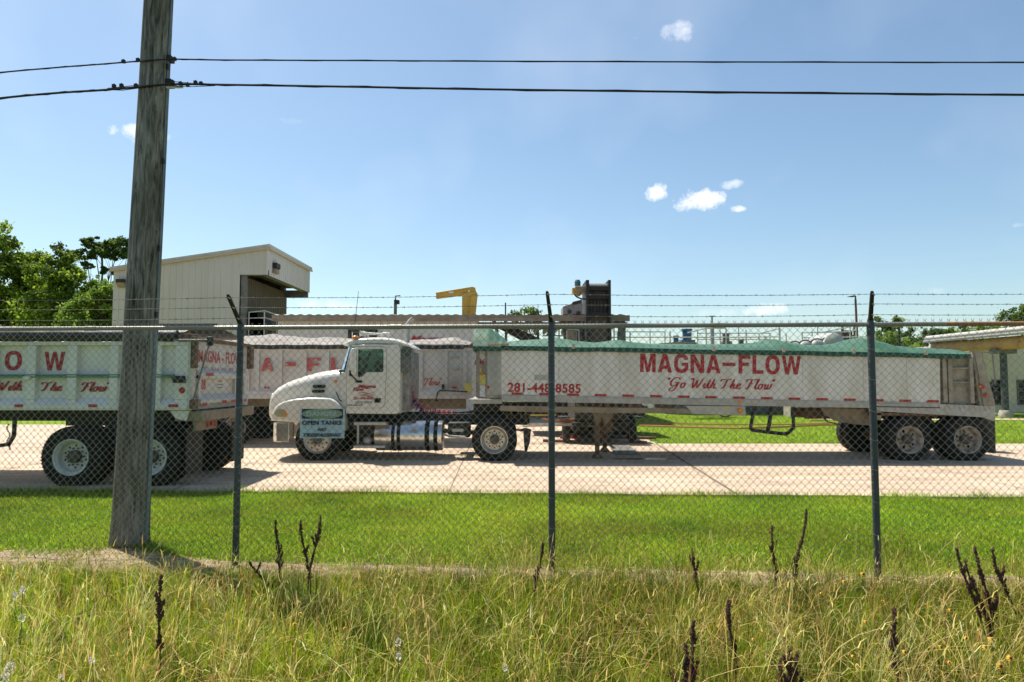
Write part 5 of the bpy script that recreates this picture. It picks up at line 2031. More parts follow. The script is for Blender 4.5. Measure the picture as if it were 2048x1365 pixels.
def script_text(s, org, ux, uy, w, h, m_, parent, shear=.12, pen=.075, yout=Vector((0, -1, 0))):
    """handwritten lettering swept as flat brush strokes; h is the height of a capital"""
    tot = sum(GLY[c][0] for c in s)
    k = w / tot
    mb = MB()
    x = 0
    lift = 0
    for c in s:
        adv, strokes = GLY[c]
        for st_ in strokes:
            lift = (lift + 1) % 5
            P0 = [Vector((a, b)) for a, b in st_]
            pts = []
            if len(P0) > 2:
                for i in range(len(P0) - 1):
                    p0 = P0[max(i - 1, 0)]; p1 = P0[i]; p2 = P0[i + 1]; p3 = P0[min(i + 2, len(P0) - 1)]
                    for j in range(4):
                        u = j / 4
                        pts.append(.5 * ((2 * p1) + (p2 - p0) * u + (2 * p0 - 5 * p1 + 4 * p2 - p3) * u * u + (3 * p1 - p0 - 3 * p2 + p3) * u ** 3))
                pts.append(P0[-1])
            else:
                pts = P0
            L, R = [], []
            for i, p in enumerate(pts):
                a = pts[max(i - 1, 0)]; b = pts[min(i + 1, len(pts) - 1)]
                d = (b - a)
                d = d.normalized() if d.length > 1e-6 else Vector((0, 1))
                pw = pen * (.50 + .75 * abs(d.y)) * (.8 if i in (0, len(pts) - 1) else 1)
                nrm = Vector((-d.y, d.x)) * pw
                for arr, sg in ((L, 1), (R, -1)):
                    q = p + nrm * sg
                    arr.append(org + ux * ((x + q.x + shear * q.y) * k) + uy * (q.y * h) + yout * (.003 + .0012 * lift + .001 * i / len(pts)))
            n_ = len(pts)
            mb.grid([R, L])
        x += adv
    return mb.obj('lettering', M[m_], parent, smooth=False)


p = S(1333, 775.5); q = S(1548, 775.5); r_ = S(1333, 757.5)
script_text('"Go With The Flow"', p, tilt, tiltz, q.x - p.x, r_.z - p.z, 'red', tl)
skin_plate('id_plate', 1068, 750, 1099, 761, M['alu'], -.006)
# bare rear section
mb = MB()
for px in (1888, 1899, 1942):
    a, b = S(px, botY(px)), S(px, topY(px)); mb.box(a.x, a.x + .09, SLY + .0, SLY + .12, a.z, b.z)
for py in (735, 763):
    a, b = S(1900, py + 4), S(1944, py); mb.box(a.x, b.x, SLY + .04, SLY + .12, a.z, b.z)
mb.obj('rear_ribs', M['alu_dirty'], tl, bevel=.008)
mb = MB()
mb.prism([S(x, y, .02) for x, y in ((1944, 703), (1962, 704), (1984, 806), (1976, 812), (1960, 812))], (0, 2.35, 0))
mb.obj('tailgate', M['alu_dirty'], tl, bevel=.01)
mb = MB()
mb.prism([S(x, y, -.02) for x, y in ((1950, 704), (1962, 705), (1990, 806), (1990, 822), (1968, 812))], (0, .05, 0))
lp = mb.obj('light_plate', M['alu_dirty'], tl, bevel=.004)
for (px, py) in ((1965, 774), (1970, 790)):
    c = S(px, py, -.02); mb = MB(); mb.lathe((c.x, c.y, c.z), (0, -1, 0), [(0, .05), (.02, .045), (.03, .03), (.03, 0)], 14); mb.obj('tail_lamp', M['reflector'], lp)
c = S(1962, 775, -.02); mb = MB(); mb.lathe((c.x - .03, c.y + .004, c.z + .02), (0, -1, 0), [(0, .03), (.03, .025), (.03, 0)], 12); mb.obj('tail_lamp', M['amber'], lp)
mb = MB()
mb.tube([S(1975, 765, .3), S(1984, 770, .3), S(1990, 790, .3), S(1990, 806, .3)], .03, 6)
mb.box(S(1976, 0).x, S(1991, 0).x, SLY + .1, SLY + 2.3, S(0, 800).z, S(0, 765).z)
mb.obj('gate_latch', M['black'], tl, bevel=.01)
mb = MB()   # tarp roller arm
mb.tube([S(1938, 703, 0), S(1985, 706, 0), S(1986, 720, .05), S(1991, 770, .05)], .018, 6)
mb.tube([S(1958, 703, .1), S(1970, 740, .1)], .03, 6)
mb.obj('tarp_crank', M['grey_steel'], tl)
# rear checker fender
mb = MB()
mb.prism([S(x, y, -.03) for x, y in ((1745, 808), (1885, 809), (1990, 813), (1991, 830), (1989, 843), (1965, 835), (1760, 823), (1745, 820))], (0, .04, 0))
for k in range(24):
    a = S(1748 + k * 10, 812, -.04); b = S(1752 + k * 10, 822, -.04)
    mb.tube([a, b], .005, 4)
mb.obj('rear_fender', M['rail'], tl)
mb = MB()
mb.box(S(1745, 0).x, S(1988, 0).x, SLY + .05, SLY + .7, S(0, 832).z, S(0, 826).z)
for yy in (SLY + .75, SLY + 1.55):
    mb.box(S(1640, 0).x, S(1985, 0).x, yy, yy + .1, S(0, 842).z, S(0, 822).z)
mb.tube([(S(1815, 0).x, SLY + .3, .5), (S(1815, 0).x, SLY + 2.2, .5)], .08, 10)
mb.tube([(S(1930, 0).x, SLY + .3, .5), (S(1930, 0).x, SLY + 2.2, .5)], .08, 10)
mb.obj('suspension_frame', M['rust'], tl, bevel=.01)
mb = MB()
mb.prism([S(x, y, .35) for x, y in ((1642, 816), (1746, 818), (1752, 832), (1740, 852), (1700, 848), (1672, 842), (1650, 830))], (0, .08, 0))
mb.prism([S(x, y, .05) for x, y in ((1747, 818), (1764, 820), (1763, 842), (1755, 840), (1748, 830))], (0, .2, 0))
mb.obj('hanger_bracket', M['tan_steel'], tl, bevel=.01)
mb = MB(); mb.tube([S(1641, 818, .3), S(1648, 836, .3), S(1655, 844, .3), S(1690, 852, .3)], .016, 6); mb.obj('brake_hose', M['black'], tl)
mb = MB(); mb.prism([S(1961, 828, .1), S(1990, 830, .1), S(1992, 908, .1), S(1966, 904, .1)], (0, .55, 0)); mb.obj('mud_flap', M['rubber_flap'], tl, bevel=.008)
mb = MB(); mb.prism([S(1961, 828, 1.75), S(1990, 830, 1.75), S(1992, 908, 1.75), S(1966, 904, 1.75)], (0, .55, 0)); mb.obj('mud_flap', M['rubber_flap'], tl, bevel=.008)
for px in (1814.5, 1930):
    make_wheel(tl, S(px, 0).x, SLY - .04, .50, 'dual_out', 'rim_rust')
    for yy in (.30, 1.78, 2.11):
        inner_tyre(tl, S(px, 0).x, SLY + yy, .50, 'inner_tyre')
# green tarpaulin
crest = [(940, 655.5), (948, 655), (975, 657), (990, 664), (1003, 674), (1015, 685), (1040, 683), (1075, 681), (1115, 676), (1135, 680), (1165, 684), (1200, 686), (1250, 681.5), (1280, 686), (1320, 689), (1400, 690), (1500, 690.5), (1545, 687), (1565, 681), (1582, 680), (1610, 687), (1650, 692), (1690, 692), (1725, 687), (1765, 677.5), (1790, 682), (1830, 692), (1870, 697), (1935, 700)]


def interp(tab, x):
    if x <= tab[0][0]:
        return tab[0][1]
    for (a, b), (c, d) in zip(tab, tab[1:]):
        if x <= c:
            u = (x - a) / (c - a)
            u = u * u * (3 - 2 * u)
            return b + (d - b) * u
    return tab[-1][1]


YM = SLY + 1.23
rows, fl1, fl2 = [], [], []
NX, NY = 260, 24
for i in range(NX + 1):
    px = 946 + (1938 - 946) * i / NX
    x = S(px, 700).x
    ed = S(px, topY(px) - 3).z + (.02 if px > 1003 else .0)
    pxm = 1024 + (px - 1024) * SLY / YM
    cr = Q(px, interp(crest, px), YM).z
    if px < 1012:       # raised hood at the front
        ed = max(ed, S(px, interp([(940, 697), (975, 696), (1012, 694)], px)).z)
    row = []
    for j in range(NY + 1):
        v = j / NY
        yy = SLY - .05 + (ydn + .05 - SLY + .05) * v
        t = abs(2 * v - 1)
        prof = 1 - t ** 2.6 if px > 1010 else 1 - t ** 3.4
        z = ed + (cr - ed) * prof
        z += (.020 * noise.noise(Vector((x * 1.4, yy * 1.5, 0))) + .006 * noise.noise(Vector((x * 5 + yy * 6, yy * 2, 4)))) * (1 - t * .4)
        row.append(Vector((x, yy, z)))
    rows.append(row)
mb = MB(); mb.grid(rows); mb.obj('tarpaulin', M['tarp'], tl, angle=180)
for side in (0, 1):
    g0 = []
    for i in range(NX + 1):
        r0 = rows[i][0 if side == 0 else -1]
        x = r0.x
        sgn = -1 if side == 0 else 1
        drop = .105 + .022 * noise.noise(Vector((x * 1.3, 2, side))) + .01 * noise.noise(Vector((x * 6, 2, side)))
        if x < S(1012, 0).x:
            drop += 0
        w1 = .018 * noise.noise(Vector((x * 5, 0, 1))) + .008 * noise.noise(Vector((x * 17, 0, 1)))
        g0.append([r0, r0 + Vector((0, sgn * (.015 + w1), -drop * .35)), r0 + Vector((.01, sgn * (.02 + w1 * 1.4), -drop * .7)), r0 + Vector((0, sgn * (.008 + w1), -drop))])
    mb = MB(); mb.grid(g0); mb.obj('tarp_edge', M['tarp_flap_shaded'], tl, angle=180)
# front wall of the raised hood
mb = MB()
fr = rows[0]
mb.grid([[Vector((p.x, p.y, S(946, 702).z)) for p in fr], fr])
mb.obj('tarp_front', M['tarp_flap_shaded'], tl)
mb = MB(); mb.tube([S(975, 690, -.07), S(1018, 689, -.07)], .03, 6); mb.obj('tarp_bow_end', M['tan_steel'], tl)
for px in (1147, 1428, 1568, 1708, 1853):
    mb = MB(); a, b = S(px - 3, topY(px) - 2, -.085), S(px + 3, topY(px) - 11, -.085)
    mb.box(a.x, b.x, a.y, a.y + .01, a.z, b.z); mb.obj('tarp_strap', mat('worn patch', (.48, .36, .28), .7), tl)

# ------------------------------------------------------------------ nearest dump trailer at the left
LYY = 11.56
dl = thing('dump_trailer', 'pale green dump trailer with black rolled tarp, nearest the fence at the left', 'trailer', (Q(200, 900, LYY).x, 12.8, 0))
N_ = lambda x, y, d=0.0: Q(x, y or 760, LYY + d)
LX0, LX1 = N_(-420, 700).x, N_(378, 700).x
ztp, zmid, zled, zbt = N_(0, 684).z, N_(0, 796).z, N_(0, 809).z, N_(0, 821).z
LYF = LYY + 2.5
mb = MB()
mb.box(LX0, LX1 - .02, LYY + .10, LYF, zmid, ztp)
mb.prism([(LX0, LYY + .10, zmid), (LX0, LYY + .0, zled), (LX0, LYY + .0, zbt), (LX0, LYF, zbt), (LX0, LYF, zmid)], (LX1 - .02 - LX0, 0, 0))
mb.obj('box_body', M['side_green'], dl)
mb = MB()   # rails
mb.box(LX0, LX1, LYY + .0, LYY + .10, N_(0, 691).z, ztp)
mb.box(LX0, LX1, LYY - .02, LYY + .0, N_(0, 818).z, N_(0, 810).z)
mb.obj('top_rail', M['side_green'], dl, bevel=.006)
edges = [(-345, -326), (-263, -244), (-181, -162), (-99, -80), (-31, -12), (51, 70), (133, 152), (217.5, 234.5), (308, 321), (349, 376)]
for (u0, u1) in edges:
    a, b = N_(u0, 0).x, N_(u1, 0).x
    mb = MB()
    mb.prism([(a, LYY, N_(0, 691).z), (b, LYY, N_(0, 691).z), (b, LYY, N_(0, 800).z), (a, LYY, N_(0, 800).z)], (0, .11, 0))
    mb.prism([(a, LYY, N_(0, 800).z), (a, LYY + .1, N_(0, 800).z), (a, LYY + .1, N_(0, 809).z), (a, LYY - .0, N_(0, 809).z)], (b - a, 0, 0))
    mb.obj('side_post', M['side_green'], dl, bevel=.012)
mb = MB()
for (v0, v1, o) in ((748.8, 751.2, .0), (753, 756, .01)):
    mb.box(LX0, N_(350, 0).x, LYY - .012 + o, LYY + .10, N_(0, v1).z, N_(0, v0).z)
mb.obj('side_stripe', M['green_trim'], dl)
mb = MB(); a, b = N_(49, 760), N_(63, 753); mb.box(a.x, b.x, LYY - .05, LYY, a.z, b.z); mb.obj('junction_box', M['sticker'], dl, bevel=.006)
for (u0, u1) in ((31, 48), (178, 196), (-116, -98), (338, 358)):
    a, b = N_(u0, 815), N_(u1, 809); mb = MB(); mb.box(a.x, b.x, LYY - .026, LYY - .02, a.z, b.z); mb.obj('reflector', M['reflector'], dl)


def nl_text(s, u0, v0, u1, v1, bold, m_='red'):
    p, q = N_(u0, v1, .1), N_(u1, v0, .1)
    mb = MB(); block_text(mb, s, (p.x, LYY + .097, p.z), X_, Z_, q.x - p.x, q.z - p.z); mb.obj('lettering', M[m_], dl)


nl_text('O', 9, 703, 45, 740.5, .05)
nl_text('W', 88, 704, 131, 741.5, .06)
nl_text('L', -68, 703, -36, 740.5, .05)
nl_text('F', -150, 703, -116, 740.5, .05)


def nl_script(s, u0, u1, vb, vt):
    p = N_(u0, vb, .1); q = N_(u1, vb, .1); t_ = N_(u0, vt, .1)
    script_text(s, Vector((p.x, LYY + .096, p.z)), X_, Z_, q.x - p.x, t_.z - p.z, 'red', dl, pen=.10)


nl_script('With', -10, 44, 781, 764)
nl_script('The', 82, 124, 782, 766)
nl_script('Flow"', 162, 218, 783, 767)
# rolled tarp and tarp top
mb = MB()
pts = [Vector((LX0 + (N_(352, 0).x - LX0) * i / 40, LYY + .0 + .012 * math.sin(i), (N_(0, 672).z) + .012 * noise.noise(Vector((i * .6, 0, 0))))) for i in range(41)]
mb.tube(pts, .098, 14)
mb.obj('tarp_roll', M['tarp_black'], dl, angle=60)
mb = MB()
rows = []
for i in range(61):
    x = LX0 + (LX1 - LX0 - .1) * i / 60
    row = []
    for j in range(13):
        v = j / 12
        yy = LYY + .02 + (LYF - LYY - .02) * v
        z = N_(0, 664).z + .17 * math.sin(math.pi * v) ** .8 + .012 * noise.noise(Vector((x * 2, yy * 2, 0)))
        row.append((x, yy, z))
    rows.append(row)
mb.grid(rows); mb.obj('tarp_cover', M['tarp_grey'], dl, angle=180)
mb = MB(); mb.tube([N_(300, 650, 1.9), N_(434, 649.5, 1.9)], .025, 6); mb.obj('roll_bar', M['black'], dl)
mb = MB(); mb.tube([N_(347, 681, -.06), N_(415, 681, -.06)], .02, 8); mb.tube([N_(415, 681, -.06), N_(420, 684, 0), N_(405, 735, 0), N_(388, 795, .02), N_(383, 806, .02)], .016, 6)
mb.obj('tarp_crank', M['grey_steel'], dl)
for (px, py, dx, dz_) in ((420, 683, .05, .08), (358, 759, .1, .06)):
    mb = MB()
    c = N_(px, py, -.03); mb.box(c.x - dx, c.x + dx, LYY - .06, LYY, c.z - dz_, c.z + dz_)
    mb.obj('crank_bracket', M['black'], dl, bevel=.015)
mb = MB(); mb.tube([N_(345, 757, -.01), N_(371, 763, -.02)], .032, 10); mb.obj('handle', M['black'], dl)
c = N_(364, 781, 0); mb = MB(); mb.lathe((c.x, LYY, c.z), (0, -1, 0), [(0, .055), (.015, .05), (.03, .04), (.032, 0)], 18); mb.obj('marker_lamp', M['reflector'], dl)
# rear face
mb = MB()
mb.box(LX1 - .02, LX1 + .05, LYY + .0, LYY + .16, zbt, ztp + .02)
mb.box(LX1 - .02, LX1 + .05, LYF - .16, LYF, zbt, ztp + .02)
mb.box(LX1 - .02, LX1 + .06, LYY + .16, LYF - .16, zbt, zbt + .14)
mb.obj('rear_frame', M['side_cream'], dl, bevel=.008)
mb = MB()
mb.box(LX1 + .0, LX1 + .035, LYY + .16, LYF - .16, zbt + .14, ztp + .02)
tg = mb.obj('tailgate', M['side_cream'], dl)
mb = MB()
zq = zbt + (ztp - zbt) * .52
mb.prism([(LX1 + .035, LYY + .2, zq - .07), (LX1 + .11, LYY + .2, zq - .07), (LX1 + .11, LYY + .2, zq + .03), (LX1 + .035, LYY + .2, zq + .09)], (0, LYF - LYY - .4, 0))
mb.prism([(LX1 + .035, LYY + .2, zbt + .1), (LX1 + .14, LYY + .2, zbt + .1), (LX1 + .14, LYY + .2, zbt + .16), (LX1 + .035, LYY + .2, zbt + .26)], (0, LYF - LYY - .4, 0))
for yy in (LYY + .2, LYY + 1.75, LYY + 2.05, LYF - .3):
    mb.box(LX1 + .03, LX1 + .09, yy, yy + .10, zbt + .2, zq)
mb.obj('tailgate_ribs', M['side_cream'], tg, bevel=.008)
mb = MB()     # top trim black of the gate
mb.box(LX1 - .1, LX1 + .10, LYY + .05, LYF, ztp + .02, ztp + .09)
mb.box(LX1 - .2, LX1 + .02, LYY + .02, LYY + .35, ztp - .1, ztp + .14)
mb.box(LX1 + .02, LX1 + .14, LYF - .10, LYF + .06, ztp - .42, ztp + .02)
mb.box(LX1 + .02, LX1 + .12, LYY + .0, LYY + .10, ztp - .45, ztp + .02)
mb.box(LX1 + .02, LX1 + .12, LYY + .0, LYY + .14, zbt + .02, zbt + .18)
mb.obj('gate_hinge', M['rust'], dl, bevel=.01)


def gate_text(s, y0, y1, z0, z1, bold, m_='red_worn', shear=0):
    mb = MB(); mb.text(s, (LX1 + .038, LYY + y0, z0), (0, 1, 0), Z_, y1 - y0, z1 - z0, bold, shear, .003); mb.obj('lettering', M[m_], tg)


gate_text('MAGNA - FLOW', .28, 2.1, ztp - .34, ztp - .12, .03)
script_text('"Go With The Flow"', Vector((LX1 + .037, LYY + .45, ztp - .56)), Vector((0, 1, 0)), Z_, 1.5, .13, 'red_worn', tg, pen=.05, yout=Vector((1, 0, 0)))
gate_text('328', .30, .58, zbt + .34, zbt + .52, .03)
for (y0, y1, z0) in ((.42, .72, zq - .02), (1.75, 1.95, zq - .02), (.25, .42, zbt + .06), (1.05, 1.25, zbt + .08), (1.45, 1.65, zbt + .08), (2.05, 2.2, zbt + .08)):
    mb = MB(); mb.box(LX1 + .112 if z0 > zbt + .2 else LX1 + .142, LX1 + .118 if z0 > zbt + .2 else LX1 + .146, LYY + y0, LYY + y1, z0, z0 + .055); mb.obj('reflector', M['reflector'], dl)
mb = MB()
for k in range(4):
    mb.box(LX1 + .0365, LX1 + .0375, LYY + 1.05 + k * .02, LYY + 1.3 - k * .01, zbt + .36 + k * .06, zbt + .375 + k * .06)
mb.obj('faded_notice', M['text_grey'], tg)
# rear bumper, light bar, frame
mb = MB()
mb.box(LX1 - .25, LX1 + .22, LYY + .08, LYF - .1, zbt - .19, zbt - .02)
mb.box(LX1 + .05, LX1 + .12, LYY + .1, LYY + .9, zbt - .36, zbt - .19)
mb.obj('rear_bumper', M['tan_steel'], dl, bevel=.01)
for dy in (.5, .66, .82):
    mb = MB(); mb.lathe((LX1 + .12, LYY + dy, zbt - .27), (1, 0, 0), [(0, .05), (.015, .05), (.02, .03), (.02, 0)], 14); mb.obj('tail_lamp', M['reflector'], dl)
mb = MB()
mb.box(LX0, LX1 - .1, LYY + .72, LYY + .84, zbt - .22, zbt - .0)
mb.box(LX0, LX1 - .1, LYY + 1.66, LYY + 1.78, zbt - .22, zbt - .0)
mb.box(N_(88, 0).x, N_(350, 0).x, LYY + .60, LYY + .80, zbt - .30, zbt - .04)
mb.prism([(N_(172, 0).x, LYY + .55, zbt - .2), (N_(232, 0).x, LYY + .55, zbt - .2), (N_(250, 0).x, LYY + .55, .62), (N_(180, 0).x, LYY + .55, .62)], (0, .2, 0))
for px in (148, 303):
    c = N_(px, 0); mb.tube([(c.x, LYY + .4, .52), (c.x, LYF - .4, .52)], .08, 10)
mb.tube([(N_(148, 0).x, LYY + .68, .62), (N_(225, 0).x, LYY + .68, .72), (N_(303, 0).x, LYY + .68, .62)], .05, 8)
mb.obj('chassis_frame', M['black'], dl, bevel=.01)
mb = MB()
mb.prism([N_(x, y, .05) for x, y in ((340, 822), (378, 822), (372, 842), (352, 838))], (0, .05, 0))
mb.obj('fender_gusset', M['side_green'], dl)
mb = MB()
arc = [Vector((N_(318, 0).x + .60 * math.cos(math.radians(a)), 0, .52 + .60 * math.sin(math.radians(a)))) for a in range(35, 110, 8)]
mb.grid([[p + Vector((0, LYY + .02, 0)) for p in arc], [p + Vector((0, LYY + .62, 0)) for p in arc]])
mb.obj('fender', M['rubber_flap'], dl)
for yy in (LYY + .02, LYF - .62):
    mb = MB(); mb.box(LX1 - .02, LX1 + .0, yy, yy + .6, .22, 1.0); mb.obj('mud_flap', M['rubber_flap'], dl)
for px in (148, 303):
    make_wheel(dl, N_(px, 0).x, LYY - .02, .52, 'dual_out', 'rim_white')
    for yy in (.33, 1.86, 2.19):
        inner_tyre(dl, N_(px, 0).x, LYY + yy, .52, 'inner_tyre')
mb = MB()
mb.tube([N_(-22, 815, .2), N_(-26, 880, .2), N_(-10, 893, .2), N_(18, 889, .2), N_(28, 872, .2), N_(31, 815, .2)], .035, 8)
mb.obj('hose_hanger', M['black'], dl)
mb = MB()
for k in range(12):
    mb.sphere(N_(17 - 3 * math.sin(k), 850 + k * 4.4, .2), .018, 6, 4)
mb.obj('chain', M['grey_steel'], dl)

# ------------------------------------------------------------------ second dump trailer, behind the tractor
DYY = 19.0
d2 = thing('dump_trailer', 'cream dump trailer with worn widely spaced red letters behind the tractor cab', 'trailer', (Q(650, 880, DYY).x, 20.2, 0))
K = lambda x, y, d=0.0: Q(x, y or 760, DYY + d)
KX0, KX1 = K(338, 700).x, K(944, 700).x
kt, km, kl, kb = K(0, 697).z, K(0, 776).z, K(0, 793).z, K(0, 798).z
KYF = DYY + 2.5
mb = MB()
mb.box(KX0, KX1, DYY + .08, KYF, km, kt)
mb.prism([(KX0, DYY + .08, km), (KX0, DYY, K(0, 784).z), (KX0, DYY, kb), (KX0, KYF, kb), (KX0, KYF, km)], (KX1 - KX0, 0, 0))
mb.obj('box_body', M['side_cream'], d2)
mb = MB()
mb.box(KX0, KX1, DYY - .02, DYY, kb, K(0, 790).z)
mb.box(KX0, KX1, DYY, DYY + .08, K(0, 702).z, kt)
mb.obj('side_rail', M['side_cream'], d2, bevel=.005)
for px in (350, 397, 444, 491, 510, 556, 605, 650, 697, 744, 791, 838, 888, 926):
    a = K(px, 0); mb = MB(); mb.box(a.x, a.x + .10, DYY + .02, DYY + .09, K(0, 781).z, K(0, 702).z); mb.obj('side_post', M['side_cream'], d2, bevel=.008)
for (s, u0, u1) in (('M', 328, 358), ('A', 376, 402), ('G', 424, 450), ('N', 472, 498), ('A', 521, 546.5), ('-', 570, 591), ('F', 614, 642), ('L', 661, 687), ('O', 707, 733), ('W', 752, 784)):
    v0, v1 = (716, 743) if s != '-' else (725, 733)
    p, q = K(u0, v1, .0), K(u1, v0, .0)
    mb = MB()
    if s == '-':
        mb.box(p.x, q.x, DYY + .012, DYY + .016, p.z, q.z)
    else:
        block_text(mb, s, (p.x, DYY + .014, p.z), X_, Z_, q.x - p.x, q.z - p.z)
    mb.obj('lettering', M['red_worn'], d2)
p = K(847, 771, .06); q = K(882, 771, .06); t_ = K(847, 758, .06)
script_text('Flow"', Vector((p.x, DYY + .076, p.z)), X_, Z_, q.x - p.x, t_.z - p.z, 'red_worn', d2, pen=.08)
for (u0, u1) in ((528.5, 533), (534.5, 539), (821, 832), (903, 914), (620, 631), (720, 731)):
    a, b = K(u0, 777.5), K(u1, 773.5); mb = MB(); mb.box(a.x, b.x, DYY - .004, DYY + .0, a.z, b.z); mb.obj('reflector', M['reflector'], d2)
for py in (714, 738, 764):
    mb = MB(); a, b = K(902, py + 2), K(918, py); mb.box(a.x, b.x, DYY - .08, DYY + .06, a.z, a.z + .025)
    mb.box(a.x, a.x + .02, DYY - .08, DYY - .06, a.z, a.z + .05); mb.box(b.x - .02, b.x, DYY - .08, DYY - .06, a.z, a.z + .05)
    mb.obj('ladder_step', M['alu'], d2)
mb = MB(); pts = [Vector((KX0 + (K(927, 0).x - KX0) * i / 40, DYY - .0, K(0, 693.5).z + .008 * math.sin(i * 1.7))) for i in range(41)]
mb.tube(pts, .075, 12); mb.obj('tarp_roll', M['tarp_black'], d2)
rows = []
ck = [(338, 676), (500, 672), (515, 668), (540, 673), (600, 677), (635, 675), (650, 676), (700, 679), (800, 681), (850, 680), (885, 677), (905, 675), (925, 682), (944, 688)]
for i in range(121):
    px = 338 + (940 - 338) * i / 120
    x = K(px, 0).x
    cr = Q(px, interp(ck, px), DYY + 1.25).z
    row = []
    for j in range(15):
        v = j / 14
        yy = DYY + .0 + (KYF - DYY) * v
        t = abs(2 * v - 1)
        z = K(0, 690).z + (cr - K(0, 690).z) * (1 - t ** 2.2) + .025 * noise.noise(Vector((x * 2.2, yy * 3, 0))) + .012 * noise.noise(Vector((x * 8 + yy * 5, yy, 2)))
        row.append((x, yy, z))
    rows.append(row)
mb = MB(); mb.grid(rows); mb.obj('tarp_cover', M['tarp_grey'], d2, angle=180)
mb = MB()
mb.box(KX0 + .2, KX1 - .3, DYY + .7, DYY + .82, kb - .24, kb)
mb.box(KX0 + .2, KX1 - .3, DYY + 1.65, DYY + 1.77, kb - .24, kb)
mb.box(K(833, 0).x, K(930, 0).x, DYY + .5, DYY + .6, kb - .30, kb - .02)
mb.obj('chassis_frame', M['tan_steel'], d2, bevel=.01)
mb = MB(); mb.tube([K(877, 802, -.02), K(872, 801, -.02), K(875, 786, -.04), K(880, 781, -.04), K(935, 784, -.04)], .02, 6); mb.box(K(884, 0).x, K(889, 0).x, DYY - .06, DYY, K(0, 783).z, K(0, 769).z); mb.obj('lever', M['black'], d2)
mb = MB(); mb.box(K(929, 0).x, K(943, 0).x, DYY - .05, DYY + .05, K(0, 784).z, K(0, 766).z); mb.obj('control_box', M['sticker_yellow'], d2, bevel=.02)
for px in (400, 472):
    make_wheel(d2, K(px, 0).x, DYY, .50, 'dual_out', 'rim_rust')
    for yy in (1.9, 2.2):
        inner_tyre(d2, K(px, 0).x, DYY + yy, .50, 'inner_tyre')
for px in (780,):
    c = K(px, 0)
    for yy in (DYY + .4, DYY + 2):
        mb = MB(); mb.box(c.x - .07, c.x + .07, yy, yy + .12, .1, kb); mb.box(c.x - .14, c.x + .14, yy - .06, yy + .2, .04, .09); mb.obj('landing_leg', M['rust'], d2)

# ------------------------------------------------------------------ small hose trailer and truck seen under the white trailer
HTY = 19.6
ht = thing('hose_trailer', 'small black two wheeled hose trailer seen end on beneath the white dump trailer', 'trailer', (Q(1199, 890, HTY).x, HTY, 0))
H_ = lambda x, y, d=0.0: Q(x, y or 850, HTY + d)
for px in (1132, 1264):
    c = H_(px, 860)
    mb = MB(); mb.lathe((c.x - .1, HTY, .33), (1, 0, 0), [(.02, .17), (0, .26), (.03, .32), (.07, .33), (.13, .33), (.17, .32), (.2, .26), (.18, .17)], 28)
    w = mb.obj('wheel', M['rubber_flap'], ht)
    mb = MB(); mb.lathe((c.x - .06, HTY, .33), (1, 0, 0), [(0, 0), (0, .17), (.12, .17), (.12, 0)], 16); mb.obj('rim', M['rail_white'], w)
mb = MB()
a, b = H_(1140, 0).x, H_(1256, 0).x
mb.box(a, b, HTY - .04, HTY + .04, .30, .37)
mb.box(a + .02, b - .02, HTY - .6, HTY + 2.4, .55, .64)
mb.box(a + .1, a + .2, HTY - .6, HTY + 2.4, .36, .56); mb.box(b - .2, b - .1, HTY - .6, HTY + 2.4, .36, .56)
mb.box(H_(1117, 0).x, a - .05, HTY - .35, HTY + .35, .74, .78); mb.box(b + .05, H_(1281, 0).x, HTY - .35, HTY + .35, .74, .78)
mb.tube([((a + b) / 2, HTY - .6, .5), ((a + b) / 2, HTY - 1.9, .42)], .05, 8)
mb.obj('trailer_frame', M['black'], ht, bevel=.01)
mb = MB(); mb.box(a + .1, b - .1, HTY - .5, HTY + 2.2, .64, 1.65); mb.obj('hose_reel_box', M['dark_in'], ht, bevel=.04)
mb = MB()
for k in range(5):
    mb.tube([H_(1085 + k * 9, 838 + k, -.2), H_(1110 + k * 6, 842 + k * 1.2, -.2), H_(1150, 839 + k, -.2)], .028, 6)
mb.obj('hose_bundle', M['orange_hose'], ht)
mb = MB(); mb.tube([H_(1045, 849, -.3), H_(1155, 848, -.3), H_(1190, 853, -.3)], .03, 6); mb.tube([H_(1045, 853, -.3), H_(1150, 851, -.3)], .02, 6); mb.obj('tow_bar', M['alu'], ht)
pk = thing('pump_truck', 'dark work truck behind the hose trailer with only its wheels and underside in view', 'truck', (Q(1205, 880, 21.6).x, 22, 0))
U_ = lambda x, y, d=0.0: Q(x, y or 850, 22 + d)
mb = MB(); mb.box(U_(1050, 0).x, U_(1285, 0).x, 22, 24.2, .75, 2.1); mb.obj('body', M['dark_in'], pk, bevel=.05)
mb = MB(); mb.box(U_(1040, 0).x, U_(1290, 0).x, 21.95, 22.05, .62, .80); mb.obj('side_skirt', M['black'], pk)
mb = MB(); mb.box(U_(1060, 0).x, U_(1112, 0).x, 21.9, 21.98, .66, .72); mb.obj('lamp_strip', M['sticker_yellow'], pk)
make_wheel(pk, U_(1165, 0).x, 21.95, .48, 'dual_out', 'rim_rust')
make_wheel(pk, U_(1240, 0).x, 21.95, .48, 'dual_out', 'rim_rust')
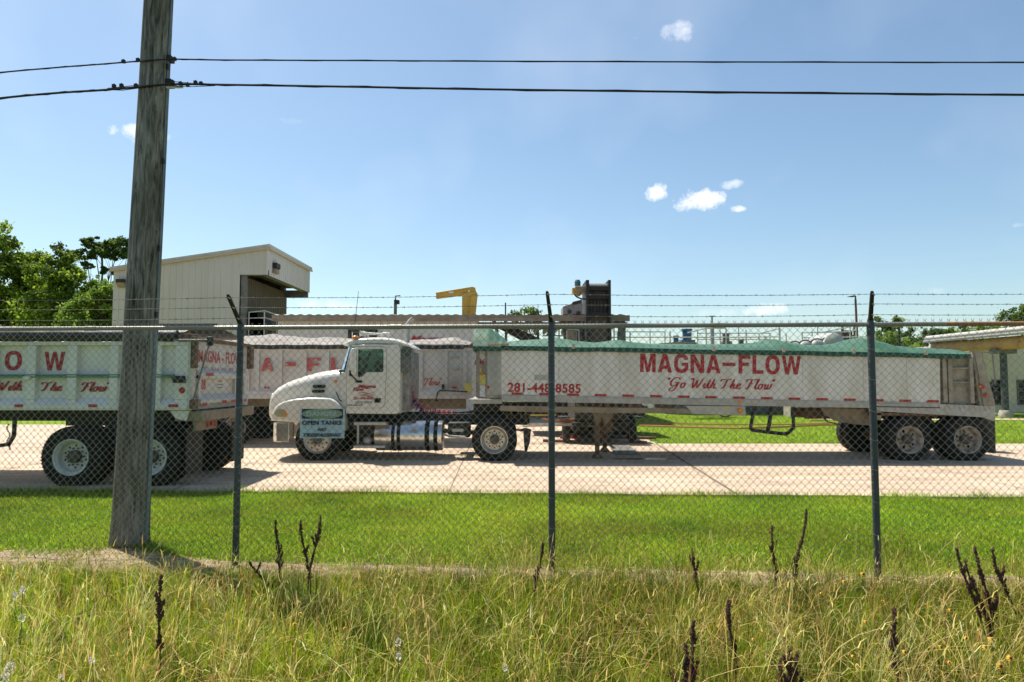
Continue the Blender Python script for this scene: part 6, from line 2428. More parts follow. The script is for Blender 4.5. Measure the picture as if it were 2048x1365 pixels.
# timbers, ramp and hoses on the ground
for (u0, v0, u1, v1, lb) in ((1087, 887, 1162, 889.5, 'long rusty plank lying on the concrete left of the landing gear'), (1168, 879, 1312, 882, 'wooden beam lying on the concrete behind the landing gear'),
                             (1262, 889, 1292, 891, 'short rusty beam lying beside the right hose trailer wheel'), (1120, 880, 1160, 880, 'red painted board lying under the left hose trailer wheel'), (1000, 862, 1060, 866, 'pale rod lying far back on the concrete behind the drive wheel')):
    a, b = Gd(u0, v0), Gd(u1, v1)
    mb = MB(); d = (b - a).normalized(); n_ = Vector((-d.y, d.x, 0)) * .07
    mb.prism([a + n_ + Vector((0, 0, .045)), b + n_ + Vector((0, 0, .045)), b - n_ + Vector((0, 0, .045)), a - n_ + Vector((0, 0, .045))], (0, 0, .07))
    tag(mb.obj('timber', M['reflector'] if 'red' in lb else M['rust'], bevel=.006), lb, 'plank')


def hose(label, pts, r):
    mb = MB(); pl = [Gd(x, y) + Vector((0, 0, .05 + .02)) for x, y in pts]
    mb.tube(pl, r, 6); tag(mb.obj('orange_hose', M['orange_hose']), label, 'hose', 'orange hoses on the back lawn')


hose('nearer orange hose lying across the green lawn behind the trailer', [(1278, 855), (1320, 856), (1400, 859), (1480, 861), (1560, 858), (1640, 854), (1680, 853)], .035)
hose('farther thin orange hose lying across the green lawn behind the trailer', [(1278, 851), (1350, 851), (1450, 853), (1560, 853), (1660, 851)], .025)
wood = MB(); a, b = Gd(1621, 844), Gd(1656, 844); wood.prism([a + Vector((0, 0, .03)), b + Vector((0, 0, .03)), b + Vector((0, .12, .03)), a + Vector((0, .12, .03))], (0, 0, .08))
tag(wood.obj('timber', M['sticker_yellow']), 'pale yellow board lying on the back lawn left of the trailer wheels', 'plank')
# steel ramp plate leaning at the landing gear
mb = MB(); a, b, c, d = Gd(1216, 893), Gd(1256, 893), Gd(1280, 914), Gd(1230, 914)
mb.prism([p + Vector((0, 0, .045)) for p in (a, b, c, d)], (0, 0, .02)); tag(mb.obj('steel_plate', M['grey_steel']), 'flat grey steel plate on the concrete right of the landing gear', 'plate')
# water puddle under the trailer
mb = MB(); cpt = Gd(1290, 922); n_ = 30
mb.prism([(cpt.x + .75 * math.cos(t) * (1 + .25 * noise.noise(Vector((math.cos(t) * 2, math.sin(t) * 2, 0)))), cpt.y + .16 * math.sin(t) * (1 + .4 * noise.noise(Vector((math.cos(t) * 3, math.sin(t) * 3, 5)))), .041) for t in [2 * math.pi * i / n_ for i in range(n_)]], (0, 0, .003))
struct(mb.obj('water_puddle', mat('puddle', (.08, .08, .075), .04, 0, spec=1.0), smooth=False))

# ------------------------------------------------------------------ buildings behind the yard
def ribbed(mb, p0, p1, zb, zt, pitch=.3, depth=.028, flip=False):
    """ribbed sheet from p0 to p1 (x, y); zb, zt functions of the fraction along"""
    p0 = Vector((p0[0], p0[1], 0)); p1 = Vector((p1[0], p1[1], 0))
    L = (p1 - p0).length
    d = (p1 - p0) / L
    nrm = Vector((d.y, -d.x, 0)) * (-1 if flip else 1)
    n = max(1, round(L / pitch))
    w = L / n
    bot, top = [], []
    for i in range(n):
        for (u, o) in ((0, 0), (.70, 0), (.76, depth), (.90, depth), (.96, 0)):
            s = (i + u) * w
            q = p0 + d * s + nrm * o
            bot.append((q.x, q.y, zb(s / L)))
            top.append((q.x, q.y, zt(s / L)))
    bot.append((p1.x, p1.y, zb(1))); top.append((p1.x, p1.y, zt(1)))
    mb.grid([bot, top])


def px_x(px, Y):
    return (px - 1024) / F * Y * 1.0


# tall shed with the open bay
TY, TD = 35.0, 7.3
tall = thing('metal_shed', 'tall cream ribbed metal shed with sloping roof and an open bay under its overhang', 'building', (Q(380, 700, TY).x, TY, 0))
A = Q(228, 541, TY); B = Q(536, 495, TY)      # roof line ends
s0 = Q(480, 550, TY)
e0 = Q(536, 550, TY)
xa, xb, xo = A.x, B.x, s0.x
slope = (B.z - A.z) / (B.x - A.x)
zr = lambda x: A.z + slope * (x - A.x)
mb = MB()
ribbed(mb, (xa, TY), (xo, TY), lambda t: 0, lambda t: zr(xa + (xo - xa) * t), .32)
ribbed(mb, (xo, TY), (xb, TY), lambda t: e0.z, lambda t: zr(xo + (xb - xo) * t), .32)
mb.obj('front_wall', M['metal_wall'], tall, smooth=False)
mb = MB()
yf = TY + TD
ribbed(mb, (xb, TY), (xb, yf), lambda t: e0.z, lambda t: zr(xb), .32)
mb.obj('gable_wall', M['metal_wall'], tall, smooth=False)
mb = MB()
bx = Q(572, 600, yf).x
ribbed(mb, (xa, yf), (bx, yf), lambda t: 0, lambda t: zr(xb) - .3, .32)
mb.obj('back_wall', M['metal_brown_shaded'], tall, smooth=False)
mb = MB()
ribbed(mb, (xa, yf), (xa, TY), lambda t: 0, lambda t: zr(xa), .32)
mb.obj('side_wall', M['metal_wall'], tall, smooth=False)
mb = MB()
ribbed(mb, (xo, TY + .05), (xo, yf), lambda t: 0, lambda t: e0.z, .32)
mb.obj('bay_partition', M['metal_brown_shaded'], tall, smooth=False)
mb = MB()   # roof slab and fascia
mb.prism([(xa - .15, TY - .12, zr(xa) - .02), (xb + .12, TY - .12, zr(xb) - .02), (xb + .12, TY - .12, zr(xb) + .16), (xa - .15, TY - .12, zr(xa) + .16)], (0, TD + .24, 0))
mb.obj('roof', M['fascia'], tall)
mb = MB()
mb.prism([(xa - .18, TY - .16, zr(xa) - .10), (xb + .14, TY - .16, zr(xb) - .10), (xb + .14, TY - .16, zr(xb) - .0), (xa - .18, TY - .16, zr(xa) - .0)], (0, .06, 0))
mb.box(xb + .10, xb + .16, TY - .1, yf + .1, zr(xb) - .12, zr(xb) - .02)
mb.obj('eave_trim', mat('tan trim', (.46, .37, .25), .6), tall)
mb = MB()   # steel under the overhang
mb.box(xo + .03, xo + .28, TY + .08, TY + .33, 0, e0.z)
mb.box(bx - .25, bx, yf - .35, yf - .1, 0, e0.z + .3)
mb.box(xo, xb, TY + .1, TY + .3, e0.z - .02, e0.z + .25)
mb.box(xo, xb, yf - .4, yf - .2, e0.z - .35, e0.z + .1)
mb.box(xb - .35, xb - .06, TY + .1, yf - .1, e0.z - .01, e0.z + .25)
mb.obj('steel_frame', M['grey_steel'], tall)
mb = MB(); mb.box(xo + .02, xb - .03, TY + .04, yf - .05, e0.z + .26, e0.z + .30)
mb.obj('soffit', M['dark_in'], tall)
for (px, py, nm) in ((247, 568, 'f'), (548, 538, 'g')):
    if nm == 'f':
        p = Q(px, py, TY)
        mb = MB(); mb.box(p.x - .22, p.x + .22, TY - .35, TY, p.z + .02, p.z + .2)
        l_ = mb.obj('wall_light', M['black'], tall, bevel=.02)
        mb = MB(); mb.prism([(p.x - .2, TY - .33, p.z + .02), (p.x + .2, TY - .33, p.z + .02), (p.x + .2, TY - .2, p.z - .2), (p.x - .2, TY - .2, p.z - .2)], (0, .2, 0))
        mb.obj('lens', M['tan_steel'], l_)
    else:
        p = QX(px, py, xb)
        mb = MB(); mb.box(p.x, p.x + .25, p.y - .3, p.y + .3, p.z, p.z + .28)
        l_ = mb.obj('wall_light', M['black'], tall, bevel=.02)
        mb = MB(); mb.box(p.x + .02, p.x + .2, p.y - .26, p.y + .26, p.z - .28, p.z - .01)
        mb.obj('lens', M['tan_steel'], l_, bevel=.03)
mb = MB()   # stair platform with handrail at the bay
py_ = TY + .4
for (x0, y0, x1, y1, yy) in ((497, 625, 530, 622, py_), (530, 622, 553, 630, py_), (497, 637, 530, 636, py_), (530, 636, 553, 643, py_)):
    p, q = Q(x0, y0, yy), Q(x1, y1, yy + (1.6 if x1 == 553 else 0))
    mb.tube([p, q], .03, 6)
for px in (498, 529, 553):
    yy = py_ + (1.6 if px == 553 else 0)
    p = Q(px, 624 if px < 550 else 630, yy)
    mb.tube([p, (p.x, p.y, 0)], .03, 6)
p, q = Q(497, 652, py_), Q(553, 652, py_)
mb.box(p.x, q.x, py_, py_ + 1.6, p.z - .12, p.z)
mb.obj('stair_platform', M['rail_white'], tall)
mb = MB()   # dark equipment in the bay
for k in range(7):
    p = Q(random.uniform(490, 540), random.uniform(632, 650), TY + 2)
    mb.box(p.x - .5, p.x + .4, TY + 1.2, TY + 3, 3.2, p.z + random.uniform(-.2, .5))
mb.obj('bay_machinery', M['dark_in'], tall)

# long low workshop
LY = 30.0
xl, xm, xr_ = Q(557, 630, LY).x, Q(957, 630, LY).x, Q(1253, 630, LY).x
zt0 = Q(900, 631.5, LY).z
low = thing('workshop', 'long low white ribbed metal workshop with an open canopy at its right end', 'building', (xl, LY, 0))
mb = MB()
dx0, dx1 = Q(702, 660, LY), Q(750, 662, LY)
dz = Q(725, 664, LY).z
ribbed(mb, (xl, LY), (dx0.x, LY), lambda t: 0, lambda t: zt0 - .25, .30)
ribbed(mb, (dx0.x, LY), (dx1.x, LY), lambda t: dz, lambda t: zt0 - .25, .30)
ribbed(mb, (dx1.x, LY), (xm, LY), lambda t: 0, lambda t: zt0 - .25, .30)
mb.obj('front_wall', M['metal_wall2'], low, smooth=False)
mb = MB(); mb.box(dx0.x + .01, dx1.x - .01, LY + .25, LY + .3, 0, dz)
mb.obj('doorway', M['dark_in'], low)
mb = MB()
for (a0, a1, b0, b1) in ((dx0.x - .12, dx0.x, 0, dz + .1), (dx1.x, dx1.x + .12, 0, dz + .1), (dx0.x, dx1.x, dz, dz + .1)):
    mb.box(a0, a1, LY - .06, LY + .2, b0, b1)
mb.obj('door_frame', M['black'], low)
mb = MB()
ribbed(mb, (xm, LY), (xm, LY + 9), lambda t: 0, lambda t: zt0 - .25, .30)
ribbed(mb, (xl, LY + 9), (xl, LY), lambda t: 0, lambda t: zt0 - .25, .30)
mb.obj('side_wall', M['metal_wall2'], low, smooth=False)
mb = MB()   # ribbed roof with scalloped edge
rows = [[], []]
nr = int((xr_ - xl + .3) / .10)
for i in range(nr + 1):
    x = xl - .2 + i * .10
    o = .035 if i % 4 in (0, 1) else 0
    rows[0].append((x, LY - .25, zt0 + o))
    rows[1].append((x, LY + 9, zt0 + .55 + o))
mb.grid(rows)
mb.obj('roof', M['metal_wall2'], low, smooth=False)
mb = MB(); mb.box(xl - .2, xr_ + .1, LY - .27, LY - .20, zt0 - .27, zt0 - .01)
mb.obj('gutter', mat('gutter brown', (.20, .15, .11), .6, 0, (.34, .28, .22), 3, .8), low)
mb = MB()   # canopy steel
mb.box(xm + .05, xr_, LY - .1, LY + .1, zt0 - .55, zt0 - .30)
mb.box(xm + .05, xr_, LY + 4, LY + 4.2, zt0 - .3, zt0)
for k in range(12):
    x = xm + .6 + k * (xr_ - xm - .8) / 11
    mb.box(x, x + .12, LY - .1, LY + 8.5, zt0 - .29, zt0 - .05)
mb.box(xr_ - .35, xr_ - .05, LY - .05, LY + .25, 0, zt0 - .28)
mb.box(xr_ - .35, xr_ - .05, LY + 8.2, LY + 8.5, 0, zt0)
mb.box(Q(1150, 650, LY).x, Q(1165, 650, LY).x, LY + .3, LY + .6, 0, zt0 - .3)
mb.obj('canopy_frame', M['grey_steel'], low)
mb = MB()
p0 = Q(1030, 660, LY + 4); p1 = Q(957, 660, LY + 4)
mb.obj('lettering', M['red'], low) if False else None
mb = MB()
p, q = Q(820, 690, LY), Q(889, 672, LY)
mb.text('Magna', (p.x, LY - .05, p.z), X_, Z_, q.x - p.x, (q.z - p.z), .04, .3, .01)
mb.obj('lettering', M['red'], low)
# dark clutter under the canopy: pipes and slanted chute
t = thing('slanted_chute', 'black slanted chute under the workshop canopy seen above the green tarp', 'machine', (Q(1060, 700, 31).x, 31, 0))
mb = MB()
a, b = Q(1000, 648, 31), Q(1082, 690, 31)
d = (b - a).normalized(); up = Vector((-d.z, 0, d.x))
mb.prism([a - up * .18, b - up * .22, b + up * .25, a + up * .12], (0, .8, 0))
mb.obj('chute_body', M['dark_in'], t, bevel=.02)
mb = MB()
for px in (1012, 1045, 1076):
    p = Q(px, 665, 31.3)
    mb.box(p.x - .06, p.x + .06, 31.2, 31.35, 0, p.z)
mb.box(a.x - .3, b.x + .6, 31.2, 31.3, a.z - 1.25, a.z - 1.1)
mb.obj('support_frame', M['grey_steel'], t)
t = tag(MB().box(Q(1040, 670, 32).x, Q(1065, 670, 32).x, 32, 33, 0, Q(1050, 668, 32).z).obj('steel_cabinet', M['rail_white'], bevel=.04), 'pale steel cabinet behind the black chute', 'cabinet')
t = thing('equipment_boxes', 'brown control box on white pipe frame left of the conveyor foot', 'control box', (Q(1145, 680, 30.6).x, 30.4, 0))
mb = MB(); p, q = Q(1136, 681, 29.6), Q(1150, 662, 29.6); mb.box(p.x, q.x, 29.5, 29.9, p.z, q.z); mb.obj('box', M['tan_steel'], t, bevel=.03)
mb = MB()
for px in (1134, 1152, 1158):
    p = Q(px, 660, 29.7); mb.tube([p, (p.x, p.y, 0)], .035, 6)
p, q = Q(1134, 660, 29.7), Q(1158, 660, 29.7); mb.tube([p, q], .035, 6)
mb.obj('pipe_frame', M['rail_white'], t)

# conveyor tower
CY = 29.0
t = thing('conveyor', 'tall dark steel conveyor head rising above the workshop canopy with a motor on its left', 'conveyor', (Q(1195, 700, CY).x, CY, 0))
mb = MB()
p, q = Q(1176, 700, CY), Q(1218, 567, CY)
mb.prism([(p.x, CY, 2.0), (q.x, CY, 2.0), (q.x, CY, q.z - .3), (p.x, CY, q.z - .3)], (0, 1.2, 0))
mb.obj('belt_casing', M['dark_belt'], t)
mb = MB()
for (x0, x1) in ((1171, 1177), (1215, 1220)):
    p, q = Q(x0, 560, CY), Q(x1, 560, CY)
    mb.box(p.x, q.x, CY - .25, CY + 1.4, 2.0, Q(x0, 562, CY).z)
for py in (575, 592, 626):
    a, b = Q(1176, py, CY), Q(1216, py + 2, CY)
    mb.box(a.x, b.x, CY - .2, CY + .1, b.z - .12, a.z)
for i in range(6):
    a = Q(1180 + i * 6.5, 600, CY)
    mb.box(a.x - .02, a.x + .02, CY - .05, CY, Q(1180, 625, CY).z, Q(1180, 593, CY).z)
mb.obj('side_frame', M['black'], t)
mb = MB()
a, b = Q(1176, 571, CY), Q(1216, 571, CY)
mb.tube([(a.x, CY + .3, a.z - .1), (b.x, CY + .3, b.z - .1)], .22, 14)
mb.obj('head_drum', M['grey_steel'], t)
mb = MB()
a, b = Q(1150, 586, CY), Q(1173, 573, CY)
mb.box(a.x, b.x, CY - .1, CY + .5, a.z, b.z)
mb.obj('gearbox', M['tan_steel'], t, bevel=.03)
a = Q(1156, 561, CY)
mb = MB(); mb.lathe((a.x, CY + .2, a.z - .22), (0, 0, 1), [(0, 0), (0, .13), (.2, .13), (.22, .10), (.26, .10), (.27, 0)], 14)
mb.obj('motor', M['teal'], t)
mb = MB(); a = Q(1157, 586, CY); mb.sphere((a.x, CY + .15, a.z), .14, 12, 8)
a = Q(1147, 581, CY); mb.box(a.x - .05, a.x + .06, CY, CY + .3, a.z - .12, a.z + .1)
mb.obj('gear_housing', M['crane'], t)
mb = MB(); mb.tube([Q(1148, 588, CY), Q(1153, 594, CY), Q(1162, 598, CY), Q(1172, 599, CY)], .035, 6)
mb.obj('hose', M['black'], t)
# hopper beside it
HY = 33
t = thing('hopper', 'battered grey steel hopper sticking up behind the workshop roof left of the conveyor', 'hopper', (Q(1150, 640, HY).x, HY, 0))
mb = MB()
poly = [(1126, 640), (1126, 613), (1145, 607), (1163, 601), (1173, 640)]
mb.prism([Q(x, y, HY) for x, y in poly], (0, 1.4, 0))
mb.obj('hopper_body', M['grey_steel'], t, bevel=.03)
mb = MB(); mb.prism([Q(x, y, HY - .06) for x, y in ((1142, 609), (1146, 604), (1164, 599.5), (1164, 606), (1150, 610))], (0, 1.5, 0))
for px in (1139, 1157):
    c = Q(px, 624 if px < 1150 else 627, HY)
    mb.lathe((c.x, HY - .08, c.z), (0, 1, 0), [(0, 0), (0, .09), (.1, .11), (.1, .0)], 12)
mb.obj('lid_and_bearings', M['black'], t)
mb = MB(); mb.box(Q(1130, 640, HY).x, Q(1170, 640, HY).x, HY + .1, HY + 1.2, 0, Q(1130, 640, HY).z)
mb.obj('hopper_leg_frame', M['grey_steel'], t)

# yellow jib crane
KY = 41.5
t = thing('jib_crane', 'yellow jib crane standing behind the workshop roof', 'crane', (Q(938, 700, KY).x, KY, 0))
mb = MB()
mb.prism([Q(x, y, KY) for x, y in ((924, 640), (924, 587), (952, 583), (954.5, 587), (949, 640))], (0, .7, 0))
c = Q(937, 640, KY); mb.box(c.x - .35, c.x + .35, KY + .05, KY + .65, 0, c.z)
mb.obj('column', M['crane'], t, bevel=.03)
mb = MB()
mb.prism([Q(x, y, KY - .12) for x, y in ((938, 632), (942, 591), (955, 591), (950, 632))], (0, .15, 0))
mb.obj('column_rib', M['crane'], t)
mb = MB()
mb.prism([Q(x, y, KY + .1) for x, y in ((872, 597), (872, 586), (944, 574.5), (950, 575), (952, 586), (924, 590))], (0, .5, 0))
for s in (0, .55):
    mb.prism([Q(x, y, KY + .04 + s) for x, y in ((871, 587.5), (871, 585.5), (946, 573.5), (946, 575.5))], (0, .12, 0))
mb.obj('boom', M['crane'], t, bevel=.02)
mb = MB(); a, b = Q(897, 586.5, KY), Q(907, 583, KY); mb.box(a.x, b.x, KY + .085, KY + .1, a.z, b.z)
c = Q(938, 582, KY); mb.box(c.x - .06, c.x + .06, KY + .05, KY + .1, c.z - .08, c.z + .06)
mb.obj('label_plate', M['sticker'], t)

# poles behind the roofs
t = thing('camera_pole', 'grey pole with a security camera on top behind the workshop roof', 'pole', (Q(791, 640, 42).x, 42, 0))
mb = MB(); c = Q(791, 600, 42); mb.tube([(c.x, 42, 0), (c.x, 42, c.z)], .1, 8); mb.obj('mast', M['grey_steel'], t)
mb = MB(); c = Q(791, 595, 42); mb.tube([(c.x, 42, c.z - .2), (c.x, 42, c.z + .08), (c.x + .3, 42, c.z + .1)], .04, 6)
c = Q(795, 605, 42); mb.box(c.x - .1, c.x + .12, 41.8, 42.1, c.z - .12, c.z + .12); mb.obj('security_camera', M['black'], t)
t = thing('thin_pole', 'short thin dark pole behind the workshop roof left of the middle fence post', 'pole', (Q(1011, 640, 42).x, 42, 0))
mb = MB(); c = Q(1011, 606, 42); mb.tube([(c.x, 42, 0), (c.x, 42, c.z)], .05, 6); mb.obj('mast', M['post'], t)
t = thing('street_lamp', 'rusty brown lamp pole with a small arm lamp beside the right fence post', 'street lamp', (Q(1711, 640, 45).x, 45, 0))
mb = MB(); c = Q(1711, 599, 45); mb.tube([(c.x + .1, 45, 0), (c.x, 45, c.z)], .11, 8, True, .07); mb.obj('pole', M['rust'], t)
mb = MB(); mb.tube([c, Q(1711, 593, 45), Q(1708, 592, 45)], .05, 6)
mb.prism([Q(x, y, 44.9) for x, y in ((1697, 593.2), (1708, 591), (1711.5, 592), (1710, 594))], (0, .3, 0)); mb.obj('lamp_head', M['black'], t)
t = thing('lamp_post', 'dark post in front of the trees right of the right fence post', 'post', (Q(1798, 690, 40).x, 40, 0))
mb = MB(); c = Q(1798, 655, 40); mb.tube([(c.x, 40, 0), (c.x, 40, c.z)], .06, 6); mb.obj('mast', M['black'], t)

# basins with walkways
BY = 36.0
t = thing('concrete_basin', 'long dark grey treatment basin wall seen under the white trailer', 'basin', (Q(1500, 830, BY).x, BY, 0))
p, q = Q(1330, 700, BY), Q(1850, 702, BY)
mb = MB(); mb.box(p.x, q.x, BY, BY + 9, 0, p.z - .1); mb.obj('basin_wall', M['wall_grey'], t)
mb = MB()
for k in range(14):
    x = p.x + .5 + k * (q.x - p.x - 1) / 13
    mb.box(x, x + .25, BY - .12, BY, 0, p.z - .2)
mb.obj('buttress', M['wall_grey'], t)
mb = MB()
for px in (1613, 1634):
    c = Q(px, 820, BY - .6); mb.tube([(c.x, c.y, 0), (c.x, c.y, 1.6)], .16, 10)
mb.obj('blue_drum', mat('pale teal drum', (.12, .24, .26), .5), t)


def guard(label, segs, posts, Y, rr=.035, zfloor=3.0):
    t = thing('guard_rail', label, 'handrail', (Q(segs[0][0], 690, Y).x, Y, 0))
    mb = MB()
    for (x0, y0, x1, y1) in segs:
        mb.tube([Q(x0, y0, Y), Q(x1, y1, Y)], rr, 6)
    mb.obj('rails', M['rail_white'], t)
    for (px, py) in posts:
        c = Q(px, py, Y)
        MB().tube([c, (c.x, Y, zfloor)], rr, 6).obj('upright', M['rail_white'], t)


guard('white pipe walkway railing right of the conveyor, seen above the green tarp',
      [(1222, 675, 1490, 675), (1222, 690, 1560, 690), (1375, 666, 1412, 657), (1412, 657, 1452, 657), (1490, 675, 1560, 674)],
      [(1222, 662), (1260, 664), (1340, 662), (1412, 657), (1452, 657), (1492, 660), (1530, 672)], 34)
guard('double white walkway railing around the blue motors, further back', [(1226, 664, 1330, 664), (1330, 664, 1330, 690), (1395, 667, 1540, 667), (1395, 679, 1540, 679)],
      [(1235, 664), (1300, 664), (1395, 660), (1440, 660), (1477, 652), (1540, 667)], 38)
guard('stepped white railing above the round grey tanks', [(1518, 668, 1560, 657), (1560, 657, 1560, 690), (1604, 666, 1700, 664), (1604, 676, 1750, 674), (1700, 664, 1712, 660), (1640, 666, 1700, 654), (1520, 684, 1640, 684)],
      [(1518, 668), (1604, 664), (1624, 662), (1635, 655), (1700, 655), (1712, 652), (1750, 664), (1558, 655), (1572, 668)], 35)
guard('white access rail left of the conveyor under the canopy', [(1085, 656, 1136, 656), (1085, 672, 1136, 672), (1228, 655, 1256, 655)], [(1100, 650), (1118, 650), (1228, 650), (1245, 655)], 33)


def motor(label, px, py, s, Y, m_):
    t = thing('pump_motor', label, 'motor', (Q(px, 690, Y).x, Y, 3.2), 'motors on the walkway')
    c = Q(px, py, Y)
    mb = MB()
    prof = [(0, 0), (0, s * .8)]
    for k in range(7):
        prof += [(s * (.1 + k * .2), s * .8), (s * (.1 + k * .2), s * .68), (s * (.2 + k * .2), s * .68), (s * (.2 + k * .2), s * .8)]
    prof += [(s * 1.6, s * .8), (s * 1.65, s * .95), (s * 1.9, s * .9), (s * 1.95, 0)]
    mb.lathe((c.x, Y, c.z - s), (0, 0, 1), prof, 16)
    mb.obj('motor_body', m_, t)
    mb = MB(); mb.box(c.x - s * 1.1, c.x + s * 1.1, Y - s, Y + s, 3.2, c.z - s)
    mb.obj('base_frame', m_, t)


motor('bright blue upright pump motor on the walkway', 1374, 669, .30, 34.5, M['blue'])
motor('smaller blue motor just left of the upright one', 1352, 678, .17, 34.5, M['blue'])
motor('grey brown valve actuator on the walkway right of the blue motors', 1452, 675, .22, 35.5, M['grey_steel'])
motor('small dark grey valve on the walkway left of the round tanks', 1483, 685, .15, 35.5, M['grey_steel'])
t = thing('vent_mast', 'pale vent mast with a small lamp in the middle of the railings', 'mast', (Q(1424, 690, 37).x, 37, 3))
mb = MB(); c = Q(1424, 634, 37); mb.tube([(c.x, 37, 3), (c.x, 37, c.z - .5)], .11, 8); mb.tube([(c.x, 37, c.z - .5), (c.x, 37, c.z)], .05, 6)
mb.box(c.x - .15, c.x + .15, 36.9, 37.1, c.z, c.z + .05); mb.obj('mast', M['tank_grey'], t)
# round tanks end-on
for i, (px, py, r, lb) in enumerate(((1532, 693, .33, 'leftmost small round grey filter vessel in the row behind the tarp'), (1553, 692, .36, 'second small round grey filter vessel in the row'),
                                     (1577, 690, .38, 'third round grey filter vessel in the row'), (1600, 688, .42, 'fourth round grey filter vessel next to the large tank'))):
    t = thing('filter_vessel', lb, 'tank', (Q(px, py, 33 + i * .2).x, 33, 0), 'round grey filter vessels')
    c = Q(px + 64 * (1 if i > 1 else .95) if False else px + 60, py, 33)
    mb = MB()
    mb.lathe((c.x, 33, c.z - .1), (0, 1, 0), [(-.1, 0), (-.08, r * .5), (0, r * .85), (.12, r), (1.6, r), (1.7, 0)], 20)
    mb.obj('vessel_shell', M['tank_grey'], t)
    mb = MB(); mb.lathe((c.x, 33, c.z - .1), (0, 1, 0), [(.1, r + .0), (.1, r + .05), (.18, r + .05), (.18, r)], 20)
    mb.obj('flange', M['grey_steel'], t)
    mb = MB(); mb.box(c.x - r * .6, c.x + r * .6, 33.3, 34.2, 0, c.z - r - .02); mb.obj('support_block', M['footing'], t)
t = thing('pressure_tank', 'large pale grey tank with domed end behind the green tarp', 'tank', (Q(1669, 690, 33).x, 33, 0))
c = Q(1669, 683, 33)
mb = MB(); mb.lathe((c.x, 33, c.z - .08), (0, 1, 0), [(-.22, 0), (-.2, .15), (-.13, .33), (0, .48), (.1, .50), (2.6, .50), (2.8, 0)], 28); mb.obj('tank_shell', M['tank_grey'], t)
mb = MB(); mb.box(c.x - .3, c.x + .3, 33.3, 35.2, 0, c.z - .5); mb.obj('saddle', M['footing'], t)
t = thing('control_tower', 'dark steel ladder tower behind the railing left of the right fence post', 'tower', (Q(1700, 690, 37).x, 37, 0))
a, b = Q(1685, 700, 37), Q(1712, 655, 37)
mb = MB()
mb.box(a.x + .1, b.x - .1, 37.2, 38, 0, b.z - .2)
for xx in (a.x, b.x - .1):
    mb.box(xx, xx + .1, 37, 37.12, 0, b.z + .2)
for k in range(6):
    z = 3.2 + k * .25
    mb.box(a.x + .1, b.x - .1, 37, 37.06, z, z + .05)
mb.obj('steel_tower', M['dark_belt'], t)
t = tag(MB().prism([Q(x, y, 32.5) for x, y in ((1318, 690), (1318, 687), (1352, 684.5), (1394, 685), (1394, 690))], (0, .9, 0)).obj('plank_deck', M['wood_deck'], bevel=.01), 'tan plank deck edge under the blue motors behind the tarp', 'deck')

# right-hand building with canopy, pipe and column
t = thing('block_building', 'cream block building with a sloping pale canopy roof at the right edge', 'building', (26, 38, 0))
rb = t
wx0 = Q(1965, 760, 38).x
win = []
mb = MB()
W_ = 18.0
hl = []
for (u0, u1) in ((Q(1984, 800, 38).x, Q(1999, 800, 38).x), (Q(2034, 800, 38).x, Q(2075, 800, 38).x), (Q(2110, 800, 38).x, Q(2150, 800, 38).x)):
    z0, z1 = Q(2000, 808, 38).z, Q(2000, 762, 38).z
    hl.append([(u0 - wx0, z0), (u1 - wx0, z0), (u1 - wx0, z1), (u0 - wx0, z1)])
mb.plate([(0, 0), (W_, 0), (W_, 3.9), (0, 3.9)], hl, (wx0, 38, 0), X_, Z_, .2)
mb.obj('wall', M['cmu'], rb, smooth=False)
mb = MB(); mb.box(wx0 - .1, wx0, 37.92, 46, 0, 3.9); mb.obj('side_wall', M['cmu'], rb)
for h in hl:
    mb = MB()
    for (a0, a1, b0, b1) in ((h[0][0] - .05, h[1][0] + .05, h[0][1] - .07, h[0][1]), (h[0][0] - .05, h[1][0] + .05, h[2][1], h[2][1] + .07), (h[0][0] - .06, h[0][0], h[0][1], h[2][1]), (h[1][0], h[1][0] + .06, h[0][1], h[2][1])):
        mb.box(wx0 + a0, wx0 + a1, 37.84, 38.12, b0, b1)
    w_ = mb.obj('window', M['grey_steel'], rb)
    mb = MB()
    nl = 8
    for k in range(nl):
        z = h[0][1] + (h[2][1] - h[0][1]) * (k + .2) / nl
        mb.prism([(wx0 + h[0][0], 37.95, z), (wx0 + h[0][0], 38.08, z + .10), (wx0 + h[0][0], 38.08, z + .12), (wx0 + h[0][0], 37.95, z + .02)], (h[1][0] - h[0][0], 0, 0))
    mb.obj('louvre', M['grey_steel'], w_)
    mb = MB(); mb.box(wx0 + h[0][0], wx0 + h[1][0], 38.1, 38.14, h[0][1], h[2][1]); mb.obj('pane', M['dark_in'], w_)
mb = MB()
RX = 22.7
ya, yb = 37.6, 20.0
zf = 4.22
mb.prism([(RX, ya, zf - .36), (RX + .1, ya, zf), (RX + 3.6, ya, zf + .34), (RX + 3.6, ya, zf + .14), (RX + .3, ya, zf - .36)], (0, yb - ya, 0))
mb.obj('canopy_roof', mat('pale roof', (.58, .57, .53), .5, 0, (.46, .45, .41), .8, .8, stretch=(1, .1, 4)), rb)
mb = MB()
mb.box(RX - .03, RX, yb, ya, zf - .30, zf - .24)
mb.box(RX - .02, RX + .05, yb, ya + .02, zf - .12, zf - .10)
mb.obj('roof_trim', M['fascia'], rb)
t = thing('elevated_pipe', 'thick rusty yellow pipe carried on a grey column under the canopy at the right edge', 'pipe', (23.5, 33, 0))
mb = MB()
pts = [QX(1872, 697, 23.3), QX(1930, 691.5, 23.4), QX(2000, 686, 23.6), QX(2060, 680, 23.7)]
for i in range(len(pts)):
    pts[i].z = 3.57
pts.append(pts[-1] + (pts[-1] - pts[-2]) * 1.5)
mb.tube(pts, .31, 24)
for k in (1.0, 2.0):
    i = int(k)
    d = (pts[i + 1] - pts[i]).normalized()
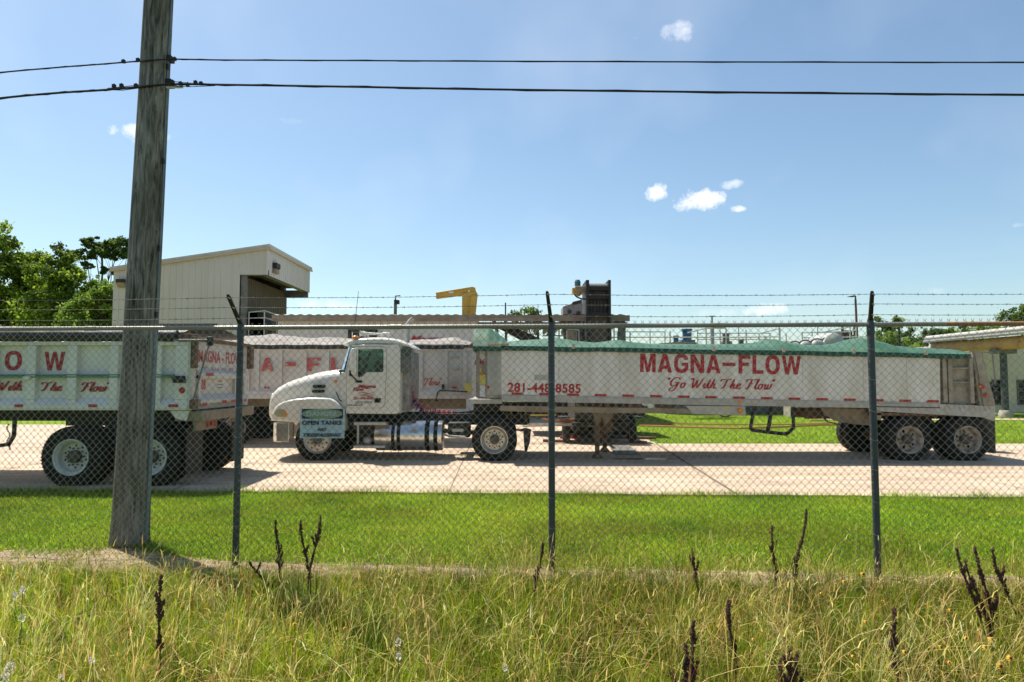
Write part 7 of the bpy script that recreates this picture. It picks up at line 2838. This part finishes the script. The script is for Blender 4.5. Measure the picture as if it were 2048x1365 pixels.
mb.obj('pipe_run', M['pipe_yellow'], t, angle=60)
mb = MB(); c = Q(2006, 700, 33.0)
mb.tube([(c.x, 33, .35), (c.x, 33, 3.08)], .155, 16)
mb.obj('column', M['post'], t)
mb = MB(); mb.box(c.x - .5, c.x + .5, 32.75, 33.25, 3.08, 3.30); mb.obj('cap_plate', M['grey_steel'], t)
mb = MB(); mb.lathe((c.x, 33, 0), (0, 0, 1), [(0, .33), (.22, .31), (.36, .24), (.36, 0)], 10); mb.obj('footing', M['footing'], t)


# ------------------------------------------------------------------ trees
def tree(label, name, X, Y, H, crown, n_leaf, leaf, cols, trunk_r=.18, clumps=26, group='trees beyond the yard', trunkh=None, seed=0, limbs=6, flat=.8):
    """crown: list of ellipsoids (dx, dy, z, rx, ry, rz)"""
    r = np.random.default_rng(seed)
    rr = random.Random(seed)
    t = thing(name, label, 'tree', (X, Y, 0), group)
    n_leaf = int(n_leaf * .70)
    mb = MB()
    th = trunkh or H * .8
    pts = [(X + .12 * math.sin(i * 1.3 + seed), Y, th * i / 8) for i in range(9)]
    mb.tube(pts, trunk_r, 8, True, trunk_r * .35)
    for e in crown:
        s = rr.uniform(.35, .7) * min(e[2], th)
        a = Vector((X, Y, s))
        b = Vector((X + e[0], Y + e[1], e[2]))
        m_ = a.lerp(b, .5) + Vector((rr.uniform(-.3, .3), 0, rr.uniform(0, .4)))
        mb.tube([a, m_, b], trunk_r * .38, 6, True, trunk_r * .12)
        for k in range(3):
            c2 = b + Vector((rr.uniform(-1, 1) * e[3], rr.uniform(-1, 1) * e[4], rr.uniform(-.5, .9) * e[5])) * .75
            mb.tube([m_.lerp(b, .5), c2], trunk_r * .14, 5, True, trunk_r * .05)
    mb.obj('trunk', M['bark'], t)
    vol = np.array([e[3] * e[4] * e[5] for e in crown]) ** .8
    vol /= vol.sum()
    P, CC = [], []
    for e, w in zip(crown, vol):
        nc = max(4, int(clumps * w * len(crown) / 2))
        d = r.normal(size=(nc, 3)); d /= np.linalg.norm(d, axis=1)[:, None]
        rad = r.uniform(.45, 1.0, nc) ** .6
        cen = np.array([X + e[0], Y + e[1], e[2]]) + d * rad[:, None] * np.array(e[3:6])
        cs = r.uniform(.16, .34, nc) * (e[3] * e[5]) ** .5
        nl = int(n_leaf * w)
        ci = r.integers(0, nc, nl)
        p = cen[ci] + r.normal(size=(nl, 3)) * cs[ci][:, None] * np.array([.62, .62, .62 * flat])
        P.append(p)
        base = np.array(cols)[r.integers(0, len(cols), nc)]
        CC.append(base[ci] * r.uniform(.7, 1.3, (nl, 1)))
    P = np.concatenate(P); CC = np.concatenate(CC)
    n = len(P)
    u = r.normal(size=(n, 3)); u /= np.linalg.norm(u, axis=1)[:, None]
    v = np.cross(u, r.normal(size=(n, 3))); v /= np.linalg.norm(v, axis=1)[:, None]
    s = (leaf * r.uniform(.6, 1.3, n))[:, None]
    V = np.stack([P - u * s * .5, P + v * s * .32, P + u * s * .5, P - v * s * .32], 1).reshape(-1, 3)
    Fq = np.arange(n * 4).reshape(-1, 4)
    bulk('crown', V, Fq, np.repeat(CC, 4, 0), M['leaf'], t)


G1 = [(.19, .28, .025), (.13, .20, .025), (.26, .36, .04), (.08, .13, .02)]
G2 = [(.08, .14, .03), (.13, .19, .04), (.06, .10, .025)]
G3 = [(.15, .24, .03), (.11, .19, .025), (.20, .30, .045)]


def TX(px, Y):
    return (px - 1024) / F * Y


def TZ(py, Y):
    return CAM_H + (760 - py) * Y / F


Y = 44
tree('tall leafy tree cut off by the left edge of the view', 'oak_tree', TX(-25, Y), Y, 12.3,
     [(0, 0, TZ(490, Y), 1.4, 1.6, 1.5), (-1.5, 0, TZ(500, Y), 2, 2, 1.8), (.6, 0, TZ(560, Y), 1.6, 2, 1.8), (-1, 0, TZ(640, Y), 2, 2, 2)], 16000, .26, G1, .3, 60, seed=1)
Y = 46
tree('bushy light green tree second from the left edge', 'oak_tree', TX(55, Y), Y, 10,
     [(0, 0, TZ(535, Y), 1.3, 1.6, 1.2), (-.9, 0, TZ(570, Y), 1.5, 1.6, 1.3), (.9, 0, TZ(590, Y), 1.6, 1.6, 1.5), (0, 0, TZ(640, Y), 2.3, 2, 1.6), (-1.8, 0, TZ(620, Y), 1.4, 1.5, 1.4)], 21000, .25, G1, .22, 80, seed=2)
Y = 43
tree('bushy tree with uneven top between the pine and the left trees', 'oak_tree', TX(112, Y), Y, 9.6,
     [(-.1, 0, TZ(512, Y), .75, 1.0, .8), (-.5, 0, TZ(548, Y), 1.4, 1.6, 1.0), (.9, 0, TZ(572, Y), 1.5, 1.6, 1.0), (0, 0, TZ(620, Y), 2.4, 2, 1.7), (1.6, 0, TZ(640, Y), 1.6, 1.6, 1.4)], 21000, .24, G1, .22, 80, seed=3)
Y = 40
tree('low full tree at the left corner of the tall shed', 'oak_tree', TX(196, Y), Y, 7.6,
     [(0, 0, TZ(590, Y), 1.3, 1.4, .9), (-.4, 0, TZ(635, Y), 1.8, 1.6, 1.3), (.6, 0, TZ(640, Y), 1.2, 1.4, 1.2)], 15000, .22, G3, .18, 60, seed=4)
Y = 52
tree('pine with an open layered crown behind the left trees beside the utility pole', 'pine_tree', TX(196, Y), Y, 12.6,
     [(-.6, 0, TZ(484, Y), .9, .9, .40), (1.4, 0, TZ(487, Y), 1.1, .9, .45), (-1.6, 0, TZ(507, Y), 1.0, .9, .35), (.9, 0, TZ(508, Y), 1.0, .9, .4), (2.2, 0, TZ(505, Y), .8, .8, .4), (-.1, 0, TZ(498, Y), .7, .7, .3), (.6, 0, TZ(541, Y), .7, .7, .3), (-1.0, 0, TZ(530, Y), .5, .6, .25)],
     14500, .22, G2, .15, 52, trunkh=TZ(505, Y), seed=5, flat=.6)
Y = 60
tree('small round tree top showing over the workshop roof', 'distant_tree', TX(1060, Y), Y, 8, [(0, 0, TZ(632, Y), 1.7, 1.5, .7), (.6, 0, TZ(650, Y), 1.6, 1.5, .8)], 3600, .22, G2, .15, 30, seed=6)
Y = 62
tree('tree behind the street lamp and the right fence post', 'pine_tree', TX(1783, Y), Y, 8,
     [(0, 0, TZ(643, Y), 1.2, 1.4, .7), (.8, 0, TZ(662, Y), 1.3, 1.4, .7), (-.9, 0, TZ(690, Y), 1.8, 1.6, .9), (.6, 0, TZ(700, Y), 2.4, 1.6, 1)], 8500, .26, G2 + G1[:1], .2, 44, seed=7)
tree('bright green bush at the foot of the tree behind the right fence post', 'bush', TX(1768, 55), 55, 4.6, [(0, 0, TZ(683, 55), 1.7, 1.2, .9), (1.4, 0, TZ(698, 55), 1.5, 1.2, .8), (-.8, 0, 2.0, 2, 1.2, 1.2)], 8500, .22, G3, .1, 40, seed=8)
Y = 66
tree('dark spreading tree left of the canopy roof', 'distant_tree', TX(1868, Y), Y, 7, [(0, 0, TZ(676, Y), 1.9, 1.5, .7), (-1.3, 0, TZ(692, Y), 1.6, 1.5, .8), (1.4, 0, TZ(680, Y), 1.5, 1.4, .7)], 6500, .26, G2, .2, 40, seed=9)
tree('small tree peeking over the canopy roof at the right', 'distant_tree', TX(1950, Y), Y, 7, [(0, 0, TZ(660, Y), 2.2, 1.5, .7), (-1.5, 0, TZ(668, Y), 1.5, 1.5, .6)], 5000, .26, G1, .2, 30, seed=10)
tree('tree top at the right edge above the canopy roof', 'distant_tree', TX(2045, Y), Y, 9, [(0, 0, TZ(632, Y), 1.5, 1.4, .9), (-.6, 0, TZ(650, Y), 1.8, 1.4, .9), (1.5, 0, TZ(620, Y), 1.5, 1.4, .9)], 6000, .26, G1 + G2, .2, 36, seed=11)
# low wood along the horizon behind the left lawn
for i, (px, Y, lb) in enumerate(((-60, 58, 'dark tree behind the left trailer at the far left'), (30, 60, 'background tree behind the left trailer'), (120, 59, 'background tree between the left trailer and the pine'))):
    tree(lb, 'distant_tree', TX(px, Y), Y, 6, [(0, 0, 3.2, 2.6, 1.5, 2.4), (1.6, 0, 2.6, 2.2, 1.5, 2.2)], 6000, .32, G2, .2, 40, seed=20 + i)
